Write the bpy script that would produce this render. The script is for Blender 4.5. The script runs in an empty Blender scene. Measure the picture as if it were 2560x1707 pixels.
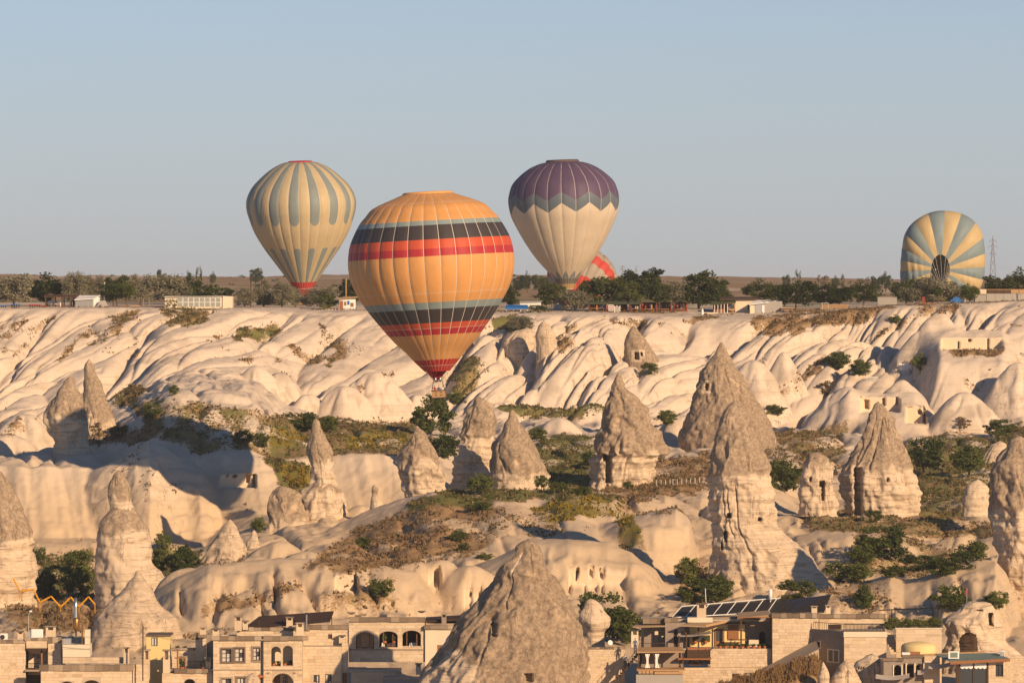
import bpy, bmesh, math, random
import numpy as np
from mathutils import Vector, Matrix
R = math.radians
random.seed(7)
RNG = np.random.default_rng(7)
SC = bpy.context.scene
COL = SC.collection

# ------------------------------------------------------------------ camera
# z = 0 is the eye level, +Y looks across the valley.  F: focal length in photo pixels.
F, CX, HY = 12000.0, 1280.0, 740.0
cam = bpy.data.cameras.new('camera')
cam.lens = F * 36.0 / 2560.0
cam.sensor_width = 36.0
cam.shift_y = -(853.5 - HY) / 2560.0
cam.clip_start = 5.0
cam.clip_end = 30000.0
cam_o = bpy.data.objects.new('camera', cam)
cam_o.rotation_euler = (R(90), 0, 0)
COL.objects.link(cam_o)
SC.camera = cam_o

# ------------------------------------------------------------------ light
SUN_AZ, SUN_EL = 38.0, 21.0     # degrees to the right of straight behind the camera; elevation
d = Vector((-math.sin(R(SUN_AZ)) * math.cos(R(SUN_EL)), math.cos(R(SUN_AZ)) * math.cos(R(SUN_EL)), -math.sin(R(SUN_EL))))
sun = bpy.data.lights.new('sun', 'SUN')
sun.energy = 5.0
sun.angle = R(0.5)
sun.color = (1.0, 0.70, 0.42)
sun_o = bpy.data.objects.new('sun', sun)
sun_o.rotation_euler = d.to_track_quat('-Z', 'Y').to_euler()
sun_o.location = (300, -200, 300)
COL.objects.link(sun_o)

w = bpy.data.worlds.new('World')
SC.world = w
w.use_nodes = True
nt = w.node_tree
bg = nt.nodes['Background']
sky = nt.nodes.new('ShaderNodeTexSky')
sky.sky_type = 'NISHITA'
sky.sun_disc = False
sky.sun_elevation = R(SUN_EL)
sky.sun_rotation = R(180 - SUN_AZ)
sky.altitude = 1200
sky.air_density = 0.75
sky.dust_density = 0.1
sky.ozone_density = 3.0
bg.inputs['Strength'].default_value = 0.075
# dusty morning air: the clear sky greys towards the horizon, all the way round
tc = nt.nodes.new('ShaderNodeTexCoord')
sx = nt.nodes.new('ShaderNodeSeparateXYZ')
nt.links.new(tc.outputs['Generated'], sx.inputs[0])
rp = nt.nodes.new('ShaderNodeValToRGB')
rp.color_ramp.elements[0].position = 0.0; rp.color_ramp.elements[0].color = (0.97, 0.97, 0.97, 1)
rp.color_ramp.elements[1].position = 0.18; rp.color_ramp.elements[1].color = (0, 0, 0, 1)
e = rp.color_ramp.elements.new(0.065); e.color = (0.46, 0.46, 0.46, 1)
nt.links.new(sx.outputs['Z'], rp.inputs[0])
mx = nt.nodes.new('ShaderNodeMix'); mx.data_type = 'RGBA'
nt.links.new(rp.outputs[0], mx.inputs[0])
nt.links.new(sky.outputs[0], mx.inputs[6])
mx.inputs[7].default_value = (4.95, 4.95, 5.15, 1)
nt.links.new(mx.outputs[2], bg.inputs['Color'])

vs = SC.view_settings
vs.view_transform = 'Standard'
vs.look = 'None'
vs.exposure = 0.3
vs.gamma = 1.0
vs.use_curve_mapping = False
SC.cycles.max_bounces = 6
SC.cycles.diffuse_bounces = 3
SC.cycles.volume_bounces = 0
SC.cycles.use_adaptive_sampling = True
SC.cycles.adaptive_threshold = 0.02

# ------------------------------------------------------------------ helpers
def at(px, row, Y):
    return Vector(((px - CX) / F * Y, Y, -(row - HY) / F * Y))

def tag(o, label=None, cat=None, group=None, kind=None):
    if label: o['label'] = label
    if cat: o['category'] = cat
    if group: o['group'] = group
    if kind: o['kind'] = kind
    return o

def empty(name, loc, rz=0.0):
    o = bpy.data.objects.new(name, None)
    o.location = loc
    o.rotation_euler = (0, 0, rz)
    COL.objects.link(o)
    return o

def link(name, me, parent=None, loc=None):
    o = bpy.data.objects.new(name, me)
    COL.objects.link(o)
    if parent is not None: o.parent = parent
    if loc is not None: o.location = loc
    return o

def mesh_np(name, verts, faces, mat=None, smooth=True):
    """verts (N,3) array, faces (M,3|4) int array"""
    verts = np.asarray(verts, dtype=np.float32); faces = np.asarray(faces, dtype=np.int32)
    me = bpy.data.meshes.new(name)
    me.vertices.add(len(verts)); me.vertices.foreach_set('co', verts.ravel())
    k = faces.shape[1]
    me.loops.add(faces.size); me.loops.foreach_set('vertex_index', faces.ravel())
    me.polygons.add(len(faces))
    me.polygons.foreach_set('loop_start', np.arange(0, faces.size, k, dtype=np.int32))
    me.polygons.foreach_set('use_smooth', np.full(len(faces), smooth))
    me.update(calc_edges=True)
    if mat is not None: me.materials.append(mat)
    return me

def fattr(me, name, arr):
    a = me.attributes.new(name, 'FLOAT', 'POINT')
    a.data.foreach_set('value', np.asarray(arr, dtype=np.float32).ravel())

def grid_faces(nr, nc, wrap=False):
    i = np.arange(nr - 1)[:, None]; j = np.arange(nc if wrap else nc - 1)[None, :]
    jn = (j + 1) % nc
    a = i * nc + j; b = i * nc + jn; c = (i + 1) * nc + jn; dd = (i + 1) * nc + j
    return np.stack([a, b, c, dd], -1).reshape(-1, 4)

# --- noise
def _h(ix, iy, iz, s=0):
    n = (ix.astype(np.int64) * 374761393 + iy.astype(np.int64) * 668265263 + iz.astype(np.int64) * 2147483647 + s * 1274126177) & 0xFFFFFFFF
    n = ((n ^ (n >> 13)) * 1274126177) & 0xFFFFFFFF
    n = ((n ^ (n >> 16)) * 2246822519) & 0xFFFFFFFF
    return ((n ^ (n >> 15)) & 0xFFFFFF) / float(0xFFFFFF)

def vnoise(x, y, z=None, s=0):
    """value noise in -1..1"""
    x = np.asarray(x, float); y = np.asarray(y, float)
    z = np.zeros_like(x) if z is None else np.asarray(z, float)
    ix, iy, iz = np.floor(x), np.floor(y), np.floor(z)
    fx, fy, fz = x - ix, y - iy, z - iz
    fx, fy, fz = [t * t * t * (t * (t * 6 - 15) + 10) for t in (fx, fy, fz)]
    r = 0
    for a in (0, 1):
        for b in (0, 1):
            for c in (0, 1):
                r = r + _h(ix + a, iy + b, iz + c, s) * (fx if a else 1 - fx) * (fy if b else 1 - fy) * (fz if c else 1 - fz)
    return r * 2 - 1

def fbm(x, y, z=None, o=4, s=0):
    r = 0; amp = 1.0; t = 0.0
    x = np.asarray(x, float); y = np.asarray(y, float)
    z = None if z is None else np.asarray(z, float)
    for k in range(o):
        r = r + amp * vnoise(x * 2 ** k, y * 2 ** k, None if z is None else z * 2 ** k, s + k)
        t += amp; amp *= 0.5
    return r / t

def worley(x, y, s=0):
    ix, iy = np.floor(x), np.floor(y)
    f1 = np.full(x.shape, 9.0); f2 = np.full(x.shape, 9.0); cid = np.zeros(x.shape)
    for a in (-1, 0, 1):
        for b in (-1, 0, 1):
            cx, cy = ix + a, iy + b; zz = np.zeros_like(cx)
            dx = cx + 0.15 + 0.7 * _h(cx, cy, zz, s) - x
            dy = cy + 0.15 + 0.7 * _h(cx, cy, zz, s + 1) - y
            dd = dx * dx + dy * dy
            m = dd < f1
            f2 = np.where(m, f1, np.minimum(f2, dd)); cid = np.where(m, _h(cx, cy, zz, s + 2), cid); f1 = np.where(m, dd, f1)
    return np.sqrt(f1), np.sqrt(f2), cid

def sstep(a, b, x):
    t = np.clip((x - a) / (b - a), 0, 1)
    return t * t * (3 - 2 * t)

def inpoly(px, py, poly):
    r = np.zeros(px.shape, bool)
    n = len(poly); j = n - 1
    for i in range(n):
        xi, yi = poly[i]; xj, yj = poly[j]
        c = ((yi > py) != (yj > py)) & (px < (xj - xi) * (py - yi) / (yj - yi + 1e-9) + xi)
        r ^= c; j = i
    return r

# --- material node helper
class NB:
    def __init__(s, name):
        s.m = bpy.data.materials.new(name); s.m.use_nodes = True
        s.t = s.m.node_tree; s.t.nodes.clear()
        s.out = s.t.nodes.new('ShaderNodeOutputMaterial')
        s._p = None
    def n(s, typ, **kw):
        nd = s.t.nodes.new(typ)
        for k, v in kw.items(): setattr(nd, k, v)
        return nd
    def set(s, sock, v):
        if isinstance(v, bpy.types.NodeSocket): s.t.links.new(v, sock)
        elif isinstance(v, (tuple, list)) and sock.type == 'RGBA' and len(v) == 3: sock.default_value = (*v, 1)
        else: sock.default_value = v
    def math(s, op, a, b=0.0, c=None, clamp=False):
        nd = s.n('ShaderNodeMath', operation=op, use_clamp=clamp)
        s.set(nd.inputs[0], a); s.set(nd.inputs[1], b)
        if c is not None: s.set(nd.inputs[2], c)
        return nd.outputs[0]
    def mix(s, f, a, b, blend='MIX'):
        nd = s.n('ShaderNodeMix', data_type='RGBA', blend_type=blend)
        s.set(nd.inputs[0], f); s.set(nd.inputs[6], a); s.set(nd.inputs[7], b)
        return nd.outputs[2]
    def pos(s):
        if s._p is None: s._p = s.n('ShaderNodeNewGeometry').outputs['Position']
        return s._p
    def obj(s): return s.n('ShaderNodeTexCoord').outputs['Object']
    def scale(s, v, sc):
        nd = s.n('ShaderNodeVectorMath', operation='MULTIPLY'); s.set(nd.inputs[0], v); nd.inputs[1].default_value = sc
        return nd.outputs[0]
    def noise(s, v, scale, detail=4, rough=0.55, color=False):
        nd = s.n('ShaderNodeTexNoise'); s.set(nd.inputs['Vector'], v)
        nd.inputs['Scale'].default_value = scale; nd.inputs['Detail'].default_value = detail; nd.inputs['Roughness'].default_value = rough
        return nd.outputs['Color' if color else 'Fac']
    def attr(s, name): return s.n('ShaderNodeAttribute', attribute_name=name).outputs['Fac']
    def ramp(s, f, stops, interp='LINEAR'):
        nd = s.n('ShaderNodeValToRGB'); cr = nd.color_ramp; cr.interpolation = interp
        while len(cr.elements) < len(stops): cr.elements.new(0.5)
        for e, (p, c) in zip(cr.elements, stops):
            e.position = p; e.color = (c, c, c, 1) if isinstance(c, (int, float)) else (*c, 1)
        s.set(nd.inputs[0], f); return nd.outputs[0]
    def smooth(s, a, b, f):
        nd = s.n('ShaderNodeMapRange', interpolation_type='SMOOTHSTEP')
        s.set(nd.inputs[0], f); s.set(nd.inputs[1], a); s.set(nd.inputs[2], b); return nd.outputs[0]
    def rand(s): return s.n('ShaderNodeObjectInfo').outputs['Random']
    def bump(s, h, dist=0.1, strength=1.0):
        nd = s.n('ShaderNodeBump'); s.set(nd.inputs['Height'], h)
        nd.inputs['Distance'].default_value = dist; nd.inputs['Strength'].default_value = strength
        return nd.outputs[0]
    def finish(s, col, rough=0.9, normal=None, metal=0.0, spec=0.2, trans=0.0):
        b = s.n('ShaderNodeBsdfPrincipled')
        s.set(b.inputs['Base Color'], col); s.set(b.inputs['Roughness'], rough); s.set(b.inputs['Metallic'], metal)
        b.inputs['Specular IOR Level'].default_value = spec
        if normal is not None: s.set(b.inputs['Normal'], normal)
        sh = b.outputs[0]
        if trans > 0:
            tr = s.n('ShaderNodeBsdfTranslucent'); s.set(tr.inputs[0], col)
            if normal is not None: s.set(tr.inputs['Normal'], normal)
            mx = s.n('ShaderNodeMixShader'); mx.inputs[0].default_value = trans
            s.t.links.new(sh, mx.inputs[1]); s.t.links.new(tr.outputs[0], mx.inputs[2]); sh = mx.outputs[0]
        s.t.links.new(sh, s.out.inputs['Surface'])
        return s.m

def plain(name, col, rough=0.8, metal=0.0, spec=0.2, var=0.18, nscale=1.5, trans=0.0):
    b = NB(name)
    f = b.noise(b.obj(), nscale, 4, 0.6)
    c = b.mix(f, tuple(x * (1 - var) for x in col), tuple(min(1, x * (1 + var)) for x in col))
    return b.finish(c, rough, None, metal, spec, trans)
# ------------------------------------------------------------------ terrain
ST = [  # (Y, [(px,row)...])  ground rows as they would be seen without the landforms in front
 (430, [(0,1950),(2560,1950)]),
 (505, [(0,1850),(2560,1850)]),
 (538, [(0,1735),(700,1720),(1300,1715),(1700,1720),(2560,1720)]),
 (560, [(0,1640),(700,1600),(1300,1600),(1700,1590),(2100,1600),(2560,1600)]),
 (610, [(0,1520),(250,1530),(420,1490),(700,1470),(1300,1490),(1700,1510),(1900,1500),(2200,1490),(2560,1530)]),
 (660, [(0,1430),(250,1435),(420,1430),(600,1380),(900,1370),(1300,1340),(1680,1410),(1850,1400),(2000,1400),(2200,1410),(2400,1430),(2560,1440)]),
 (700, [(0,1405),(420,1405),(600,1335),(800,1310),(1000,1300),(1300,1260),(1500,1250),(1700,1300),(1800,1300),(2000,1300),(2200,1290),(2560,1300)]),
 (722, [(0,1398),(500,1392),(640,1312),(800,1303),(1000,1293),(1200,1242),(1560,1232),(1700,1245),(1900,1255),(2000,1288),(2200,1272),(2560,1265)]),
 (738, [(0,1345),(500,1335),(640,1285),(800,1295),(1000,1285),(1200,1235),(1560,1225),(1700,1205),(1900,1225),(2000,1278),(2200,1260),(2560,1240)]),
 (752, [(0,1165),(350,1170),(480,1135),(660,1145),(700,1150),(830,1140),(1050,1140),(1100,1180),(1200,1210),(1560,1205),(1700,1190),(1900,1190),(2000,1260),(2200,1245),(2560,1215)]),
 (778, [(0,1148),(200,1120),(330,1070),(420,992),(520,985),(640,1005),(720,1075),(830,1110),(1000,1118),(1200,1165),(1560,1168),(1700,1160),(1900,1160),(2000,1200),(2200,1195),(2560,1180)]),
 (810, [(0,1130),(200,1095),(330,1040),(420,970),(520,964),(640,982),(720,1050),(800,1078),(1000,1095),(1200,1120),(1400,1110),(1600,1130),(1800,1130),(2000,1130),(2200,1140),(2560,1140)]),
 (895, [(0,1060),(300,1010),(420,940),(520,935),(640,948),(730,1022),(1000,1060),(1200,1035),(1500,1030),(1700,1065),(1900,1080),(2100,1070),(2300,1070),(2560,1035)]),
 (960, [(0,774),(300,770),(500,778),(600,772),(800,782),(900,778),(1150,790),(1300,788),(1500,786),(1700,792),(1800,800),(1900,795),(2200,770),(2280,765),(2450,760),(2560,752)]),
 (985, [(0,765),(1000,770),(1900,774),(2300,760),(2560,750)]),
 (1060, [(0,761),(1000,764),(1900,766),(2560,750)]),
 (1500, [(0,742),(1200,745),(2560,742)]),
 (2500, [(0,708),(1200,716),(2560,722)]),
 (3500, [(0,686),(250,692),(420,689),(800,693),(1200,690),(1500,694),(2000,699),(2560,703)]),
 (3900, [(0,690),(2560,706)]),
 (7000, [(0,760),(2560,760)]),
]
_pxs = np.arange(-700, 3261, 10.0)
_k = np.exp(-0.5 * (np.arange(-6, 7) / 2.2) ** 2); _k /= _k.sum()
def _row(pts):
    v = np.interp(_pxs, [p[0] for p in pts], [p[1] for p in pts])
    return np.convolve(np.pad(v, 6, 'edge'), _k, 'valid')
_SY = np.array([s[0] for s in ST], float)
_SR = np.array([_row(s[1]) for s in ST])
_SZ = -(_SR - HY) / F * _SY[:, None]

def base_z(px, Y):
    ci = np.clip((px + 700) / 10.0, 0, len(_pxs) - 1.001); c0 = ci.astype(int); cf = ci - c0
    k = np.clip(np.searchsorted(_SY, Y, 'right') - 1, 0, len(_SY) - 2)
    t = np.clip((Y - _SY[k]) / (_SY[k + 1] - _SY[k]), 0, 1)
    a = _SZ[k, c0] * (1 - cf) + _SZ[k, c0 + 1] * cf
    b = _SZ[k + 1, c0] * (1 - cf) + _SZ[k + 1, c0 + 1] * cf
    return a * (1 - t) + b * t

# ridges: crest polyline (px,row), depth, front width, back width, front shape, how far it drops
RIDGES = [
 ('left_mound', [(330,1560),(380,1490),(440,1445),(520,1412),(620,1404),(700,1396),(850,1400),(960,1412),(1040,1430),(1100,1500),(1140,1600)], 592, 27, 40, 1.35, 15),
 ('grass_hill', [(600,1460),(660,1420),(720,1375),(800,1330),(900,1285),(1000,1248),(1080,1228),(1200,1224),(1350,1224),(1450,1228),(1530,1242),(1580,1275),(1620,1340),(1660,1420),(1720,1540)], 690, 78, 26, 1.2, 14),
 ('hill_cliff', [(1180,1420),(1280,1372),(1330,1352),(1420,1347),(1520,1358),(1580,1378),(1640,1425),(1690,1490),(1740,1570)], 628, 26, 24, 2.2, 16),
 ('hill_block', [(1500,1320),(1560,1290),(1620,1277),(1690,1268),(1722,1290),(1738,1350),(1750,1440)], 668, 22, 20, 2.6, 12),
 ('right_mound', [(1950,1560),(1990,1505),(2060,1472),(2120,1466),(2190,1448),(2225,1437),(2260,1450),(2310,1440),(2380,1415),(2440,1400),(2490,1402),(2515,1430),(2550,1510)], 588, 26, 22, 1.4, 11),
 ('left_peak', [(90,1300),(180,1200),(240,1172),(300,1146),(340,1118),(375,1100),(405,1112),(440,1135),(500,1170),(600,1300)], 750, 13, 25, 1.6, 9),
 ('right_bank', [(1930,1400),(1990,1340),(2050,1322),(2120,1318),(2190,1320),(2260,1340),(2330,1360),(2400,1345),(2450,1320),(2560,1320)], 676, 26, 24, 1.4, 6),
]
# cones melted into the badlands: px,row of apex, Y, radius, sharpness
CONES = [
 (2350, 775, 925, 17.0, 24, 1.15), (2440, 822, 922, 14.0, 19, 1.3), (2410, 980, 872, 8.0, 9, 1.5), (2255, 950, 885, 8.0, 11, 1.3), (2130, 965, 880, 9.0, 8.5, 1.7), (2480, 855, 915, 8.5, 16, 1.4),
 (2545, 905, 895, 7, 12, 1.5), (640, 915, 880, 7.5, 10.5, 1.5), (700, 930, 890, 6, 9, 1.6), (770, 985, 876, 4.6, 6.0, 1.6), (860, 965, 876, 5.8, 7, 1.8), (935, 930, 884, 7, 8.5, 1.8),
 (1045, 985, 890, 4, 5, 1.8), (1480, 1010, 868, 5, 4.4, 1.8), (1700, 1040, 842, 4.2, 5.2, 2.2), (1400, 1045, 842, 4.6, 4, 1.6),
 (60, 1035, 800, 8, 8.5, 1.8), (20, 1085, 790, 7, 6, 1.7), (130, 1118, 778, 5, 4, 1.7), (700, 1352, 642, 6, 6, 1.6), (640, 1390, 602, 5, 5, 1.6), (765, 1378, 637, 6, 5, 1.7), (560, 1400, 600, 7, 6, 1.8),
 (905, 1262, 706, 5, 5, 1.7), (985, 1268, 702, 4, 4, 1.7), (1100, 1396, 598, 4.5, 5, 1.6), (1175, 1412, 596, 5, 5, 1.7), (1035, 1402, 598, 4, 4, 1.6), (470, 1420, 598, 5, 5, 1.7), (820, 1405, 590, 6, 5, 1.8), (1640, 1246, 722, 6, 4, 1.8),
 (2090, 1325, 676, 5, 4, 1.7), (2400, 1330, 672, 5, 4.5, 1.6), (2060, 1480, 584, 4, 4, 1.7), (2330, 1478, 582, 5, 4, 1.7), (1960, 880, 915, 3.4, 7, 1.2), (1885, 900, 905, 4.6, 6, 1.5),
]

PADS = [(2280, 2575, 906, 900, 922, 826), (2110, 2355, 866, 1068, 881, 985)]

def _sub(z, mask, fn, *arrs):
    """z[mask] = fn(z[mask], arrs[mask]...)"""
    if mask.any(): z[mask] = fn(z[mask], *[a_[mask] for a_ in arrs])

def _union(z, zr, k):
    hh = np.clip(0.5 + 0.5 * (zr - z) / k, 0, 1)
    return z * (1 - hh) + zr * hh + k * hh * (1 - hh)

def terrain_z(px, Y, fine=True):
    px = np.asarray(px, float); Y = np.asarray(Y, float)
    x = (px - CX) / F * Y
    wv = sstep(724, 732, Y) * (1 - sstep(754, 762, Y))
    z = base_z(px, Y + wv * (4.2 * fbm(x / 13.0 + Y / 70, Y / 90, None, 2, 23) + 1.3 * fbm(x / 4.0 + Y / 24, Y / 30, None, 3, 27)))
    def lobes(z, x, Y):
        p = x * 12.6; q = (960 - Y) / 65.0 * 265
        wx = fbm(p / 300, q / 220, None, 3, 11); wy = fbm(p / 300, q / 220, None, 3, 21)
        p2 = p + 70 * wx; q2 = q + 50 * wy
        l = -0.83 * p2 + 0.56 * q2; c = 0.56 * p2 + 0.83 * q2
        wb = sstep(866, 890, Y) * (1 - sstep(951, 961, Y))
        f1, f2, cid = worley(c / 104 + 3.3, l / 440 + 1.7, 5)
        s = np.clip((f2 - f1) / 0.68, 0, 1); big = 1 - (1 - s) ** 4.0
        g1, g2, gid = worley(c / 47 + 0.3, l / 250 + 7.7, 9)
        t = np.clip((g2 - g1) / 0.6, 0, 1); sm = 1 - (1 - t) ** 4.0
        msk = 0.15 + 0.85 * sstep(-0.2, 0.35, vnoise(p / 330 + 5, q / 160, None, 33))
        k1, k2, kid = worley(c / 24 + 0.7, l / 130 + 2.7, 19)
        tn = 1 - (1 - np.clip((k2 - k1) / 0.55, 0, 1)) ** 3.0
        msk2 = sstep(0.0, 0.4, vnoise(p / 150 + 1, q / 90, None, 31))
        rill = np.clip(1 - np.abs(fbm(c / 17.0, l / 190.0, None, 2, 37)) * 5, 0, 1) * sstep(-0.1, 0.3, vnoise(p / 200 + 9, q / 120, None, 39))
        amp = 0.55 + 0.45 * sstep(-0.4, 0.3, vnoise(p / 420 + 2, q / 260, None, 35))
        return z + wb * amp * (4.6 * (big - 0.74) + 2.6 * (cid - 0.5) * big + 2.1 * msk * (sm - 0.65) - 0.6 * rill + 0.75 * msk2 * (tn - 0.7))
    _sub(z, (Y > 865) & (Y < 962), lobes, x, Y)
    def swells(z, x, Y):
        wl = sstep(520, 600, Y) * (1 - sstep(870, 893, Y)) * (1 - 0.8 * sstep(728, 735, Y) * (1 - sstep(752, 758, Y)))
        wx = fbm(x / 22, Y / 50, None, 2, 17)
        h1, h2, hid = worley((x + 0.25 * Y) / 9.5 + wx, (0.8 * Y - x * 0.2) / 26.0, 15)
        u = np.clip((h2 - h1) / 0.6, 0, 1)
        st = z + 0.35 * fbm(x / 9, Y / 9, None, 2, 71)
        return z + wl * (1.25 * ((1 - (1 - u) ** 3) - 0.7) + 0.9 * fbm(x / 11, Y / 20, None, 3, 19) + 0.5 * (0.45 - np.abs(fbm(x / 3.4, Y / 5.0, None, 3, 29)) * 2) + 0.22 * np.sin(st * 2.6) + 0.06 * np.sin(st * 6.3 + 1))
    _sub(z, (Y > 520) & (Y < 893), swells, x, Y)
    for nm, pts, Yc, wf, wbk, pw, H in RIDGES:
        def ridge(z, px, Y):
            cr = np.interp(px, [a_[0] for a_ in pts], [a_[1] for a_ in pts])
            Yw = Yc + 3.5 * vnoise(px / 90.0, Y / 40.0, None, 41)
            zc = -(cr - HY) / F * Yc
            dd = Y - Yw
            g = np.where(dd < 0, (np.abs(dd) / wf) ** pw, (np.abs(dd) / wbk) ** 1.6) * H
            zr = zc - g + 0.5 * (fbm(px / 60.0, Y / 14.0, None, 3, 51)) * sstep(0.0, 4.0, g)
            if nm != 'grass_hill': zr = zr + (0.45 * (0.45 - np.abs(fbm(px / 52.0, Y / 4.5, None, 3, 53)) * 2) + 0.2 * np.sin(zr * 2.7 + vnoise(px / 120, Y / 30, None, 55))) * sstep(0.3, 2.0, g)
            if nm in ('left_mound', 'grass_hill', 'right_mound', 'right_bank'):
                e1, e2, ei = worley(px / 105 + Y * 0.045 + 0.4 * vnoise(px / 80, Y / 20, None, 65), Y / 22.0 - px / 420, 61)
                zr = zr + (0.55 if nm == 'grass_hill' else 1.5) * ((1 - (1 - np.clip((e2 - e1) / 0.55, 0, 1)) ** 2.6) - 0.7) * sstep(0.3, 3.0, g)
            if nm in ('hill_cliff', 'hill_block'):
                zr = zr + 0.18 * np.sin(zr * 1.9 + 0.6 * vnoise(px / 60, Y / 9, None, 43)) + 0.5 * vnoise(px / 34.0, Y / 60.0, None, 45) * sstep(1.0, 5.0, g)
            return np.where(zr > z - 3, _union(z, zr, 0.6), z)
        _sub(z, (px > pts[0][0]) & (px < pts[-1][0]) & (Y > Yc - wf * 1.9) & (Y < Yc + wbk * 1.7), ridge, px, Y)
    for (cpx, crow, cY, rad, H, pw) in CONES:
        ax = (cpx - CX) / F * cY; az = -(crow - HY) / F * cY
        def cone(z, x, Y):
            ang = np.arctan2(Y - cY, x - ax)
            r = np.hypot(x - ax, Y - cY)
            r = r * (1 + 0.06 * np.sin(ang * 5 + cpx) + 0.06 * np.sin(ang * 3 + crow) + 0.05 * vnoise(r * 0.7, ang * 2, None, 47))
            # rounded tip
            rr = np.sqrt(r * r + 0.5) - 0.7
            e1, e2, ei = worley(ang * 0.8 + 0.5 * vnoise(r * .35, ang * 1.5, None, 49) + cpx, r / (rad * 1.1) + 0.4 * vnoise(r * .3, ang * 2, None, 48), 63)
            cre = 1 - (1 - np.clip((e2 - e1) / 0.5, 0, 1)) ** 2.5
            return _union(z, az - H * (np.maximum(rr, 0) / rad) ** pw + 0.8 * (cre - 0.8) * sstep(1.0, 4.0, r), 0.35)
        _sub(z, (np.abs(x - ax) < rad * 2) & (np.abs(Y - cY) < rad * 2), cone, x, Y)
    for (a0, a1, y0, r0, y1, r1) in PADS:      # smoother faces that the cave dwellings are cut from
        wp = sstep(a0, a0 + 75, px) * (1 - sstep(a1 - 75, a1, px)) * sstep(y0 - 12, y0, Y) * (1 - sstep(y1, y1 + 4, Y))
        if (wp > 0).any():
            zz0, zz1 = -(r0 - HY) / F * y0, -(r1 - HY) / F * y1
            zp = zz0 + (zz1 - zz0) * np.clip((Y - y0) / (y1 - y0), -0.3, 1.3) + 0.7 * fbm(x / 7, Y / 9, None, 3, 85)
            z = z * (1 - wp) + zp * wp
    def farland(z, x, Y): return z + sstep(1100, 2000, Y) * 3.6 * fbm(x / 110, Y / 240, None, 5, 81)
    _sub(z, Y > 1100, farland, x, Y)
    if fine:
        def fin(z, x, Y): return z + (1 - sstep(970, 1000, Y)) * 0.15 * fbm(x / 1.6, Y / 1.6, None, 2, 91)
        _sub(z, (Y > 500) & (Y < 1000), fin, x, Y)
    return z

def terrain_pt(px, Y):
    z = float(terrain_z(np.array([float(px)]), np.array([float(Y)]), False)[0])
    return Vector(((px - CX) / F * Y, Y, z))

def tz_xy(x, y):
    x = np.atleast_1d(np.asarray(x, float)); y = np.atleast_1d(np.asarray(y, float))
    return terrain_z(CX + x / y * F, y, False)

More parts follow.
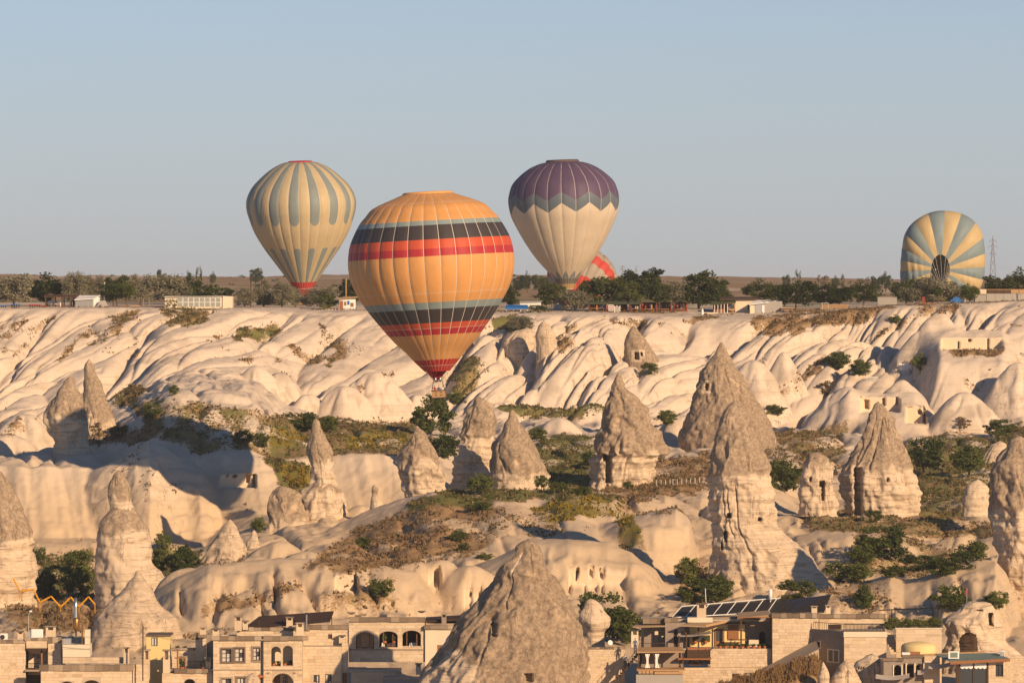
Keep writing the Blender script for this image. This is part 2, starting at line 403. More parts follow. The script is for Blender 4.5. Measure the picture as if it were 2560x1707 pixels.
# vegetation patches, traced on the ground: polygon (px,row), nearest and farthest depth, kind 0 dry .. 1 green, density
VEG = [
 ([(0,800),(30,793),(20,812),(0,818)],860,975,.3,.7), ([(0,835),(55,797),(65,800),(40,830),(0,855)],860,975,.3,.7),
 ([(62,825),(105,800),(155,788),(140,802),(90,830),(65,834)],860,975,.35,.75), ([(20,895),(60,860),(92,848),(60,880),(40,900)],860,975,.25,.75),
 ([(0,873),(25,870),(20,890),(0,893)],860,975,.3,.6), ([(130,902),(160,868),(235,822),(243,830),(200,862),(150,897)],860,975,.25,.75),
 ([(225,870),(240,830),(280,800),(300,775),(345,773),(335,800),(300,825),(280,850),(250,867)],860,975,.35,.8),
 ([(330,802),(355,785),(352,802),(335,810)],860,975,.3,.6), ([(398,800),(405,772),(520,768),(535,775),(520,800),(480,814),(420,816)],860,985,.5,.75),
 ([(283,852),(310,836),(302,852)],860,975,.3,.7), ([(300,877),(360,833),(372,838),(330,867)],860,975,.3,.6),
 ([(580,822),(690,812),(705,828),(640,850),(590,846)],860,975,.7,.9), ([(320,885),(350,880),(330,900)],860,975,.2,.7),
 ([(515,857),(560,835),(557,852)],860,975,.3,.7), ([(465,877),(497,866),(482,882)],860,975,.3,.7), ([(108,962),(140,938),(198,913),(150,947)],860,975,.3,.75),
 ([(285,1002),(320,960),(360,972),(335,1010),(290,1022)],840,975,.55,.8), ([(385,978),(445,943),(422,968),(395,980)],840,975,.4,.75),
 ([(600,890),(622,883),(632,905),(610,912)],860,975,.3,.6), ([(785,850),(800,815),(820,815),(830,840),(868,850),(862,880),(842,912),(825,915),(825,885),(795,870)],860,975,.35,.7),
 ([(710,862),(735,862),(760,885),(818,893),(805,912),(775,917),(745,897)],860,975,.3,.65), ([(690,902),(706,883),(710,902)],860,975,.3,.7),
 ([(880,978),(912,948),(908,978)],860,975,.35,.75), ([(935,962),(970,928),(982,935),(950,958)],860,975,.3,.75),
 ([(1130,985),(1135,920),(1150,895),(1200,893),(1222,905),(1210,950),(1180,985),(1165,1012),(1140,1002)],850,975,.55,.75),
 ([(1220,800),(1300,785),(1322,815),(1290,832),(1230,822)],860,985,.7,.9), ([(1400,825),(1450,800),(1460,810),(1420,840),(1442,850),(1420,872),(1390,882)],860,975,.3,.7),
 ([(1500,827),(1530,805),(1590,803),(1625,800),(1622,832),(1590,832),(1540,827)],860,975,.3,.65), ([(1640,832),(1650,805),(1672,800),(1667,822)],860,975,.3,.7),
 ([(1680,827),(1725,813),(1722,842),(1690,840)],860,975,.35,.75), ([(1700,797),(1800,785),(1810,802),(1740,807)],900,985,.4,.8),
 ([(1880,790),(1960,785),(2140,775),(2200,770),(2250,765),(2180,802),(2090,817),(2020,822),(1985,842),(1960,822),(1940,847),(1900,832)],860,985,.2,.8),
 ([(2300,765),(2400,765),(2390,787),(2330,792),(2300,802),(2230,837),(2170,862),(2130,872),(2200,832),(2280,792)],860,985,.25,.75),
 ([(2370,877),(2420,868),(2520,865),(2515,887),(2450,897),(2400,892)],860,975,.2,.75), ([(2495,805),(2560,805),(2560,825),(2500,817)],860,975,.25,.65),
 ([(2400,928),(2450,958),(2480,913),(2499,908),(2482,950),(2450,987),(2428,965)],860,975,.2,.8),
 ([(1890,1012),(1960,960),(2060,893),(2084,888),(2060,922),(1990,972),(1940,1002),(1900,1032)],830,975,.15,.75),
 ([(1240,1008),(1320,1010),(1500,1013),(1522,1030),(1480,1052),(1380,1047),(1250,1032)],800,902,.7,.9),
 ([(330,1010),(420,990),(520,1010),(640,1030),(700,1040),(780,1030),(900,1050),(1000,1050),(1060,1030),(1085,1080),(1070,1140),(900,1140),(830,1135),(700,1150),(660,1140),(480,1135),(420,1112),(360,1080)],754,895,.5,.76),
 ([(655,1080),(720,1072),(775,1090),(720,1112),(670,1112)],750,860,2,.95), ([(695,1155),(760,1168),(785,1210),(740,1222),(705,1192)],700,800,2,.95),
 ([(640,1145),(700,1140),(780,1160),(790,1215),(720,1240),(690,1200)],690,800,.7,.8), ([(850,1095),(960,1080),(1050,1100),(960,1120),(870,1120)],754,860,2,.6),
 ([(215,1090),(260,1073),(360,1070),(402,1085),(330,1122),(220,1112)],754,860,.2,.85), ([(0,1070),(40,1045),(110,1040),(60,1080),(0,1095)],754,900,.4,.7),
 ([(1330,1112),(1400,1078),(1480,1088),(1502,1150),(1482,1232),(1360,1227)],735,850,.7,.85), ([(1620,1152),(1780,1128),(1792,1230),(1700,1242),(1600,1262),(1500,1242),(1520,1202)],690,840,.2,.75),
 ([(1900,1132),(1990,1078),(2060,1058),(2122,1038),(2102,1100),(2112,1182),(2000,1222),(1930,1202)],700,880,.45,.75),
 ([(2250,1112),(2360,1078),(2460,1098),(2560,1058),(2600,1112),(2520,1150),(2500,1282),(2330,1312),(2260,1282),(2222,1202)],680,885,.6,.76),
 ([(1990,1288),(2100,1268),(2200,1288),(2350,1308),(2520,1300),(2520,1342),(2300,1352),(2180,1332),(2060,1332),(2000,1322)],650,745,.45,.7),
 ([(1040,1245),(1100,1228),(1180,1218),(1500,1218),(1562,1242),(1540,1252),(1400,1262),(1300,1252),(1200,1262),(1060,1292),(1000,1262)],640,722,.7,.85),
 ([(760,1424),(830,1360),(900,1320),(1000,1275),(1100,1268),(1300,1258),(1332,1300),(1300,1342),(1240,1362),(1200,1382),(1080,1402),(1000,1422),(900,1428)],585,715,.12,.74),
 ([(1330,1272),(1420,1248),(1500,1236),(1562,1258),(1592,1308),(1604,1352),(1570,1342),(1540,1302),(1450,1292),(1380,1312),(1340,1302)],585,715,2,.9),
 ([(1540,1300),(1592,1328),(1624,1392),(1560,1372)],585,715,.5,.75), ([(1180,1300),(1300,1290),(1400,1310),(1420,1340),(1300,1345),(1200,1340)],585,700,.3,.5),
 ([(495,1537),(508,1502),(530,1490),(600,1495),(680,1475),(740,1443),(752,1470),(700,1502),(690,1490),(640,1512),(560,1532),(510,1547)],540,640,.1,.95),
 ([(785,1542),(800,1480),(850,1473),(900,1458),(940,1448),(1010,1430),(1000,1472),(960,1492),(1040,1502),(980,1522),(880,1512),(820,1542)],530,650,.3,.8),
 ([(90,1475),(100,1385),(242,1368),(242,1502),(100,1532)],590,735,.65,.8), ([(380,1452),(380,1368),(430,1358),(502,1378),(522,1432),(430,1462)],620,735,.7,.85),
 ([(2050,1542),(2060,1470),(2230,1448),(2262,1502),(2200,1532)],540,600,.15,.55), ([(10,1542),(20,1468),(60,1488),(242,1518),(242,1582),(100,1592)],550,650,.15,.75),
 ([(1690,1480),(1700,1400),(1790,1420),(1800,1500),(1740,1540)],590,690,.4,.8), ([(2100,1440),(2140,1330),(2330,1360),(2420,1390),(2400,1440),(2250,1450)],595,680,.45,.6),
 ([(1900,1100),(1960,1050),(2000,1040),(1960,1110)],760,890,.2,.7), ([(1540,1262),(1680,1262),(1700,1285),(1560,1290)],640,700,.15,.55),
]
def build_terrain():
    cols = np.arange(-560, 3121, 3.7)
    Ys = np.concatenate([np.arange(430, 500, 4.0), np.arange(500, 560, 1.6), np.arange(560, 735, 0.75), np.arange(735, 753, 0.22),
                         np.arange(753, 860, 0.75), np.arange(860, 965, 0.46), np.arange(965, 1000, 2.0), np.arange(1000, 1200, 12.0),
                         np.geomspace(1200, 3300, 26), np.linspace(3400, 4000, 14), np.array([5000., 7000.])])
    PX, YY = np.meshgrid(cols, Ys)
    Z = terrain_z(PX, YY)
    X = (PX - CX) / F * YY
    ROW = HY - Z / YY * F
    S = np.ones_like(YY); cut = np.zeros_like(YY)
    for (a0, a1, r0, r1, doors, y0, y1, shift) in CUTS:      # rock faces cut upright, with door and window holes
        m = (PX >= a0) & (PX <= a1) & (ROW >= r0) & (ROW <= r1) & (YY >= y0) & (YY <= y1)
        if not m.any(): print('no ground for cut', a0, r0); continue
        near = m & (np.cumsum(((ROW < r0) & (YY >= y0)), axis=0) == 0)      # only the face one sees
        m = near if near.any() else m
        yf = np.percentile(YY[m], 88) + shift
        S = np.where(m, yf / YY, S); cut = np.where(m, 1.0, cut)
        for (b0, b1, q0, q1) in doors:
            d_ = m & (PX >= b0) & (PX <= b1) & (ROW >= q0) & (ROW <= q1)
            S = np.where(d_, (yf + 2.0) / YY, S)
    V = np.stack([X * S, YY * S, Z * S], -1)
    me = mesh_np('terrain', V.reshape(-1, 3), grid_faces(*PX.shape)[:, ::1], MAT['tuff_ground'])
    # vegetation masks
    wpx = PX + 26 * fbm(X / 3.5, YY / 5.0, None, 4, 101) ; wrow = ROW + 14 * fbm(X / 3.5 + 40, YY / 5.0, None, 4, 111)
    veg = np.zeros(PX.shape); green = np.zeros(PX.shape); yel = np.zeros(PX.shape)
    for poly, y0, y1, kind, dens in VEG:
        m = inpoly(wpx, wrow, poly) & (YY >= y0) & (YY <= y1)
        veg = np.where(m, np.maximum(veg, dens), veg)
        green = np.where(m, min(kind, 1.0), green)
        if kind > 1.5: yel = np.where(m, 1.0, yel)
    def blur(a):
        for ax in (0, 1):
            for _ in range(2): a = (np.roll(a, 1, ax) + a + np.roll(a, -1, ax)) / 3
        return a
    # scrub gathers in the creases between the lobes
    zs = Z.copy()
    for ax, nb in ((1, 9), (0, 7)):
        for _ in range(nb): zs = (np.roll(zs, 2, ax) + zs + np.roll(zs, -2, ax)) / 3
    cre = sstep(0.35, 0.9, zs - Z) * sstep(0.0, 0.35, fbm(X / 14, YY / 22, None, 3, 161)) * (YY < 958) * (YY > 540)
    green = np.where(cre > veg, 0.3, green); veg = np.maximum(veg, 0.55 * cre)
    gap = sstep(-0.42, 0.05, fbm(X / 5.0, YY / 8.0, None, 3, 191))
    veg = veg * (0.56 + 0.44 * gap)
    veg = blur(veg) * (1 - cut); green = blur(green)
    far = sstep(966, 972, YY)
    fv = far * np.where(YY > 1150, 0.72 + 0.5 * fbm(X / 60, YY / 160, None, 4, 121), 0.45 + 0.5 * fbm(X / 12, YY / 12, None, 3, 123))
    veg = np.maximum(veg, fv)
    green = np.where(far > 0.5, 0.28 + 0.6 * fbm(X / 90, YY / 120, None, 3, 131), green)
    # a little sparse growth in the creases everywhere
    stain = np.clip(fbm(X / 7, YY / 11, Z / 3.0, 4, 141) * 1.6, 0, 1)
    fattr(me, 'veg', veg); fattr(me, 'green', np.clip(green, 0, 1)); fattr(me, 'yellow', yel); fattr(me, 'stain', stain * (1 - cut)); fattr(me, 'cut', cut)
    o = link('terrain', me); tag(o, kind='structure')
    return V, veg, green, yel, PX, YY

def tuff_ground():
    b = NB('tuff_ground')
    P = b.pos()
    n1 = b.noise(P, 0.07, 5, 0.6); n2 = b.noise(P, 0.9, 5, 0.65); n3 = b.noise(b.scale(P, (0.12, 0.12, 1.6)), 1.0, 4, 0.6)
    col = b.mix(n1, (0.60, 0.495, 0.385), (0.66, 0.56, 0.45))
    col = b.mix(b.math('MULTIPLY', b.smooth(0.48, 0.70, n3), 0.35), col, (0.52, 0.42, 0.30))
    st = b.math('MULTIPLY', b.smooth(0.25, 0.75, b.math('ADD', b.attr('stain'), b.math('MULTIPLY', b.math('SUBTRACT', n2, 0.5), 0.9))), 0.55)
    col = b.mix(st, col, (0.40, 0.335, 0.265))
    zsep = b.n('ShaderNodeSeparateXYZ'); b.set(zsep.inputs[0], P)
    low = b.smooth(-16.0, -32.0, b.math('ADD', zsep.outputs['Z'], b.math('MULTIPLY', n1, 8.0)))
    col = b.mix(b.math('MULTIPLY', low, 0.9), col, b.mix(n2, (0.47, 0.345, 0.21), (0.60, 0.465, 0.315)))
    nsep = b.n('ShaderNodeSeparateXYZ'); b.set(nsep.inputs[0], b.n('ShaderNodeNewGeometry').outputs['Normal'])
    steep = b.smooth(0.85, 0.45, nsep.outputs['Z'])
    drip = b.smooth(0.52, 0.66, b.noise(b.scale(P, (0.55, 0.55, 0.10)), 1.0, 5, 0.6))
    col = b.mix(b.math('MULTIPLY', b.math('MULTIPLY', drip, steep), 0.75), col, (0.42, 0.335, 0.245))
    lay = b.smooth(0.55, 0.66, b.noise(b.scale(P, (0.03, 0.03, 2.6)), 1.0, 4, 0.7))
    col = b.mix(b.math('MULTIPLY', b.math('MULTIPLY', lay, steep), 0.6), col, (0.44, 0.33, 0.21))
    ck = b.math('ABSOLUTE', b.math('SUBTRACT', b.noise(b.scale(P, (0.45, 0.45, 0.07)), 1.0, 5, 0.6), 0.5))
    ck = b.math('MULTIPLY', b.math('MULTIPLY', b.smooth(0.012, 0.003, ck), b.smooth(0.45, 0.6, n1)), steep)
    col = b.mix(b.math('MULTIPLY', ck, 0.7), col, (0.16, 0.12, 0.085))
    spk = b.smooth(0.62, 0.74, b.noise(P, 4.5, 2, 0.5))
    col = b.mix(b.math('MULTIPLY', b.math('MULTIPLY', spk, b.smooth(0.5, 0.65, n1)), 0.5), col, (0.30, 0.23, 0.16))
    col = b.mix(b.math('MULTIPLY', b.attr('cut'), 0.8), col, (0.66, 0.52, 0.37))
    # vegetation
    v = b.attr('veg'); nv = b.noise(P, 2.4, 6, 0.75); nv2 = b.noise(P, 0.35, 4, 0.6)
    vm = b.smooth(0.36, 0.60, b.math('ADD', v, b.math('MULTIPLY', b.math('SUBTRACT', nv, 0.52), 1.7)))
    vm = b.math('MULTIPLY', vm, b.smooth(0.02, 0.12, v))
    dry = b.mix(nv2, (0.25, 0.145, 0.075), (0.34, 0.24, 0.125)); grn = b.mix(nv, (0.095, 0.105, 0.03), (0.20, 0.18, 0.065))
    vc = b.mix(b.smooth(0.3, 0.7, b.math('ADD', b.attr('green'), b.math('MULTIPLY', b.math('SUBTRACT', nv2, 0.5), 0.9))), dry, grn)
    vc = b.mix(b.math('MULTIPLY', b.attr('yellow'), b.smooth(0.45, 0.6, nv)), vc, (0.30, 0.20, 0.02))
    col = b.mix(vm, col, vc)
    h = b.math('ADD', b.math('MULTIPLY', n2, 0.6), b.math('MULTIPLY', b.noise(P, 5.0, 4, 0.7), 0.4))
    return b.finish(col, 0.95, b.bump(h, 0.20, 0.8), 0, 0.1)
MAT = {}
MAT['tuff_ground'] = tuff_ground()
CUTS = [  # px0, px1, row0, row1, holes, depth range, shift
 (2352, 2506, 844, 874, [(2421, 2429, 847, 854), (2394, 2399, 853, 872), (2470, 2474, 848, 872)], 850, 975, 0),
 (2150, 2252, 992, 1030, [(2163, 2174, 999, 1022), (2204, 2212, 994, 1014), (2240, 2248, 992, 1012)], 820, 975, 0),
 (2264, 2316, 1016, 1058, [(2295, 2305, 1025, 1036), (2308, 2313, 1018, 1058)], 820, 975, 0),
 (550, 640, 1184, 1219, [(616, 627, 1184, 1207), (582, 592, 1187, 1193), (565, 572, 1187, 1192), (633, 637, 1184, 1219)], 700, 775, 0),
 (1420, 1565, 1424, 1472, [(1498, 1510, 1426, 1439), (1472, 1486, 1424, 1429), (1439, 1446, 1427, 1440)], 560, 640, 0),
 (836, 896, 1436, 1478, [(886, 893, 1436, 1478)], 545, 660, 0),
 (1160, 1218, 1478, 1513, [(1173, 1182, 1481, 1488), (1194, 1210, 1484, 1513)], 540, 660, 0),
 (1070, 1104, 1426, 1464, [(1085, 1098, 1428, 1464)], 560, 680, 0),
 (2244, 2284, 908, 931, [], 850, 975, 0),
 (1868, 1930, 1030, 1078, [], 780, 975, 0),
]
TERR = build_terrain()

_TV, _TPX, _TY = TERR[0], TERR[4], TERR[5]
_TROW = HY - _TV[..., 2] / _TV[..., 1] * F
def hit(px, row, ymin=500, ymax=1000):
    """the ground point first met by the sight line through (px,row)"""
    j = int(np.clip(round((px + 560) / 3.7), 0, _TPX.shape[1] - 1))
    ys = _TV[:, j, 1]; ok = (ys > ymin) & (ys < ymax) & (_TROW[:, j] <= row)
    i = np.nonzero(ok)[0]
    i = i[0] if len(i) else int(np.argmin(np.abs(ys - ymax)))
    return Vector(_TV[i, j])

# ------------------------------------------------------------------ fairy chimneys and free-standing rocks
def spire_mat():
    b = NB('tuff_spire')
    P = b.pos()
    n1 = b.noise(P, 0.5, 5, 0.6); n2 = b.noise(P, 2.2, 6, 0.7); n3 = b.noise(b.scale(P, (0.25, 0.25, 2.4)), 1.0, 5, 0.65)
    sp = b.noise(P, 6.0, 3, 0.7)
    body = b.mix(n1, (0.565, 0.435, 0.30), (0.63, 0.515, 0.385))
    body = b.mix(b.math('MULTIPLY', b.smooth(0.47, 0.64, n3), 0.55), body, (0.38, 0.29, 0.20))
    body = b.mix(b.math('MULTIPLY', b.smooth(0.55, 0.75, n1), 0.35), body, (0.62, 0.40, 0.25))
    cap = b.mix(b.smooth(0.3, 0.7, n2), (0.215, 0.16, 0.112), (0.435, 0.335, 0.235))
    cap = b.mix(b.math('MULTIPLY', b.smooth(0.58, 0.72, sp), 0.5), cap, (0.54, 0.44, 0.33))
    cap = b.mix(b.math('MULTIPLY', b.smooth(0.46, 0.34, sp), 0.4), cap, (0.13, 0.095, 0.065))
    cap = b.mix(b.math('MULTIPLY', b.smooth(0.57, 0.70, n1), 0.75), cap, (0.58, 0.43, 0.29))
    m = b.smooth(0.20, 0.80, b.math('ADD', b.math('ADD', b.attr('cap'), b.math('MULTIPLY', b.math('SUBTRACT', n2, 0.5), 1.3)), b.math('MULTIPLY', b.math('SUBTRACT', n1, 0.5), 0.9)))
    cap = b.mix(b.math('MULTIPLY', b.attr('dk'), 0.2), cap, b.mix(n2, (0.105, 0.07, 0.042), (0.22, 0.155, 0.095)))
    col = b.mix(m, body, cap)
    ck = b.math('ABSOLUTE', b.math('SUBTRACT', b.noise(b.scale(P, (0.5, 0.5, 0.11)), 1.0, 5, 0.65), 0.5))
    ck = b.math('MULTIPLY', b.smooth(0.014, 0.004, ck), b.smooth(0.42, 0.56, n1))
    bed = b.math('ABSOLUTE', b.math('SUBTRACT', b.noise(b.scale(P, (0.06, 0.06, 0.9)), 1.0, 3, 0.6), 0.5))
    bed = b.math('MULTIPLY', b.math('MULTIPLY', b.smooth(0.016, 0.004, bed), b.math('SUBTRACT', 1.0, m)), 0.7)
    col = b.mix(b.math('MULTIPLY', b.math('ADD', ck, bed, clamp=True), 0.7), col, (0.15, 0.11, 0.075))
    h = b.math('ADD', b.math('MULTIPLY', n2, 0.6), b.math('MULTIPLY', sp, 0.4))
    return b.finish(col, 0.95, b.bump(h, 0.22, 0.9), 0, 0.08)
MAT['spire'] = spire_mat()

def spire(name, label, cat, Y, left, right, caps, seed=0, rough=1.0, depth=0.85, strata=1.0, nseg=120, carve=(), step=3.0, capbase=0.0, crack=1.0, group=None, dark=0.0):
    """left/right: outline points (px,row) from the top down; caps: row ranges that carry the grey lichened crust"""
    r0 = min(left[0][1], right[0][1]) - 3; r1 = max(left[-1][1], right[-1][1])
    rows = np.arange(r0, r1 + step, step)
    L = np.interp(rows, [p[1] for p in left], [p[0] for p in left]); Rr = np.interp(rows, [p[1] for p in right], [p[0] for p in right])
    top_c = 0.5 * (left[0][0] + right[0][0])
    tcl = np.clip((rows - r0) / 6.0, 0, 1) ** 0.5
    L = top_c + (L - top_c) * tcl; Rr = top_c + (Rr - top_c) * tcl
    cx = (0.5 * (L + Rr) - CX) / F * Y; rad = np.maximum(0.5 * (Rr - L) / F * Y, 0.02)
    zz = -(rows - HY) / F * Y
    th = np.linspace(0, 2 * np.pi, nseg, endpoint=False)
    TH, ZZ = np.meshgrid(th, zz); RR = rad[:, None] * np.ones_like(TH); CXX = cx[:, None] + 0 * TH
    ct, sn = np.cos(TH), np.sin(TH)
    s = seed * 13.7
    big = fbm(ct * 1.3 + s, sn * 1.3, ZZ / 5.0, 3, 200 + seed)
    med = fbm(RR * ct / 1.3 + s, RR * sn / 1.3, ZZ / 1.6, 3, 220 + seed)
    # vertical clefts, not on the outline itself
    fl = 1 - np.abs(fbm(ct * 2.2 + 9 + s, sn * 2.2, ZZ / 14.0, 2, 240 + seed)) * 2
    cleft = np.clip((fl - 0.80) / 0.20, 0, 1) ** 1.5 * (0.35 + 0.65 * np.abs(sn)) * sstep(-0.05, 0.4, vnoise(ct * 1.1 + s + 4, sn * 1.1, ZZ / 7.0, 250 + seed))
    RR2 = RR * (1 + 0.10 * big * np.abs(sn)) + 0.36 * rough * med * np.minimum(1, RR) + 0.5 * rough * (0.75 - np.abs(fbm(RR * ct / 2.2 + s, RR * sn / 2.2, ZZ / 3.4, 3, 230 + seed)) * 2) * np.minimum(1, RR / 3) - crack * cleft * 0.16 * np.minimum(RR, 4)
    rowg = rows[:, None] + 0 * TH
    capm = np.full(TH.shape, capbase)
    wob = 26 * fbm(ct * 2.2 + s, sn * 2.2, ZZ / 5, 4, 260 + seed)
    for a, bnd in caps: capm = np.maximum(capm, sstep(a - 3, a + 3, rowg + wob) * (1 - sstep(bnd - 12, bnd + 14, rowg + wob)))
    stz = ZZ + 0.25 * fbm(ct * 2, sn * 2, ZZ / 3, 2, 280 + seed)
    RR2 = RR2 + strata * (1 - capm) * 0.07 * (np.sin(stz * 3.1 + seed) + 0.7 * np.sin(stz * 7.3)) * np.minimum(1, RR / 2)
    X = CXX + RR2 * ct; Yp = Y + depth * RR2 * sn; Z = ZZ + 0.10 * rough * fbm(X / 1.1, Yp / 1.1, ZZ / 1.1, 2, 300 + seed)
    for (a0, a1, b0, b1, dp) in carve:
        ppx = CX + X / Y * F
        m = (sn < -0.05) & (ppx >= a0) & (ppx <= a1) & (rowg >= b0) & (rowg <= b1)
        Yp = np.where(m, Yp + dp, Yp)
        capm = np.where((ppx >= a0 - 8) & (ppx <= a1 + 6) & (rowg >= b0 - 6) & (rowg <= b1 + 6) & (sn < 0), 0.0, capm)
    base = Vector((cx[-1], Y, zz[-1]))
    V = np.stack([X - base.x, Yp - base.y, Z - base.z], -1).reshape(-1, 3)
    faces = grid_faces(len(rows), nseg, True)
    tip = V[:nseg].mean(0) + np.array([0, 0, 0.02]); V = np.vstack([V, tip]); ti = len(V) - 1
    f2 = np.stack([np.full(nseg, ti), np.arange(nseg), (np.arange(nseg) + 1) % nseg, (np.arange(nseg) + 1) % nseg], -1)
    me = bpy.data.meshes.new(name)
    tri = [tuple(q[:3]) for q in f2[:, [0, 2, 1]].tolist()]
    me.from_pydata(V.tolist(), [], faces[:, ::-1].tolist() + tri)
    me.polygons.foreach_set('use_smooth', np.ones(len(me.polygons), bool))
    me.materials.append(MAT['spire'])
    if dark:      # weathered crust all over, fresh orange rock broken out low on the left
        fresh = sstep(0.0, 0.35, fbm(ct * 2 + 3, sn * 2, ZZ / 4, 3, 290 + seed) + 0.9 * sstep(1560, 1720, rowg) * sstep(0.2, -0.5, ct) - 0.45)
        capm = np.maximum(capm, dark) * (1 - fresh)
    fattr(me, 'dk', np.full(capm.size + 1, 1.0 if dark else 0.0))
    fattr(me, 'cap', np.append(capm.ravel(), capm[:1].max()))
    me.update()
    o = link(name, me, None, base)
    tag(o, label, cat, group)
    return o

G1 = 'fairy chimneys in the valley'
spire('fairy_chimney', 'grey-capped rock spire with an overhanging orange waist, nearer of the left pair', 'rock spire', 768,
  [(172,942),(165,950),(150,975),(135,1000),(120,1025),(111,1038),(113,1050),(122,1072),(134,1092),(138,1108),(137,1125),(130,1150),(120,1185)],
  [(182,942),(188,950),(195,975),(203,1000),(210,1025),(215,1050),(217,1065),(216,1080),(216,1110),(220,1125),(232,1150),(240,1185)], [(900,1038)], 1, 1.3, group=G1)
spire('fairy_chimney', 'slim grey rock spire standing behind the overhanging one at the far left', 'rock spire', 795,
  [(220,899),(213,912),(210,945),(208,975),(204,1010),(200,1040),(198,1070),(195,1130)], [(226,899),(235,920),(250,950),(262,985),(272,1015),(283,1040),(287,1062),(290,1130)], [(880,1044)], 2, group=G1)
spire('fairy_chimney', 'tall cream rock pillar with two grey crusts and a pale neck, left foreground', 'rock spire', 612,
  [(290,1178),(283,1187),(275,1215),(272,1235),(274,1262),(274,1271),(262,1287),(250,1310),(243,1330),(243,1360),(241,1420),(241,1480),(238,1570)],
  [(304,1178),(310,1183),(320,1205),(328,1225),(331,1248),(330,1262),(345,1285),(360,1305),(373,1330),(374,1345),(377,1400),(381,1412),(397,1428),(410,1450),(425,1500),(440,1570)],
  [(1150,1246),(1270,1334)], 3, 0.7, strata=0.5, group=G1)
spire('rock_cone', 'smooth beige tuff cone rising behind the house roofs at lower left', 'rock cone', 566,
  [(341,1428),(335,1440),(320,1460),(290,1490),(262,1520),(245,1545),(230,1590),(222,1630),(215,1700)], [(349,1428),(356,1440),(380,1480),(410,1520),(440,1545),(455,1590),(458,1640),(462,1700)], [], 4, 0.7, capbase=0.42, strata=0.2, crack=0.3)
spire('fairy_chimney', 'massive mottled rock pillar cut off by the left edge of the picture', 'rock spire', 618,
  [(-30,1178),(-60,1230),(-80,1300),(-90,1400),(-90,1560)], [(2,1180),(14,1195),(28,1220),(45,1250),(60,1290),(72,1330),(80,1380),(87,1420),(87,1462),(80,1492),(90,1560)], [(1150,1340)], 5, 1.1, group=G1)
spire('rock_cone', 'small leaning beige rock cone between the left wall and the brown hill', 'rock cone', 655,
  [(570,1299),(562,1310),(540,1345),(520,1380),(508,1405),(498,1440)], [(580,1299),(588,1312),(600,1335),(612,1360),(618,1390),(622,1440)], [], 6, 1.1, capbase=0.4, strata=0.5)
spire('rock_slab', 'narrow cracked rock slab leaning beside the small beige cone', 'rock', 668,
  [(632,1328),(622,1350),(612,1380),(606,1430)], [(640,1328),(648,1350),(650,1390),(652,1430)], [], 26, 1.3, capbase=0.3)
spire('fairy_chimney', 'slender rock spire with a pinched neck above a broad pedestal, centre left', 'rock spire', 704,
  [(787,1047),(784,1054),(775,1085),(770,1110),(768,1130),(775,1150),(778,1165),(776,1205),(770,1215),(752,1225),(745,1260),(735,1300),(728,1345)],
  [(794,1047),(798,1054),(810,1085),(822,1110),(829,1130),(829,1145),(832,1165),(840,1200),(852,1230),(862,1270),(862,1300),(862,1345)], [(1030,1145),(1208,1222)], 7, 1.1, group=G1)
spire('rock_buttress', 'broad beige rock buttress left of the pinched spire, with a triangular shadow', 'rock', 700,
  [(695,1215),(685,1225),(678,1260),(672,1310),(662,1365),(655,1400)], [(705,1214),(735,1222),(752,1240),(765,1300),(775,1350),(785,1400)], [(1200,1300)], 8, 1.3, capbase=0.3, depth=0.6)
spire('fairy_chimney', 'stout pointed rock spire left of the layered pair, rising above the grassy crest', 'rock spire', 718,
  [(1039,1066),(1030,1085),(1020,1110),(1008,1122),(998,1137),(998,1150),(1000,1180),(1008,1220),(1014,1245),(1002,1260),(990,1290),(985,1320)],
  [(1047,1066),(1056,1078),(1072,1105),(1088,1130),(1100,1160),(1105,1200),(1110,1235),(1112,1248),(1120,1275),(1125,1320)], [(1040,1150),(1178,1190)], 9, 1.3, group=G1)
spire('fairy_chimney', 'lumpy layered rock tower with a knobbly head, left of the layered pair', 'rock spire', 738,
  [(1190,993),(1184,1001),(1172,1025),(1165,1045),(1160,1065),(1150,1085),(1155,1100),(1148,1130),(1140,1160),(1135,1200),(1132,1250)],
  [(1200,993),(1211,1001),(1232,1020),(1237,1040),(1236,1080),(1225,1110),(1230,1150),(1235,1190),(1240,1250)], [(980,1090)], 10, 1.5, strata=2.0, group=G1)
spire('fairy_chimney', 'broad pointed rock spire with a brown crust, right of the layered tower', 'rock spire', 726,
  [(1277,1027),(1270,1045),(1255,1075),(1245,1095),(1232,1110),(1227,1140),(1230,1170),(1235,1200),(1235,1250)],
  [(1285,1027),(1292,1041),(1308,1070),(1330,1105),(1345,1130),(1362,1175),(1366,1190),(1362,1205),(1370,1250)], [(1000,1185)], 11, 1.1, group=G1)
spire('fairy_chimney', 'jagged dark rock spire with a cave door on a layered cream base, right of centre', 'rock spire', 748,
  [(1542,933),(1538,948),(1530,965),(1525,990),(1515,1020),(1510,1050),(1500,1080),(1487,1110),(1485,1125),(1494,1136),(1482,1155),(1478,1200),(1476,1250)],
  [(1549,933),(1553,942),(1558,955),(1565,970),(1585,985),(1600,1010),(1615,1030),(1630,1055),(1650,1090),(1660,1120),(1664,1135),(1645,1142),(1634,1165),(1632,1185),(1622,1205),(1625,1250)],
  [(900,1132)], 12, 1.5, strata=1.5, nseg=180, carve=[(1507,1515,1133,1150,3.0),(1513,1527,1135,1205,3.0)], group=G1)
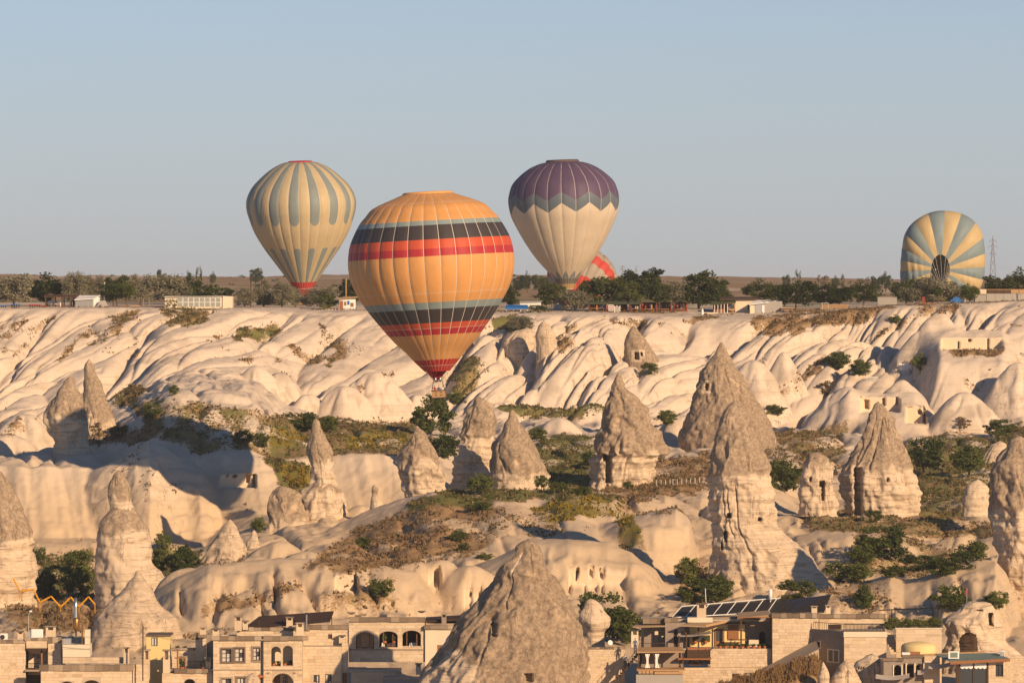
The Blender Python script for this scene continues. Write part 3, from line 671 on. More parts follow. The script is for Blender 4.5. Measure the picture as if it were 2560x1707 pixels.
spire('fairy_chimney', 'largest brown rock cone with a small high window, behind the tall banded pillar', 'rock spire', 820,
  [(1799,857),(1795,870),(1775,900),(1755,930),(1745,960),(1735,1000),(1720,1040),(1705,1080),(1697,1110),(1700,1135),(1704,1190)],
  [(1808,857),(1813,868),(1825,895),(1845,930),(1870,965),(1890,1000),(1910,1030),(1925,1055),(1932,1080),(1936,1110),(1940,1190)], [(820,1128)], 13, 1.1, nseg=200, carve=[(1762,1771,958,974,2.5)], group=G1)
spire('fairy_chimney', 'tall banded cream pillar with a brown pointed top and spreading foot, right foreground', 'rock spire', 628,
  [(1831,1002),(1824,1012),(1810,1035),(1798,1060),(1795,1080),(1785,1115),(1777,1160),(1775,1190),(1780,1220),(1778,1260),(1780,1300),(1782,1340),(1782,1380),(1775,1430),(1768,1480),(1760,1540)],
  [(1840,1002),(1851,1012),(1870,1045),(1890,1090),(1908,1130),(1922,1165),(1924,1200),(1932,1240),(1935,1280),(1938,1310),(1960,1335),(2000,1370),(2030,1400),(2060,1440),(2085,1480),(2110,1540)],
  [(960,1190)], 14, 1.0, strata=1.3, nseg=240, carve=[(1815,1825,1279,1291,2.5),(1808,1815,1326,1350,2.0),(1800,1805,1356,1371,2.0),(1892,1901,1292,1299,2.0)], group=G1)
spire('fairy_chimney', 'short hollow rock stump with two dark holes beside the tall banded pillar', 'rock spire', 704,
  [(2027,1131),(2022,1136),(2013,1160),(2010,1180),(2003,1205),(2001,1240),(2003,1290)], [(2048,1134),(2060,1139),(2070,1145),(2076,1175),(2080,1210),(2084,1255),(2088,1290)], [(1120,1160)], 15, 1.5, nseg=180,
  carve=[(2022,2028,1193,1201,2.0),(2046,2061,1202,1216,2.5),(2052,2060,1214,1250,1.6)], group=G1)
spire('fairy_chimney', 'pointed brown rock spire with a split cream base below the cave dwellings', 'rock spire', 710,
  [(2190,1006),(2184,1016),(2175,1040),(2165,1070),(2155,1095),(2140,1125),(2122,1150),(2109,1165),(2104,1190),(2108,1220),(2112,1245),(2125,1310)],
  [(2200,1006),(2206,1012),(2220,1030),(2235,1050),(2240,1075),(2250,1110),(2265,1140),(2278,1165),(2285,1190),(2292,1210),(2298,1230),(2295,1310)], [(980,1166)], 16, 1.3, strata=1.5, nseg=200,
  carve=[(2133,2150,1168,1285,2.4),(2211,2217,1192,1201,1.6)], group=G1)
spire('fairy_chimney', 'huge mottled rock pillar cut off by the right edge of the picture', 'rock spire', 594,
  [(2540,1091),(2530,1099),(2510,1130),(2490,1160),(2480,1190),(2477,1240),(2485,1300),(2490,1320),(2493,1360),(2500,1400),(2500,1450),(2494,1540)],
  [(2556,1091),(2590,1130),(2620,1180),(2640,1300),(2660,1400),(2680,1540)], [(1060,1275)], 17, 1.2, nseg=200, group=G1)
spire('rock', 'pale yellow rounded boulder on the green terrace near the right edge', 'boulder', 692,
  [(2440,1200),(2430,1204),(2415,1220),(2407,1240),(2405,1290)], [(2450,1200),(2460,1208),(2472,1225),(2475,1250),(2470,1290)], [], 18, 0.6, strata=0.8)
spire('rock_cone', 'great brown pyramid-shaped rock in front of the stone houses, with two windows', 'rock cone', 506,
  [(1312,1350),(1300,1360),(1285,1385),(1262,1410),(1245,1440),(1230,1465),(1215,1485),(1190,1515),(1165,1540),(1140,1575),(1115,1610),(1090,1645),(1060,1690),(1030,1735),(1000,1790)],
  [(1328,1350),(1337,1362),(1348,1380),(1353,1395),(1370,1430),(1390,1460),(1400,1480),(1410,1500),(1425,1520),(1440,1560),(1452,1600),(1460,1640),(1470,1735),(1480,1790)], [(1300,1800)], 19, 1.35, nseg=260,
  carve=[(1229,1242,1549,1582,1.2),(1311,1331,1671,1691,1.2)], capbase=0.30, crack=1.2, strata=0.3, dark=0.8)
spire('balanced_rock', 'pale rounded rock balanced on a narrower neck right of the great brown pyramid rock', 'boulder', 536,
  [(1470,1498),(1463,1506),(1452,1530),(1446,1555),(1450,1572),(1459,1578),(1457,1592),(1452,1620),(1446,1680)], [(1486,1498),(1497,1506),(1515,1530),(1524,1550),(1520,1568),(1508,1578),(1508,1592),(1512,1620),(1516,1680)], [], 20, 0.9, capbase=0.12, strata=0.2, crack=0.15)
spire('rock_cone', 'grey cone dwelling with a black door set high among the white ridges', 'rock cone', hit(1606, 916, 850, 960).y + 0.3,
  [(1580,816),(1570,830),(1562,855),(1561,880),(1563,912),(1556,985)], [(1587,816),(1596,826),(1615,850),(1635,880),(1648,900),(1655,925),(1672,985)], [(800,960)], 21, 0.4, capbase=0.45, nseg=200, strata=0.1,
  carve=[(1586,1597,880,899,2.5),(1601,1606,881,888,2.0)], crack=0.2)
spire('rock', 'smooth grey dome-shaped rock at the top of the white ridges behind the orange balloon', 'boulder', hit(1366, 884, 850, 960).y + 0.2,
  [(1355,804),(1346,814),(1338,840),(1340,860),(1340,940)], [(1365,804),(1376,816),(1388,840),(1392,865),(1398,940)], [], 22, 0.4, capbase=0.4, strata=0.1)
spire('rock', 'wide rounded cream rock beside the grey dome on the white ridges', 'boulder', hit(1300, 905, 850, 960).y + 0.5,
  [(1310,822),(1285,828),(1262,848),(1257,880),(1258,950)], [(1325,821),(1338,832),(1342,860),(1345,880),(1350,950)], [], 23, 0.5, capbase=0.15, strata=0.1)
spire('rock', 'small knob-topped rock in the hollow left of the stout pointed spire', 'boulder', 697,
  [(932,1214),(928,1222),(930,1235),(925,1260),(918,1310),(912,1330)], [(940,1214),(946,1224),(942,1236),(956,1262),(980,1305),(990,1330)], [(1210,1234)], 24, 1.0, capbase=0.25)
spire('rock', 'rounded pale dome with a shaded left flank above the right terrace', 'boulder', 806,
  [(2494,1103),(2478,1112),(2460,1135),(2452,1150),(2450,1180)], [(2506,1103),(2516,1110),(2521,1130),(2515,1150),(2512,1180)], [], 25, 0.4, strata=0.1)
spire('rock', 'small pale hump at the foot of the jagged spire with the cave door', 'boulder', 742,
  [(1500,1199),(1494,1210),(1488,1228),(1484,1245)], [(1508,1199),(1514,1210),(1519,1228),(1524,1245)], [], 27, 0.4, strata=0.1)
spire('rock', 'pale flat boulder in the scrub between the pinched spire and the green bushes', 'boulder', 800,
  [(848,1083),(835,1090),(825,1105),(818,1125)], [(862,1083),(872,1090),(882,1102),(885,1125)], [], 28, 0.5, strata=0.2)
# ------------------------------------------------------------------ small shared meshes / helpers for built things
class MB:
    """collects simple solids, builds ONE mesh object"""
    def __init__(s): s.v = []; s.f = []; s.mi = []; s.m = 0
    def add(s, vs, fs):
        o = len(s.v); s.v += [tuple(p) for p in vs]; s.f += [tuple(i + o for i in f) for f in fs]; s.mi += [s.m] * len(fs); return s
    def box(s, x0, x1, y0, y1, z0, z1):
        return s.add([(x0,y0,z0),(x1,y0,z0),(x1,y1,z0),(x0,y1,z0),(x0,y0,z1),(x1,y0,z1),(x1,y1,z1),(x0,y1,z1)],
                     [(0,3,2,1),(4,5,6,7),(0,1,5,4),(1,2,6,5),(2,3,7,6),(3,0,4,7)])
    def hexa(s, p):   # 8 free corners, bottom 0-3 then top 4-7
        return s.add(p, [(0,3,2,1),(4,5,6,7),(0,1,5,4),(1,2,6,5),(2,3,7,6),(3,0,4,7)])
    def tube(s, a, b, r0, r1=None, n=6, caps=True):
        a = Vector(a); b = Vector(b); r1 = r0 if r1 is None else r1
        d_ = (b - a).normalized(); u = d_.orthogonal().normalized(); w_ = d_.cross(u)
        vs = []
        for p, r in ((a, r0), (b, r1)):
            for k in range(n):
                t = 2 * math.pi * k / n; vs.append(p + u * (r * math.cos(t)) + w_ * (r * math.sin(t)))
        fs = [(k, (k + 1) % n, n + (k + 1) % n, n + k) for k in range(n)]
        if caps: fs += [tuple(range(n))[::-1], tuple(range(n, 2 * n))]
        return s.add(vs, fs)
    def path(s, pts, r, n=5):
        for a, b in zip(pts, pts[1:]): s.tube(a, b, r, r, n)
        return s
    def quad(s, a, b, c, d_): return s.add([a, b, c, d_], [(0, 1, 2, 3)])
    def lathe(s, prof, n=16, c=(0, 0, 0)):
        vs = [(c[0] + r * math.cos(2 * math.pi * k / n), c[1] + r * math.sin(2 * math.pi * k / n), c[2] + z) for r, z in prof for k in range(n)]
        fs = [(i * n + k, i * n + (k + 1) % n, (i + 1) * n + (k + 1) % n, (i + 1) * n + k) for i in range(len(prof) - 1) for k in range(n)]
        return s.add(vs, fs)
    def build(s, name, mats, parent=None, loc=None, smooth=False, rz=0.0):
        me = bpy.data.meshes.new(name); me.from_pydata(s.v, [], s.f)
        mats = mats if isinstance(mats, (list, tuple)) else [mats]
        for m in mats: me.materials.append(m)
        if len(mats) > 1: me.polygons.foreach_set('material_index', s.mi)
        if smooth: me.polygons.foreach_set('use_smooth', np.ones(len(me.polygons), bool))
        me.update()
        o = link(name, me, parent, loc)
        if rz: o.rotation_euler = (0, 0, rz)
        return o

def copy_tree(o, parent=None):
    c = o.copy(); COL.objects.link(c); c.parent = parent
    for ch in list(o.children): copy_tree(ch, c)
    return c

MAT['tape'] = plain('load_tape', (0.55, 0.50, 0.42), 0.8)
MAT['wicker'] = plain('wicker', (0.36, 0.22, 0.11), 0.9, nscale=9, var=0.4)
MAT['leather'] = plain('basket_trim', (0.06, 0.04, 0.03), 0.7)
MAT['steel'] = plain('steel', (0.42, 0.42, 0.43), 0.35, 0.9)
MAT['darkmetal'] = plain('dark_metal', (0.05, 0.05, 0.055), 0.5, 0.4)
MAT['white'] = plain('white_paint', (0.74, 0.72, 0.68), 0.6, var=0.06)

# ------------------------------------------------------------------ people
def person_mesh(name, shirt, trousers, hair, skin=(0.42, 0.25, 0.17), arm=0.0):
    J = [('pel',0,0,.94,.125),('che',0,.01,1.27,.145),('nec',0,.0,1.47,.058),('hd0',0,-.015,1.56,.085),('hd1',0,-.02,1.66,.095),('hd2',0,0,1.74,.065),
         ('shl',.17,0,1.40,.065),('ell',.25,.03,1.12,.045),('wrl',.24,-.10,.90,.034),('hal',.235,-.14,.82,.036),
         ('shr',-.17,0,1.40,.065),('elr',-.26,.03 - arm * .1,1.13 + arm * .1,.045),('wrr',-.22,-.10 - arm * .2,.90 + arm * .35,.034),('har',-.21,-.14 - arm * .22,.82 + arm * .45,.036),
         ('hil',.09,0,.88,.095),('knl',.11,-.02,.49,.062),('anl',.12,.03,.09,.042),('tol',.13,-.13,.04,.04),
         ('hir',-.09,0,.88,.095),('knr',-.11,-.03,.49,.062),('anr',-.12,.02,.09,.042),('tor',-.14,-.14,.04,.04)]
    ix = {j[0]: i for i, j in enumerate(J)}
    E = [('pel','che'),('che','nec'),('nec','hd0'),('hd0','hd1'),('hd1','hd2'),('che','shl'),('shl','ell'),('ell','wrl'),('wrl','hal'),('che','shr'),('shr','elr'),('elr','wrr'),('wrr','har'),
         ('pel','hil'),('hil','knl'),('knl','anl'),('anl','tol'),('pel','hir'),('hir','knr'),('knr','anr'),('anr','tor')]
    me = bpy.data.meshes.new(name); me.from_pydata([j[1:4] for j in J], [(ix[a], ix[b]) for a, b in E], [])
    o = bpy.data.objects.new(name, me); COL.objects.link(o)
    md = o.modifiers.new('skin', 'SKIN'); sv = me.skin_vertices[0].data
    for i, j in enumerate(J): sv[i].radius = (j[4], j[4] * (0.8 if j[0] in ('pel', 'che') else 1.0)); sv[i].use_root = (i == 0)
    o.modifiers.new('sub', 'SUBSURF').levels = 1
    dg = bpy.context.evaluated_depsgraph_get(); ev = o.evaluated_get(dg)
    m2 = bpy.data.meshes.new_from_object(ev); m2.name = name
    bpy.data.objects.remove(o)
    m2.materials.clear()
    for nm, c in (('skin', skin), ('shirt', shirt), ('trousers', trousers), ('hair', hair)):
        m2.materials.append(plain(name + '_' + nm, c, 0.85, var=0.1))
    mi = []
    for p in m2.polygons:
        c = p.center
        if c.z > 1.70 or (c.z > 1.56 and c.y > 0.015): k = 3
        elif c.z > 1.46: k = 0
        elif c.z > 0.93: k = 0 if (abs(c.x) > 0.2 and c.z < 1.1) else 1
        else: k = 0 if abs(c.x) > 0.19 else (3 if c.z < 0.09 else 2)
        mi.append(k)
    m2.polygons.foreach_set('material_index', mi)
    m2.polygons.foreach_set('use_smooth', np.ones(len(m2.polygons), bool))
    return m2
PEOPLE = [person_mesh('person_a', (0.10, 0.12, 0.2), (0.05, 0.05, 0.07), (0.02, 0.015, 0.01)), person_mesh('person_b', (0.35, 0.05, 0.05), (0.06, 0.07, 0.12), (0.05, 0.03, 0.02), arm=1.0),
          person_mesh('person_c', (0.6, 0.58, 0.55), (0.03, 0.03, 0.035), (0.02, 0.015, 0.01), arm=0.5)]
def person(k, loc, rz, label, group=None):
    o = link('person', PEOPLE[k], None, loc); o.rotation_euler = (0, 0, rz)
    return tag(o, label, 'person', group)

# ------------------------------------------------------------------ balloons
def fabric_finish(b, col):
    n = b.noise(b.pos(), 0.35, 4, 0.6)
    col = b.mix(b.math('MULTIPLY', b.math('SUBTRACT', n, 0.35), 0.35), col, (0.10, 0.08, 0.06))
    h = b.noise(b.scale(b.pos(), (1.0, 1.0, 0.35)), 1.3, 3, 0.6)
    return b.finish(col, 0.55, b.bump(h, 0.2, 0.3), 0, 0.25, trans=0.12)

def fab_bands(name, stops, lines):
    """stops: (row, colour) from the top; lines: rows with a thin pale seam"""
    b = NB(name); v = b.attr('rowv')
    col = stops[0][1]
    r0, r1 = 380.0, 1000.0
    st = [((r - r0) / (r1 - r0), c) for r, c in stops]
    col = b.ramp(b.math('DIVIDE', b.math('SUBTRACT', v, r0), r1 - r0), st, 'CONSTANT')
    for r in lines:
        m = b.math('LESS_THAN', b.math('ABSOLUTE', b.math('SUBTRACT', v, r)), 0.8)
        col = b.mix(b.math('MULTIPLY', m, 0.6), col, (0.6, 0.5, 0.4))
    return fabric_finish(b, col)

def fab_scallop(name, on, cream, blue, red):
    b = NB(name); v = b.attr('rowv'); u = b.math('ABSOLUTE', b.attr('gu'))
    col = cream
    if on:
        u2 = b.math('SQRT', b.math('SUBTRACT', 1.0, b.math('MULTIPLY', b.math('POWER', u, 2.0), 0.97)))
        e1 = b.math('ADD', 543.0, b.math('MULTIPLY', u2, 17.0)); m1 = b.math('LESS_THAN', v, e1)
        e2 = b.math('ADD', 616.0, b.math('MULTIPLY', b.math('POWER', u, 3.0), 4.0)); m2 = b.math('GREATER_THAN', v, e2)
        col = b.mix(b.math('ADD', m1, m2, clamp=True), cream, blue)
    col = b.mix(b.math('GREATER_THAN', v, 704.0), col, red)
    col = b.mix(b.math('LESS_THAN', b.math('ABSOLUTE', b.math('SUBTRACT', v, 720.0)), 0.7), col, (0.55, 0.4, 0.35))
    return fabric_finish(b, col)

def fab_zig(name):
    b = NB(name); v = b.attr('rowv'); g = b.attr('gu')     # gu 0..1 rises from a high point to a low point
    tri = b.math('MULTIPLY', g, 22.0)
    col = (0.62, 0.52, 0.39)
    a = b.math('LESS_THAN', v, b.math('ADD', 510.0, b.math('MULTIPLY', g, 25.0)))
    col = b.mix(a, col, (0.12, 0.15, 0.18))
    p = b.math('LESS_THAN', v, b.math('ADD', 482.0, tri))
    col = b.mix(p, col, (0.10, 0.065, 0.125))
    # crown of spikes above the dark hem
    sp = b.math('GREATER_THAN', v, b.math('ADD', 676.0, b.math('MULTIPLY', b.math('ABSOLUTE', b.math('SUBTRACT', g, 0.0)), 20.0)))
    col = b.mix(sp, col, (0.20, 0.23, 0.23))
    col = b.mix(b.math('GREATER_THAN', v, 697.0), col, (0.13, 0.115, 0.10))
    col = b.mix(b.math('GREATER_THAN', v, 709.0), col, (0.42, 0.27, 0.10))
    col = b.mix(b.math('GREATER_THAN', v, 720.0), col, (0.50, 0.42, 0.28))
    return fabric_finish(b, col)

def balloon(name, label, Y, cpx, prof, N, mats, gmode, roll, pitch, top_row, base_row, bulge=0.015, crown=None, twist=0.0, group=None):
    """prof: (row, half width px) on the photo from crown to mouth; the root sits at base_row on the axis"""
    s = Y / F
    org = at(cpx, base_row, Y)
    root = empty(name, org); root.rotation_euler = (R(pitch), R(roll), 0)
    tag(root, label, 'balloon', group)
    rows = np.array([p[0] for p in prof], float); rad = np.array([p[1] for p in prof], float)
    # smooth resample
    rr = np.concatenate([np.linspace(rows[0], rows[0] + 14, 10), np.arange(rows[0] + 17, rows[-1], 4.0), [rows[-1]]])
    t = np.interp(rr, rows, np.arange(len(rows)))
    def cr(v):
        i = np.clip(np.floor(t).astype(int), 0, len(v) - 2); f = t - i
        p0 = v[np.maximum(i - 1, 0)]; p1 = v[i]; p2 = v[i + 1]; p3 = v[np.minimum(i + 2, len(v) - 1)]
        return 0.5 * (2 * p1 + (p2 - p0) * f + (2 * p0 - 5 * p1 + 4 * p2 - p3) * f * f + (3 * p1 - p0 - 3 * p2 + p3) * f ** 3)
    ra = np.maximum(cr(rad), 1.0) * s; zz = (base_row - cr(rows)) * s
    M = 9; half = math.pi / N
    ang = np.linspace(-half, half, M); uu = np.linspace(-1, 1, M)
    ga, gz = np.meshgrid(ang, zz); gr = ra[:, None] * (1 - bulge * 0.5 + bulge * np.sqrt(np.maximum(0, 1 - uu[None, :] ** 2)) )
    gr = np.where(np.abs(uu)[None, :] > 0.99, ra[:, None] * (1 - bulge * 0.5), gr)
    Vv = np.stack([gr * np.cos(ga), gr * np.sin(ga), gz], -1).reshape(-1, 3)
    meshes = []
    for par in (0, 1):
        me = mesh_np('gore', Vv, grid_faces(len(rr), M), mats[par % len(mats)])
        fattr(me, 'rowv', np.repeat(rr, M))
        g = np.tile(uu, len(rr))
        if gmode == 'tri': g = (g + 1) / 2 if par == 0 else (1 - g) / 2
        fattr(me, 'gu', g)
        meshes.append(me)
    # a load tape along one seam
    tp = MB(); k0 = list(range(0, len(rr), 2))
    rb = ra * (1 - bulge * 0.5) + 0.03
    for i0, i1 in zip(k0, k0[1:]):
        w2 = 0.042 * min(1.0, max(0.15, rb[i0] / 7.0))
        c, sn_ = math.cos(half), math.sin(half)
        pa = [Vector((rb[i] * c, rb[i] * sn_, zz[i])) for i in (i0, i1)]
        tv = Vector((-sn_, c, 0)) * w2
        tp.quad(pa[0] - tv, pa[0] + tv, pa[1] + tv, pa[1] - tv)
    tape0 = None
    for k in range(N):
        o = link('gore', meshes[k % 2], root); o.rotation_euler = (0, 0, 2 * math.pi * k / N + twist)
        if tape0 is None: tape0 = tp.build('load_tape', MAT['tape'], o)
        else: link('load_tape', tape0.data, o)
    if crown:
        m = MB(); r_, h_, c_ = crown[0] * s, crown[1] * s, crown[2]
        z0 = zz[0] - 0.25
        m.lathe([(r_ * 1.02, z0 - 0.1), (r_ * 1.02, z0 + h_ * 0.6), (r_ * 0.96, z0 + h_), (r_ * 0.85, z0 + h_ * 0.8), (r_ * 0.5, z0 + h_ * 0.9), (0.01, z0 + h_)], 40)
        m.build('crown_panel', c_, root, smooth=True)
    return root, s, zz

def basket(root, s, zbot, ztop, mouth_r, n_cable=12):
    """wicker basket with burner frame; root local z: zbot floor .. ztop rim"""
    W, D, H = 0.98, 0.72, 1.12
    bk = MB(); t = 0.08
    bk.box(-W, W, -D, D, zbot, zbot + 0.12)
    b_o = bk.build('basket_floor', MAT['leather'], root)
    m = MB()
    m.box(-W, W, -D, -D + t, zbot + .12, zbot + H).box(-W, W, D - t, D, zbot + .12, zbot + H).box(-W, -W + t, -D + t, D - t, zbot + .12, zbot + H).box(W - t, W, -D + t, D - t, zbot + .12, zbot + H)
    wk = m.build('basket_wall', MAT['wicker'], root)
    for x in (-0.36, 0.36):
        for z in (0.45, 0.85): MB().box(x - .13, x + .13, -D - .02, -D - .004, zbot + z - .07, zbot + z + .07).build('step_hole', MAT['leather'], wk)
    m = MB(); m.tube((-W, -D, zbot + H), (W, -D, zbot + H), .07).tube((-W, D, zbot + H), (W, D, zbot + H), .07).tube((-W, -D, zbot + H), (-W, D, zbot + H), .07).tube((W, -D, zbot + H), (W, D, zbot + H), .07)
    m.build('padded_rim', MAT['leather'], root, smooth=True)
    for sx in (-1, 1):
        for sy in (-1, 1):
            MB().tube((sx * W * .95, sy * D * .95, zbot + H), (sx * W * .62, sy * D * .7, zbot + 2.6), .045).build('upright', MAT['leather'], root)
    m = MB(); zz_ = zbot + 2.6
    m.box(-W * .68, W * .68, -D * .75, -D * .68, zz_, zz_ + .08).box(-W * .68, W * .68, D * .68, D * .75, zz_, zz_ + .08).box(-W * .68, -W * .62, -D * .68, D * .68, zz_, zz_ + .08).box(W * .62, W * .68, -D * .68, D * .68, zz_, zz_ + .08)
    m.build('burner_frame', MAT['steel'], root)
    for sx in (-.35, .35):
        MB().lathe([(.02, zz_ - .25), (.16, zz_ - .2), (.2, zz_ + .1), (.2, zz_ + .5), (.16, zz_ + .5), (.15, zz_ + .1)], 12, (sx, 0, 0)).build('burner', MAT['steel'], root, smooth=True)
    for k in range(n_cable):
        a = 2 * math.pi * k / n_cable
        MB().tube((math.copysign(W * .65, math.cos(a)), math.copysign(D * .7, math.sin(a)), zz_), (mouth_r * math.cos(a), mouth_r * math.sin(a), ztop), .02, n=4, caps=False).build('cable', MAT['steel'], root)

ORG, BLU, BLK, ORD, CRM = (0.66, 0.325, 0.105), (0.235, 0.30, 0.305), (0.048, 0.042, 0.045), (0.55, 0.085, 0.035), (0.42, 0.026, 0.035)
RED = (0.47, 0.018, 0.014)
m1 = fab_bands('orange_fabric', [(380, ORG), (552, BLU), (566, BLK), (600, ORD), (620, CRM), (640, ORG), (753, BLU), (771, BLK), (804, ORD), (820, CRM), (835, ORG), (896, RED)], [509, 732, 820, 912])
prof1 = [(484, 62), (490, 78), (513, 135), (535, 158), (555, 175), (600, 198), (640, 206), (670, 206), (700, 200), (730, 188), (751, 176), (780, 157), (811, 134), (850, 103), (880, 74), (900, 57), (928, 31)]
root, s_, zz1 = balloon('hot_air_balloon', 'big orange balloon with black, red and blue-grey bands floating in front', 700, 1097, prof1, 32, [m1], 'abs', -3.2, 0.0, 480, 995,
    crown=(62, 9, plain('orange_crown', ORG, 0.6)), twist=0.03)
# scoop under the mouth
sc = MB(); zt = zz1[-1]; r_ = 31 * s_
for k in range(16):
    a0, a1 = math.pi * 0.15 + 1.2 * math.pi * k / 16, math.pi * 0.15 + 1.2 * math.pi * (k + 1) / 16
    p = lambda a, f: Vector((r_ * math.cos(a) * (1 - f) - 0.15 * f, r_ * math.sin(a) * (1 - f) * 1.0, zt + 0.25 - f * (1.95)))
    sc.quad(p(a0, 0), p(a1, 0), p(a1, .5), p(a0, .5)); sc.quad(p(a0, .5), p(a1, .5), p(a1, .93), p(a0, .93))
MAT['redcloth'] = plain('red_skirt', RED, 0.7, trans=0.2)
sc.build('scoop', MAT['redcloth'], root, smooth=True)
basket(root, s_, 0.0, zz1[-1], r_ * 0.95)
for k, (ox, oy, lab, pk) in enumerate([(-.55, -.15, 'person in red leaning on the left end of the balloon basket rim', 1), (.05, -.3, 'person in a dark top standing mid basket under the orange balloon', 0), (.58, 0.0, 'person in a pale top at the right end of the balloon basket', 2)]):
    person(pk, at(1097, 995, 700) + Vector((ox - 0.05, oy, 0.13)), random.uniform(-.6, .6), lab)

CRE, GBL = (0.52, 0.42, 0.25), (0.225, 0.265, 0.255)
prof2 = [(404, 26), (409, 48), (427, 80), (459, 115), (480, 129), (500, 136), (520, 136), (538, 132), (578, 118), (617, 96), (657, 68), (696, 40), (706, 33), (738, 14)]
m2 = [fab_scallop('striped_fabric_plain', False, CRE, GBL, RED), fab_scallop('striped_fabric_blue', True, CRE, GBL, RED)]
root, s_, zz2 = balloon('hot_air_balloon', 'cream balloon with blue-grey petal stripes and a red skirt, leftmost', 1062, 759, prof2, 32, m2, 'abs', -1.2, 4.0, 400, 762,
    crown=(30, 4, plain('red_crown', RED, 0.6)), twist=0.1)
basket(root, s_, 0.0, zz2[-1], 14 * s_ * .95, 8)
prof3 = [(405, 40), (410, 62), (425, 92), (454, 124), (480, 135), (499, 138), (520, 136), (544, 130), (589, 108), (620, 90), (648, 71), (680, 44), (697, 30), (724, 17)]
m3 = fab_zig('zigzag_fabric')
root, s_, zz3 = balloon('hot_air_balloon', 'purple and cream balloon with a grey zigzag band above the dark trees', 1055, 1418, prof3, 24, [m3], 'tri', -2.0, 0.0, 400, 752,
    crown=(41, 8, plain('brown_crown', (0.10, 0.07, 0.06), 0.7, nscale=8, var=0.5)), twist=0.08)
basket(root, s_, 0.0, zz3[-1], 17 * s_ * .95, 8)
# patch of red repair panels on the purple cloth
pm = MB(); MAT['patch'] = plain('patch_cloth', (0.16, 0.04, 0.05), 0.6)

# the balloon being packed behind: red and grey rings, axis tipped over
def fab_rings(name):
    b = NB(name); v = b.attr('rowv')
    c = b.ramp(v, [(0, (.48, .062, .045)), (.30, (.48, .062, .045)), (.36, (.36, .31, .25)), (.52, (.50, .065, .045)), (.66, (.36, .31, .25)), (.82, (.50, .065, .045))], 'CONSTANT')
    return fabric_finish(b, c)
MAT['rings'] = fab_rings('ringed_fabric')
rt = empty('hot_air_balloon', at(1456, 758, 1120)); tag(rt, 'half-inflated red and grey ringed balloon behind the purple one', 'balloon')
N = 20; half = math.pi / N; t = np.linspace(0, 1, 40); M = 7
ra = 8.2 * np.sin(np.pi * np.clip(t, 0.02, 0.93)) ** 0.75; zz_ = 8.2 * (1 - 2.0 * t)
uu = np.linspace(-1, 1, M); ga, gz = np.meshgrid(np.linspace(-half, half, M), zz_)
gr = ra[:, None] * (0.975 + 0.05 * np.sqrt(1 - uu[None, :] ** 2))
me = mesh_np('gore', np.stack([gr * np.cos(ga), gr * np.sin(ga), gz], -1).reshape(-1, 3), grid_faces(40, M), MAT['rings']); fattr(me, 'rowv', np.repeat(t, M))
q = Vector((0.22, 0.80, 0.56)).to_track_quat('Z', 'Y')
for k in range(N):
    o = link('gore', me, rt, (0, 0, 5.4)); o.rotation_mode = 'QUATERNION'; o.rotation_quaternion = q @ Matrix.Rotation(2 * math.pi * k / N, 3, 'Z').to_quaternion()

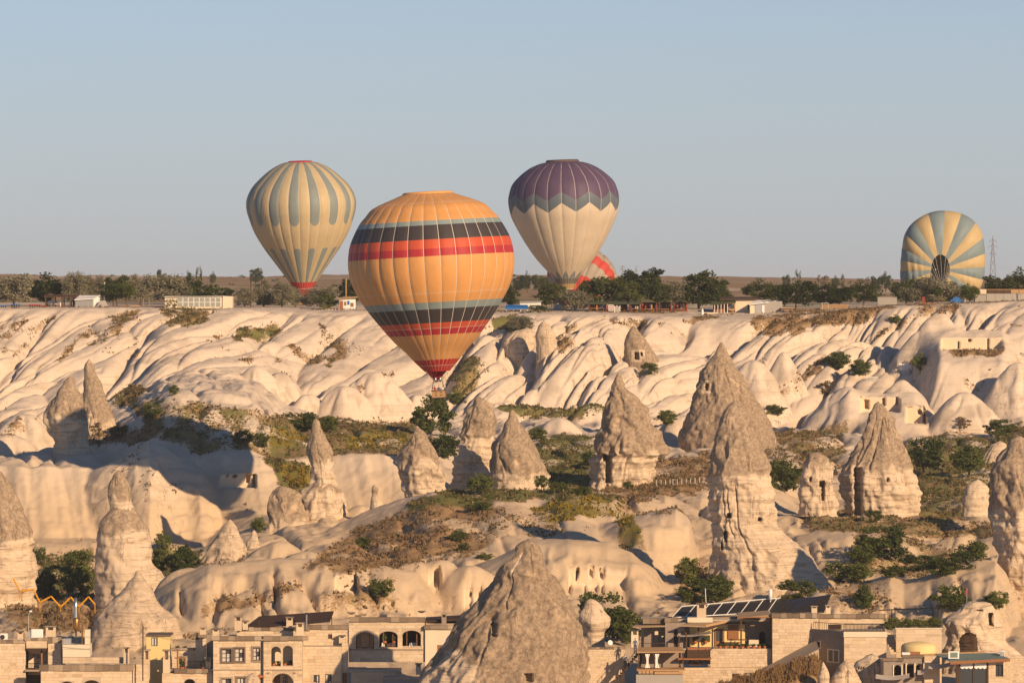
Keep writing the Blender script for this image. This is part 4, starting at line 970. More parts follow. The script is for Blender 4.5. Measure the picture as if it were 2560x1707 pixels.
# ------------------------------------------------------------------ collapsing balloon on the right, mouth towards the camera
def deflating():
    Y = 1075; s = Y / F
    mc = np.array([2346.0, 674.0])         # mouth centre in the photo's scale
    root = empty('hot_air_balloon', at(2346, 745, Y)); tag(root, 'collapsing cream and blue striped balloon lying open-mouthed behind trees at right', 'balloon')
    base = at(2346, 745, Y)
    out = [(2346,527),(2375,528),(2400,533),(2425,545),(2443,562),(2455,585),(2460,612),(2462,640),(2461,670),(2458,700),(2450,720),(2430,742),(2390,752),(2346,756),(2300,752),(2262,742),(2251,720),(2251,700),(2251,670),(2253,640),(2256,615),(2260,590),(2272,567),(2290,550),(2312,537),(2330,530)]
    oa = np.array(out, float); L = np.sqrt(((oa - mc) ** 2).sum(1)); A = np.arctan2(-(oa[:, 1] - mc[1]), oa[:, 0] - mc[0])
    o_ = np.argsort(A); A = A[o_]; L = L[o_]; A = np.concatenate([A - 2 * np.pi, A, A + 2 * np.pi]); L = np.tile(L, 3)
    N = 22; M = 9
    me_r = lambda a: 1 / np.sqrt((np.cos(a) / 23.0) ** 2 + (np.sin(a) / 37.0) ** 2)
    t = np.linspace(0, 1.82, 50)
    mats = []
    for nm, c in (('collapsed_cream', (0.52, 0.40, 0.21)), ('collapsed_blue', (0.20, 0.265, 0.285))):
        b = NB(nm); mats.append(fabric_finish(b, c))
    for k in range(N):
        a = np.linspace(2 * np.pi * k / N, 2 * np.pi * (k + 1) / N, M) + 0.05; uu = np.linspace(-1, 1, M)
        AA, T = np.meshgrid(a, t)
        Lm = np.interp(AA, A, L); mr = me_r(AA)
        f = np.sin(np.minimum(T, 1.0) * np.pi / 2) ** 0.95
        rr = np.where(T <= 1, mr + (Lm - mr) * f, Lm * (np.cos((T - 1) * 1.9) * 0.995 + 0.004))
        dep = -np.where(T <= 1, np.cos(np.minimum(T, 1.0) * np.pi / 2) ** 0.8, -np.sin((T - 1) * 1.7) * 1.4) * 5.5
        px = rr * np.cos(AA); pz = rr * np.sin(AA)
        # hanging folds, stronger low and to the left
        fold = np.sin(px * 0.42 + 1.5 * np.sin(pz * 0.03)) * 0.5 + np.sin(px * 0.83 + 2) * 0.3
        wgt = sstep(60, -60, pz) * (0.35 + 0.65 * sstep(20, -60, px)) * np.where(T < 1.05, 1, 0.3) * sstep(0.1, 0.3, T)
        bul = 0.35 * (1 - uu[None, :] ** 2) * sstep(0.05, 0.5, T)
        X = px * s * (1 + 0 * bul); Zc = pz * s; Yd = dep - bul + 0.55 * wgt * fold
        V = np.stack([X, Yd, Zc + (745 - 674) * s], -1).reshape(-1, 3)
        link('gore', mesh_np('gore', V, grid_faces(len(t), M)[:, ::-1], mats[k % 2]), root)
    m = MB()
    for k in range(16):
        a = 2 * math.pi * k / 16
        m.tube((me_r(a) * math.cos(a) * s, -5.4, me_r(a) * math.sin(a) * s + 71 * s), (0.1, -9.5, 1.5), 0.03, n=4)
        m.build('cable', MAT['tape'], root); m = MB()
    return root
deflating()
# ------------------------------------------------------------------ trees, bushes, tufts
def leaf_mat(name, c0, c1, trans=0.25):
    b = NB(name)
    n = b.noise(b.obj(), 0.9, 4, 0.6); r = b.rand()
    f = b.math('ADD', b.math('MULTIPLY', n, 0.75), b.math('MULTIPLY', r, 0.35))
    return b.finish(b.mix(b.smooth(0.25, 0.85, f), c0, c1), 0.7, None, 0, 0.15, trans)
MAT['leaf_olive'] = leaf_mat('silver_leaves', (0.165, 0.155, 0.095), (0.29, 0.27, 0.18))
MAT['leaf_dark'] = leaf_mat('dark_leaves', (0.036, 0.05, 0.014), (0.09, 0.105, 0.028))
MAT['leaf_green'] = leaf_mat('green_leaves', (0.055, 0.08, 0.018), (0.13, 0.15, 0.035))
MAT['leaf_mid'] = leaf_mat('mid_green_leaves', (0.05, 0.07, 0.018), (0.13, 0.145, 0.035))
MAT['leaf_bright'] = leaf_mat('bright_green_leaves', (0.075, 0.10, 0.022), (0.17, 0.185, 0.045))
MAT['leaf_dry'] = leaf_mat('dry_leaves', (0.13, 0.085, 0.045), (0.24, 0.17, 0.085))
MAT['bark'] = plain('bark', (0.13, 0.09, 0.06), 0.95, nscale=4, var=0.4)

def crown_mesh(name, mat, seed, n_cl=34, per=46, leaf=0.07, shape=(1, 1, 1), droop=0.0, hollow=0.45, up=0.0):
    """crown in a unit box: x,y in -1..1, z 0..1"""
    r = np.random.default_rng(seed)
    C = []
    while len(C) < n_cl:
        p = r.uniform(-1, 1, 3)
        d_ = np.linalg.norm(p)
        if d_ > 1 or d_ < hollow * r.random(): continue
        # lopsided outline
        a = math.atan2(p[1], p[0]); k = 0.90 + 0.1 * math.sin(2 * a + seed) + 0.08 * math.sin(3 * a + 2 * seed)
        if d_ > k: continue
        C.append(p)
    C = np.array(C); sz = r.uniform(0.18, 0.38, n_cl)
    P = []; S = []
    for c, s in zip(C, sz):
        q = r.normal(0, 1, (per, 3)); q /= np.linalg.norm(q, axis=1)[:, None]
        q *= (r.random(per) ** 0.4)[:, None] * s
        q[:, 2] *= 0.8
        if droop: q[:, 2] -= droop * r.random(per) * s * 1.6
        P.append(c + q); S.append(np.full(per, 1.0))
    P = np.vstack(P); n = len(P)
    # leaf cards: two triangles folded along the middle
    a = r.normal(0, 1, (n, 3)); a /= np.linalg.norm(a, axis=1)[:, None]
    if droop: a[:, 2] -= 0.7; a /= np.linalg.norm(a, axis=1)[:, None]
    if up: a[:, 2] += up; a /= np.linalg.norm(a, axis=1)[:, None]
    b = np.cross(a, r.normal(0, 1, (n, 3))); b /= np.linalg.norm(b, axis=1)[:, None]
    ll = leaf * r.uniform(0.7, 1.5, n)[:, None]; ww = ll * 0.55
    sc = np.array(shape)
    v = np.stack([P - a * ll, P + b * ww, P + a * ll, P - b * ww + np.cross(a, b) * ww * 0.4], 1)
    v[..., 2] = (v[..., 2] + 1) / 2
    v = v * sc
    v[..., 2] = np.maximum(v[..., 2], 0.0)
    return mesh_np(name, v.reshape(-1, 3), np.arange(n * 4).reshape(n, 4), mat, smooth=False)

def trunk_mesh(name, seed, lean=0.0, h=0.55, r0=0.045):
    r = random.Random(seed); m = MB()
    p = Vector((0, 0, -0.03)); segs = 4
    for k in range(segs):
        q = p + Vector((lean * 0.25 + r.uniform(-.03, .03), r.uniform(-.03, .03), h / segs))
        m.tube(p, q, r0 * (1 - k * .17), r0 * (1 - (k + 1) * .17), 7); p = q
        if k >= 1:
            for j in range(2):
                a = r.uniform(0, 6.28)
                m.tube(p, p + Vector((math.cos(a) * .28, math.sin(a) * .28, r.uniform(.12, .3))), r0 * .45, r0 * .12, 5)
    me = bpy.data.meshes.new(name); me.from_pydata(m.v, [], m.f); me.materials.append(MAT['bark']); return me

CROWNS = {
 'olive': [crown_mesh('crown', MAT['leaf_olive'], 10 + k, 60, 70, 0.055, droop=0.8) for k in range(4)],
 'dark': [crown_mesh('crown', MAT['leaf_dark'], 20 + k, 60, 64, 0.06) for k in range(4)],
 'green': [crown_mesh('crown', MAT['leaf_green'], 30 + k, 52, 60, 0.062) for k in range(4)],
 'poplar': [crown_mesh('crown', MAT['leaf_dark'], 40 + k, 30, 40, 0.06, up=0.8) for k in range(2)],
 'bush': [crown_mesh('crown', MAT['leaf_bright'], 50 + k, 46, 60, 0.07, up=0.4) for k in range(4)],
 'dbush': [crown_mesh('crown', MAT['leaf_mid'], 60 + k, 46, 60, 0.07, up=0.4) for k in range(4)],
 'dry': [crown_mesh('crown', MAT['leaf_dry'], 70 + k, 22, 45, 0.07, up=0.6, hollow=0.1) for k in range(3)],
}
TRUNKS = [trunk_mesh('trunk', k, lean) for k, lean in enumerate((0, .1, -.15, .2))]
_tc = [0]
def tree(name, label, cat, base, w, h, kind, trunk=0.22, group=None, ti=None):
    """base world point, crown width and overall height in metres; trunk: bare fraction of the height"""
    _tc[0] += 1; k = _tc[0]
    r = random.Random(k)
    root = empty(name, base, r.uniform(0, 6.28)); tag(root, label, cat, group)
    if name in ('tree', 'conifer_tree') or trunk > 0.1:
        t = link('trunk', TRUNKS[k % 4 if ti is None else ti], root); t.scale = (h * .9, h * .9, h)
    else:
        t = link('stem', TRUNKS[k % 4], root); t.scale = (h * .9, h * .9, h * .8)
    c = link('crown', CROWNS[kind][k % len(CROWNS[kind])], root, (0, 0, h * trunk))
    c.scale = (w / 2 * 1.2, w / 2 * r.uniform(1.0, 1.25), h * (1 - trunk) * 1.08)
    return root

def plant_at(name, label, cat, px, top, basep, wpx, kind, trunk=0.1, group=None, ymin=500, ymax=1000):
    p = hit(px, basep, ymin, ymax); Y = p.y
    rb = HY - p.z / Y * F
    h = max((rb - top) / F * Y, 0.5); w = wpx / F * Y
    p = p - Vector((0, 0, 0.1))
    return tree(name, label, cat, p, w, h + 0.1, kind, trunk, group)

def plateau(label, px, top, wpx, kind, Y=1000, trunk=0.2, name='tree', cat='tree', group='trees on the plateau'):
    p = terrain_pt(px, Y); rb = HY - p.z / Y * F
    return tree(name, label, cat, p, wpx / F * Y, max((rb - top) / F * Y, .6), kind, trunk, group)

P_ = plateau
P_('large silver-grey tree at the left edge of the plateau', 35, 683, 95, 'olive', 984, .12)
P_('dark broad tree behind the timber pergola at far left', 115, 693, 110, 'dark', 1012, .1)
P_('silver-grey tree just left of the grey metal shed', 186, 682, 68, 'olive', 1004, .12)
P_('silver-grey tree rising behind the grey metal shed', 236, 688, 58, 'olive', 1010, .12)
P_('dark green tree behind the bright green ones, left plateau', 292, 690, 62, 'dark', 1022, .1)
P_('bright green tree with a bare trunk right of the metal shed', 283, 708, 66, 'green', 986, .32)
P_('smaller bright green tree with a forked pale trunk beside it', 318, 706, 44, 'green', 984, .36)
P_('silver-grey tree left of the leaning-trunk one', 352, 686, 62, 'olive', 1004, .14)
P_('spreading silver-grey tree with a leaning trunk by the long glass building', 418, 683, 100, 'olive', 988, .2)
P_('dark round tree behind the long glass building', 478, 695, 56, 'dark', 1020, .1)
P_('low green tree behind the right half of the long glass building', 532, 714, 90, 'green', 1010, .1)
P_('thin poplar sticking up left of the striped balloon', 497, 667, 15, 'poplar', 1300, .05, 'poplar_tree')
P_('short poplar beside the thinner one on the left horizon', 474, 680, 18, 'poplar', 1310, .05, 'poplar_tree')
P_('tiny dark tree alone on the left horizon', 532, 683, 14, 'dark', 2600, .1)
P_('small ragged tree on the horizon above the leaning silver-grey tree', 398, 673, 12, 'dark', 2400, .35)
P_('dark spreading tree on the horizon left of the striped balloon', 639, 673, 34, 'dark', 2200, .2)
P_('silver-grey tree right behind the lone wooden pole', 612, 716, 52, 'olive', 1004, .06)
P_('tallest silver-grey tree of the row left of the red balloon skirt', 660, 700, 58, 'olive', 1008, .06)
P_('silver-grey tree just left of the red balloon skirt', 706, 706, 54, 'olive', 1004, .06)
P_('small silver-grey tree half behind the red balloon skirt', 738, 718, 40, 'olive', 1010, .06)
P_('wide drooping silver-grey tree in front of the red balloon skirt', 800, 716, 88, 'olive', 986, .06)
P_('low dark bush left of the small white hut', 816, 738, 50, 'dbush', 976, .0, 'bush', 'bush')
P_('dark tree behind the small white hut beside the orange balloon', 880, 694, 62, 'dark', 1014, .08)
P_('dark tree just right of the orange balloon', 1273, 716, 52, 'dark', 1002, .08)
P_('dark far trees left of the purple balloon, first clump', 1298, 690, 34, 'dark', 1900, .05)
P_('taller far tree of the clump left of the purple balloon', 1318, 684, 18, 'dark', 1900, .1)
P_('wide far tree beside the purple balloon, rightmost of its clump', 1350, 686, 40, 'dark', 1900, .1)
P_('dark tree behind the metal sheds left of the purple balloon mouth', 1380, 712, 78, 'dark', 1004, .1)
P_('fluffy silver-grey tree below the mouth of the purple balloon', 1437, 722, 82, 'olive', 976, .08)
P_('small green tree with a white trunk on the edge below the sheds', 1345, 762, 42, 'green', 968, .2)
P_('big dark tree right of the purple balloon mouth', 1495, 690, 100, 'dark', 1006, .08)
P_('dark dense tree above the left half of the market stalls', 1560, 702, 84, 'dark', 1004, .08)
P_('tallest dark tree above the market stalls with ragged top', 1605, 672, 104, 'dark', 1020, .2)
P_('dark tree above the right half of the market stalls', 1645, 706, 62, 'dark', 1008, .08)
P_('silver-grey tree behind the market stalls at their right end', 1690, 706, 96, 'olive', 1030, .08)
P_('tall dark tree between the market stalls and the white house', 1748, 684, 84, 'dark', 986, .08)
P_('dark tree behind the roof of the white house, left side', 1795, 700, 74, 'dark', 1012, .08)
P_('dark tree with a thin trunk behind the white house roof', 1905, 704, 82, 'dark', 1016, .25)
P_('full dark tree in front of the blue-shaded shed', 1990, 700, 96, 'dark', 978, .12)
P_('dark tree left of the far-right orchard group', 2060, 713, 66, 'dark', 1004, .1)
P_('middle dark tree of the orchard group before the collapsed balloon', 2098, 718, 66, 'dark', 1000, .1)
P_('tallest dark tree of the orchard group before the collapsed balloon', 2158, 706, 78, 'dark', 1002, .1)
P_('slim dark poplar on the right horizon', 1995, 677, 15, 'poplar', 2200, .05, 'poplar_tree')
P_('round dark bush on the horizon left of the slim poplar', 1965, 690, 20, 'dark', 2200, .05)
P_('brownish leafless tree on the horizon right of the slim poplar', 2056, 686, 32, 'dry', 2200, .2)
P_('low dark tree on the horizon, second right of the slim poplar', 2089, 694, 24, 'dark', 2200, .05)
P_('short poplar on the horizon beside the low dark tree', 2107, 686, 11, 'poplar', 2200, .05, 'poplar_tree')
P_('little pointed tree on the horizon before the right-hand clump', 2169, 692, 9, 'poplar', 2200, .05, 'poplar_tree')
P_('dark far tree left of the collapsed balloon', 2190, 691, 26, 'dark', 2100, .1)
P_('dark far tree touching the left side of the collapsed balloon', 2214, 685, 30, 'dark', 2100, .15)
P_('dark tree at the lower left of the collapsed balloon', 2266, 694, 70, 'dark', 1006, .08)
P_('broad silver-grey tree in front of the collapsed balloon', 2330, 692, 104, 'olive', 986, .14)
P_('lower silver-grey tree left of the broad one before the collapsed balloon', 2275, 716, 62, 'olive', 982, .14)
P_('silver-grey tree right of the broad one before the collapsed balloon', 2384, 706, 60, 'olive', 990, .14)
P_('small bright sapling in front of the silver-grey trees', 2345, 716, 22, 'green', 978, .4)
P_('bushy green tree right of the collapsed balloon', 2424, 708, 46, 'green', 984, .08)
P_('dark hedge tree behind the concrete wall, left one', 2500, 690, 80, 'dark', 1050, .05)
P_('dark hedge tree behind the concrete wall at the right edge', 2556, 680, 84, 'dark', 1052, .05)

B_ = plant_at
GB = 'bushes in the valley'
def bush(label, px, top, basep, wpx, kind='dbush', trunk=0.0, ymin=500, ymax=1000, cat='bush', name='bush'):
    return plant_at(name, label, cat, px, top, basep, wpx, kind, trunk, GB, ymin, ymax)
bush('blue-grey bush on the plateau edge right of the orange balloon', 1300, 790, 826, 62, 'olive')
bush('big round dark green bush below the balloon basket', 1080, 1000, 1092, 100, 'dbush')
bush('smaller bush on top of the big round one under the basket', 1092, 978, 1016, 46, 'dbush', ymin=830)
bush('feathery green bush right of the balloon basket', 1142, 978, 1010, 40, 'bush')
bush('wide dark bush behind the pinched spire', 745, 1034, 1078, 88, 'dbush')
bush('dark bush right of the pinched spire top', 815, 1042, 1080, 60, 'dbush')
bush('dark bush between the stout pointed spire and the layered tower', 1112, 1086, 1146, 82, 'dbush')
bush('round green tree at the foot of the layered tower', 1204, 1187, 1236, 62, 'bush', .12, cat='tree', name='tree')
bush('little green tree at the right foot of the brown-crusted spire', 1352, 1190, 1226, 32, 'bush', .15, cat='tree', name='tree')
bush('low green bush on the crest beside the little tree', 1396, 1206, 1230, 40, 'dbush')
bush('low dark bush on the crest near the jagged spire', 1452, 1216, 1236, 46, 'dbush')
bush('small green shrub at the foot of the jagged spire', 1572, 1200, 1224, 22, 'bush')
bush('green tree on the terrace right of the cave-window spire', 2312, 1100, 1188, 88, 'dbush', .15, cat='tree', name='tree', ymin=700)
bush('green tree with pale trunk near the right terrace boulder', 2422, 1114, 1192, 78, 'bush', .15, cat='tree', name='tree', ymin=700)
bush('dark shrubs in the hollow left of the hollow stump', 1960, 1150, 1230, 90, 'dbush', ymin=690)
bush('dark bush on the slope below the cave-window spire', 2183, 1276, 1308, 40, 'dbush')
bush('largest round dark tree in the right-hand hollow', 2206, 1318, 1402, 112, 'dbush', .06, cat='tree', name='tree')
bush('green tree leaning against the largest round one', 2156, 1364, 1412, 62, 'bush', .1, cat='tree', name='tree')
bush('bright green bush at the left end of the right-hand hollow', 2128, 1405, 1456, 112, 'bush')
bush('dark bush right of the largest round tree', 2290, 1388, 1430, 96, 'dbush')
bush('long dark bush along the shaded mound at right', 2352, 1396, 1436, 96, 'dbush')
bush('small dark bush in the middle of the right-hand hollow', 2232, 1416, 1446, 56, 'dbush')
bush('shadowy bush left of the huge right-edge pillar', 2432, 1352, 1402, 70, 'dbush')
bush('shadowy bush below the slope by the huge right-edge pillar', 2402, 1380, 1424, 64, 'dbush')
bush('green bush on the crest left of the tall banded pillar', 1718, 1398, 1462, 56, 'bush')
bush('wide dark green shrub at the foot of the tall banded pillar', 1765, 1448, 1514, 108, 'dbush')
bush('dark tree at the lower left flank of the tall banded pillar', 1800, 1436, 1500, 60, 'dbush')
bush('dark green bush right behind the solar panels', 1990, 1452, 1500, 96, 'dbush')
bush('green bush on the near right mound, left one', 2160, 1464, 1520, 52, 'dbush')
bush('green bush left of the little red flag', 2376, 1466, 1530, 84, 'bush')
bush('green bush at the foot of the huge right-edge pillar', 2490, 1478, 1530, 60, 'bush')
bush('upper green bush in the left hollow beside the tall cream pillar', 196, 1378, 1434, 72, 'dbush', ymin=560)
bush('lower green bush in the left hollow beside the tall cream pillar', 200, 1420, 1486, 92, 'bush', ymin=560)
bush('green bush left in the hollow near the yellow railing', 112, 1428, 1494, 62, 'dbush', ymin=560)
bush('small green bush at the right foot of the left-edge pillar', 96, 1366, 1412, 34, 'bush', ymin=560)
bush('light bush right of the tall cream pillar', 405, 1330, 1374, 38, 'bush', ymin=600)
bush('dark bush right of the tall cream pillar below the light one', 402, 1374, 1424, 56, 'dbush', ymin=600)
bush('dark bush filling the hollow below the balloon shadow', 452, 1368, 1434, 66, 'dbush', ymin=600)
bush('bright green sapling beside the small leaning cone', 645, 1292, 1330, 34, 'bush', ymin=600)
bush('round bush midway on the brown hill', 1146, 1324, 1354, 40, 'bush')
bush('low bush at the left of the brown hill', 910, 1344, 1368, 46, 'bush')
bush('small dark bush below the round one on the brown hill', 1160, 1357, 1376, 26, 'dbush')
bush('flat dark bush near the crest of the brown hill', 1196, 1254, 1280, 62, 'dbush')
bush('small bush low on the brown hill above the caves', 1212, 1382, 1400, 40, 'bush')
bush('dark shrub behind the balanced rock', 1500, 1486, 1600, 110, 'dbush', ymin=540)
bush('dark shrub right of the balanced rock', 1566, 1526, 1610, 90, 'dbush', ymin=540)
bush('rounded bush high on the cave-dwelling slope', 2096, 880, 922, 64, 'dbush')
bush('little tree growing above the cave window on the white slope', 2300, 886, 936, 36, 'bush', .2, cat='tree', name='tree')
bush('climbing green shrub beside the cave terrace', 2150, 902, 944, 52, 'bush')
bush('sparse shrub left of the cave doors', 2066, 950, 988, 54, 'dry')
bush('dark shrub by the white railing of the cave terrace', 1938, 1012, 1046, 52, 'dbush')
bush('little tree on the white ridge below the collapsed balloon', 2240, 788, 816, 30, 'bush', .15, cat='tree', name='tree')
bush('small round bush on the left white ridges above the shadow', 434, 964, 990, 30, 'bush')
bush('dry reddish bush beside the slim grey spire', 336, 962, 994, 56, 'dry')
bush('sparse shrub at the waist of the overhanging spire', 246, 1054, 1088, 36, 'dry', ymin=740)
bush('olive bush right of the overhanging spire', 300, 1060, 1092, 52, 'bush', ymin=740)
bush('dark bush in the balloon shadow, left side', 380, 1012, 1048, 46, 'dbush', ymin=740)
bush('dark bush at the right edge of the balloon shadow', 610, 1078, 1112, 56, 'dbush', ymin=740)
bush('dark bush at the lower rim of the balloon shadow', 655, 1082, 1120, 40, 'dbush', ymin=740)
bush('dark bush under the high-doored grey cone', 1622, 908, 938, 44, 'dbush')
bush('green bush left of the big brown cone', 1668, 1028, 1062, 52, 'bush')
bush('dark bush behind the lumpy layered tower', 1340, 1070, 1104, 50, 'dbush', ymin=740)
bush('dark bush in the shade left of the jagged spire', 1480, 1130, 1170, 50, 'dbush', ymin=755)
bush('bush at the foot of the big white cone, right side', 2400, 1040, 1080, 46, 'dry')
bush('dark bush above the right terrace', 2500, 1050, 1090, 74, 'dbush')
bush('grey-brown shrub on the left mound scrub strip', 560, 1484, 1506, 16, 'dry')
bush('shrub on the slope above the arched house', 952, 1446, 1500, 50, 'bush')

# tufts of grass and scrub on the traced patches (uncountable ground cover)
def tufts():
    V, veg, green, yel, PX, YY = TERR
    m = (veg > 0.3) & (YY > 520) & (YY < 975) & (PX > -60) & (PX < 2620)
    idx = np.nonzero(m.ravel())[0]
    r = np.random.default_rng(5)
    wt = veg.ravel()[idx] * (YY.ravel()[idx] / 700.0) ** 1.0
    nz = fbm(V[..., 0].ravel()[idx] / 1.3, V[..., 1].ravel()[idx] / 2.0, None, 3, 151)
    wt = wt * sstep(-0.25, 0.35, nz) + 1e-6
    sp = np.nonzero(((veg < 0.3) & (YY > 530) & (YY < 955) & (PX > -60) & (PX < 2620)).ravel())[0]
    n = 95000
    pick = r.choice(idx, n, p=wt / wt.sum())
    ps = r.choice(sp, 60000); cl = fbm(V[..., 0].ravel()[ps] / 6, V[..., 1].ravel()[ps] / 9, None, 3, 171) + 0.3 * fbm(V[..., 0].ravel()[ps] / 40, V[..., 1].ravel()[ps] / 60, None, 2, 173)
    ps = ps[cl > 0.56]; pick = np.concatenate([pick, ps]); n = len(pick)
    P = V.reshape(-1, 3)[pick] + np.stack([r.uniform(-.12, .12, n), r.uniform(-.25, .25, n), np.full(n, -0.03)], 1)
    g = green.ravel()[pick] + 0.35 * r.normal(0, 1, n); yl = yel.ravel()[pick]
    kind = np.where((yl > 0.5) & (r.random(n) < 0.55), 2, np.where(g > 0.5, 1, 0))
    hgt = r.uniform(0.12, 0.36, n) * (1 + 0.8 * (r.random(n) < 0.08)); wid = r.uniform(0.06, 0.17, n)
    for kd, nm, mat, lab in ((0, 'dry_scrub', leaf_mat('dry_scrub', (0.19, 0.115, 0.06), (0.36, 0.25, 0.13)), 'brown dry scrub tufts scattered over the slopes'),
                             (1, 'green_grass', leaf_mat('green_scrub', (0.06, 0.075, 0.02), (0.17, 0.16, 0.05)), 'green grass tufts on the terraces and hill'),
                             (2, 'yellow_flowers', leaf_mat('yellow_scrub', (0.22, 0.15, 0.015), (0.42, 0.28, 0.02)), 'yellow flowering scrub on the hill crest')):
        s = kind == kd; k = int(s.sum())
        if k == 0: continue
        p = P[s]; h = hgt[s]; w_ = wid[s]
        vs = []; 
        for j in range(2):
            a = r.uniform(0, 6.28, k); c, sn = np.cos(a), np.sin(a); lx = r.uniform(-.5, .5, k) * h; ly = r.uniform(-.5, .5, k) * h
            z0 = np.zeros(k)
            vs.append(np.stack([p + np.stack([c * w_, sn * w_, z0], 1), p - np.stack([c * w_, sn * w_, z0], 1), p + np.stack([lx - c * w_ * .6, ly - sn * w_ * .6, h], 1), p + np.stack([lx + c * w_ * .6, ly + sn * w_ * .6, h * .85], 1)], 1))
        vv = np.concatenate(vs, 0).reshape(-1, 3)
        o = link(nm, mesh_np(nm, vv, np.arange(len(vv)).reshape(-1, 4), mat, smooth=False)); tag(o, lab, 'grass' if kd else 'scrub', kind='stuff')
tufts()
def far_scrub():
    r = np.random.default_rng(12); n = 420
    Y = r.uniform(1150, 3300, n); px = r.uniform(-150, 2700, n); keep = fbm(px / 160, Y / 300, None, 3, 181) > -0.05; Y = Y[keep]; px = px[keep]; n = len(Y)
    z = terrain_z(px, Y, False); x = (px - CX) / F * Y
    vs = []
    for k in range(n):
        s = r.uniform(.8, 2.2); q = r.normal(0, 1, (14, 3)) * (s * .5, s * .5, s * .22); q[:, 2] = np.abs(q[:, 2])
        c = np.array([x[k], Y[k], z[k]]) + q; a = r.normal(0, 1, (14, 3)) * .4; b_ = r.normal(0, 1, (14, 3)) * .35
        vs.append(np.stack([c - a, c + b_, c + a, c - b_], 1))
    vv = np.concatenate(vs).reshape(-1, 3)
    o = link('far_scrub', mesh_np('far_scrub', vv, np.arange(len(vv)).reshape(-1, 4), MAT['leaf_dark'], False)); tag(o, 'scattered dark shrubs dotting the far brown fields', 'scrub', kind='stuff')
far_scrub()
# ------------------------------------------------------------------ built things placed by photo scale at a given depth
class PB:
    """a thing whose parts are given in photo pixels on its own front plane (depth Y), depth offsets in metres"""
    def __init__(s, name, label, cat, px, row, Y, group=None):
        s.Y = Y; s.k = Y / F; s.o = at(px, row, Y); s.px, s.row = px, row
        s.root = empty(name, s.o); tag(s.root, label, cat, group)
    def P(s, px, row, dy=0.0): return Vector(((px - s.px) * s.k, dy, (s.row - row) * s.k))
    def bb(s, m, a, b, r0, r1, d0, d1): return m.box((a - s.px) * s.k, (b - s.px) * s.k, d0, d1, (s.row - r1) * s.k, (s.row - r0) * s.k)
    def box(s, name, mat, a, b, r0, r1, d0=0.0, d1=1.0, parent=None):
        m = MB(); s.bb(m, a, b, r0, r1, d0, d1); return m.build(name, mat, parent or s.root)
    def slab(s, name, mat, pts, t=0.08, parent=None):
        """pts: four (px,row,dy) corners of a sheet, thickness t downwards"""
        v = [s.P(*p) for p in pts]; m = MB()
        m.hexa([q - Vector((0, 0, t)) for q in v] + v); return m.build(name, mat, parent or s.root)
    def tube(s, name, mat, p, q, r, parent=None, n=6):
        return MB().tube(s.P(*p), s.P(*q), r, n=n).build(name, mat, parent or s.root)

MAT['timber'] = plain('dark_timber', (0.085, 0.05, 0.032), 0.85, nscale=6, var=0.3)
MAT['wood'] = plain('warm_wood', (0.27, 0.12, 0.05), 0.7, nscale=5, var=0.3)
MAT['palewood'] = plain('pale_wood', (0.40, 0.25, 0.13), 0.8, nscale=5, var=0.3)
MAT['plaster'] = plain('cream_plaster', (0.66, 0.56, 0.42), 0.9, var=0.1, nscale=0.8)
MAT['yplaster'] = plain('yellow_plaster', (0.68, 0.53, 0.25), 0.9, var=0.08, nscale=0.8)
MAT['greymetal'] = plain('grey_sheet_metal', (0.36, 0.36, 0.36), 0.5, 0.3, var=0.12)
MAT['greenroof'] = plain('green_roof', (0.075, 0.085, 0.04), 0.8, var=0.25)
MAT['redpaint'] = plain('red_paint', (0.25, 0.05, 0.03), 0.6)
MAT['blue'] = plain('blue_tarpaulin', (0.02, 0.13, 0.38), 0.5, var=0.25)
MAT['glass'] = plain('window_glass', (0.05, 0.06, 0.07), 0.08, 0.0, 0.6, var=0.1)
MAT['greenglass'] = plain('cloudy_panes', (0.28, 0.29, 0.25), 0.25, 0.0, 0.5, var=0.15)
MAT['concrete'] = plain('concrete', (0.34, 0.32, 0.29), 0.95, var=0.15, nscale=0.6)
MAT['goods'] = None
def goods():
    b = NB('hanging_goods'); r = b.rand()
    return b.finish(b.ramp(r, [(0, (.35, .04, .03)), (.2, (.4, .33, .25)), (.4, (.05, .07, .16)), (.55, (.45, .22, .06)), (.7, (.06, .05, .05)), (.85, (.5, .45, .4))], 'CONSTANT'), 0.85)
MAT['goods'] = goods()

def gnd(px, Y): 
    p = terrain_pt(px, Y); return HY - p.z / Y * F

# timber pergola
b = PB('pergola', 'dark timber pergola with a flat slatted roof at far left of the plateau', 'pergola', 155, gnd(155, 978), 978)
for px in (114, 133, 155, 178): b.box('post', MAT['timber'], px - 1.6, px + 1.6, 743, b.row + 2, 0, .28); b.box('post', MAT['timber'], px - 1.3, px + 1.3, 743, b.row + 2, 4.5, 4.8)
for dy in (0, 4.5): b.box('beam', MAT['timber'], 110, 193, 739, 743, dy - .1, dy + .3)
for k in range(16): b.box('roof_slat', MAT['timber'], 111 + k * 5.2, 113.4 + k * 5.2, 736.5, 739, -.4, 5.2)
for px in (149, 172): b.box('white_post', MAT['white'], px - 1, px + 1, 749, b.row + 2, 2, 2.2)
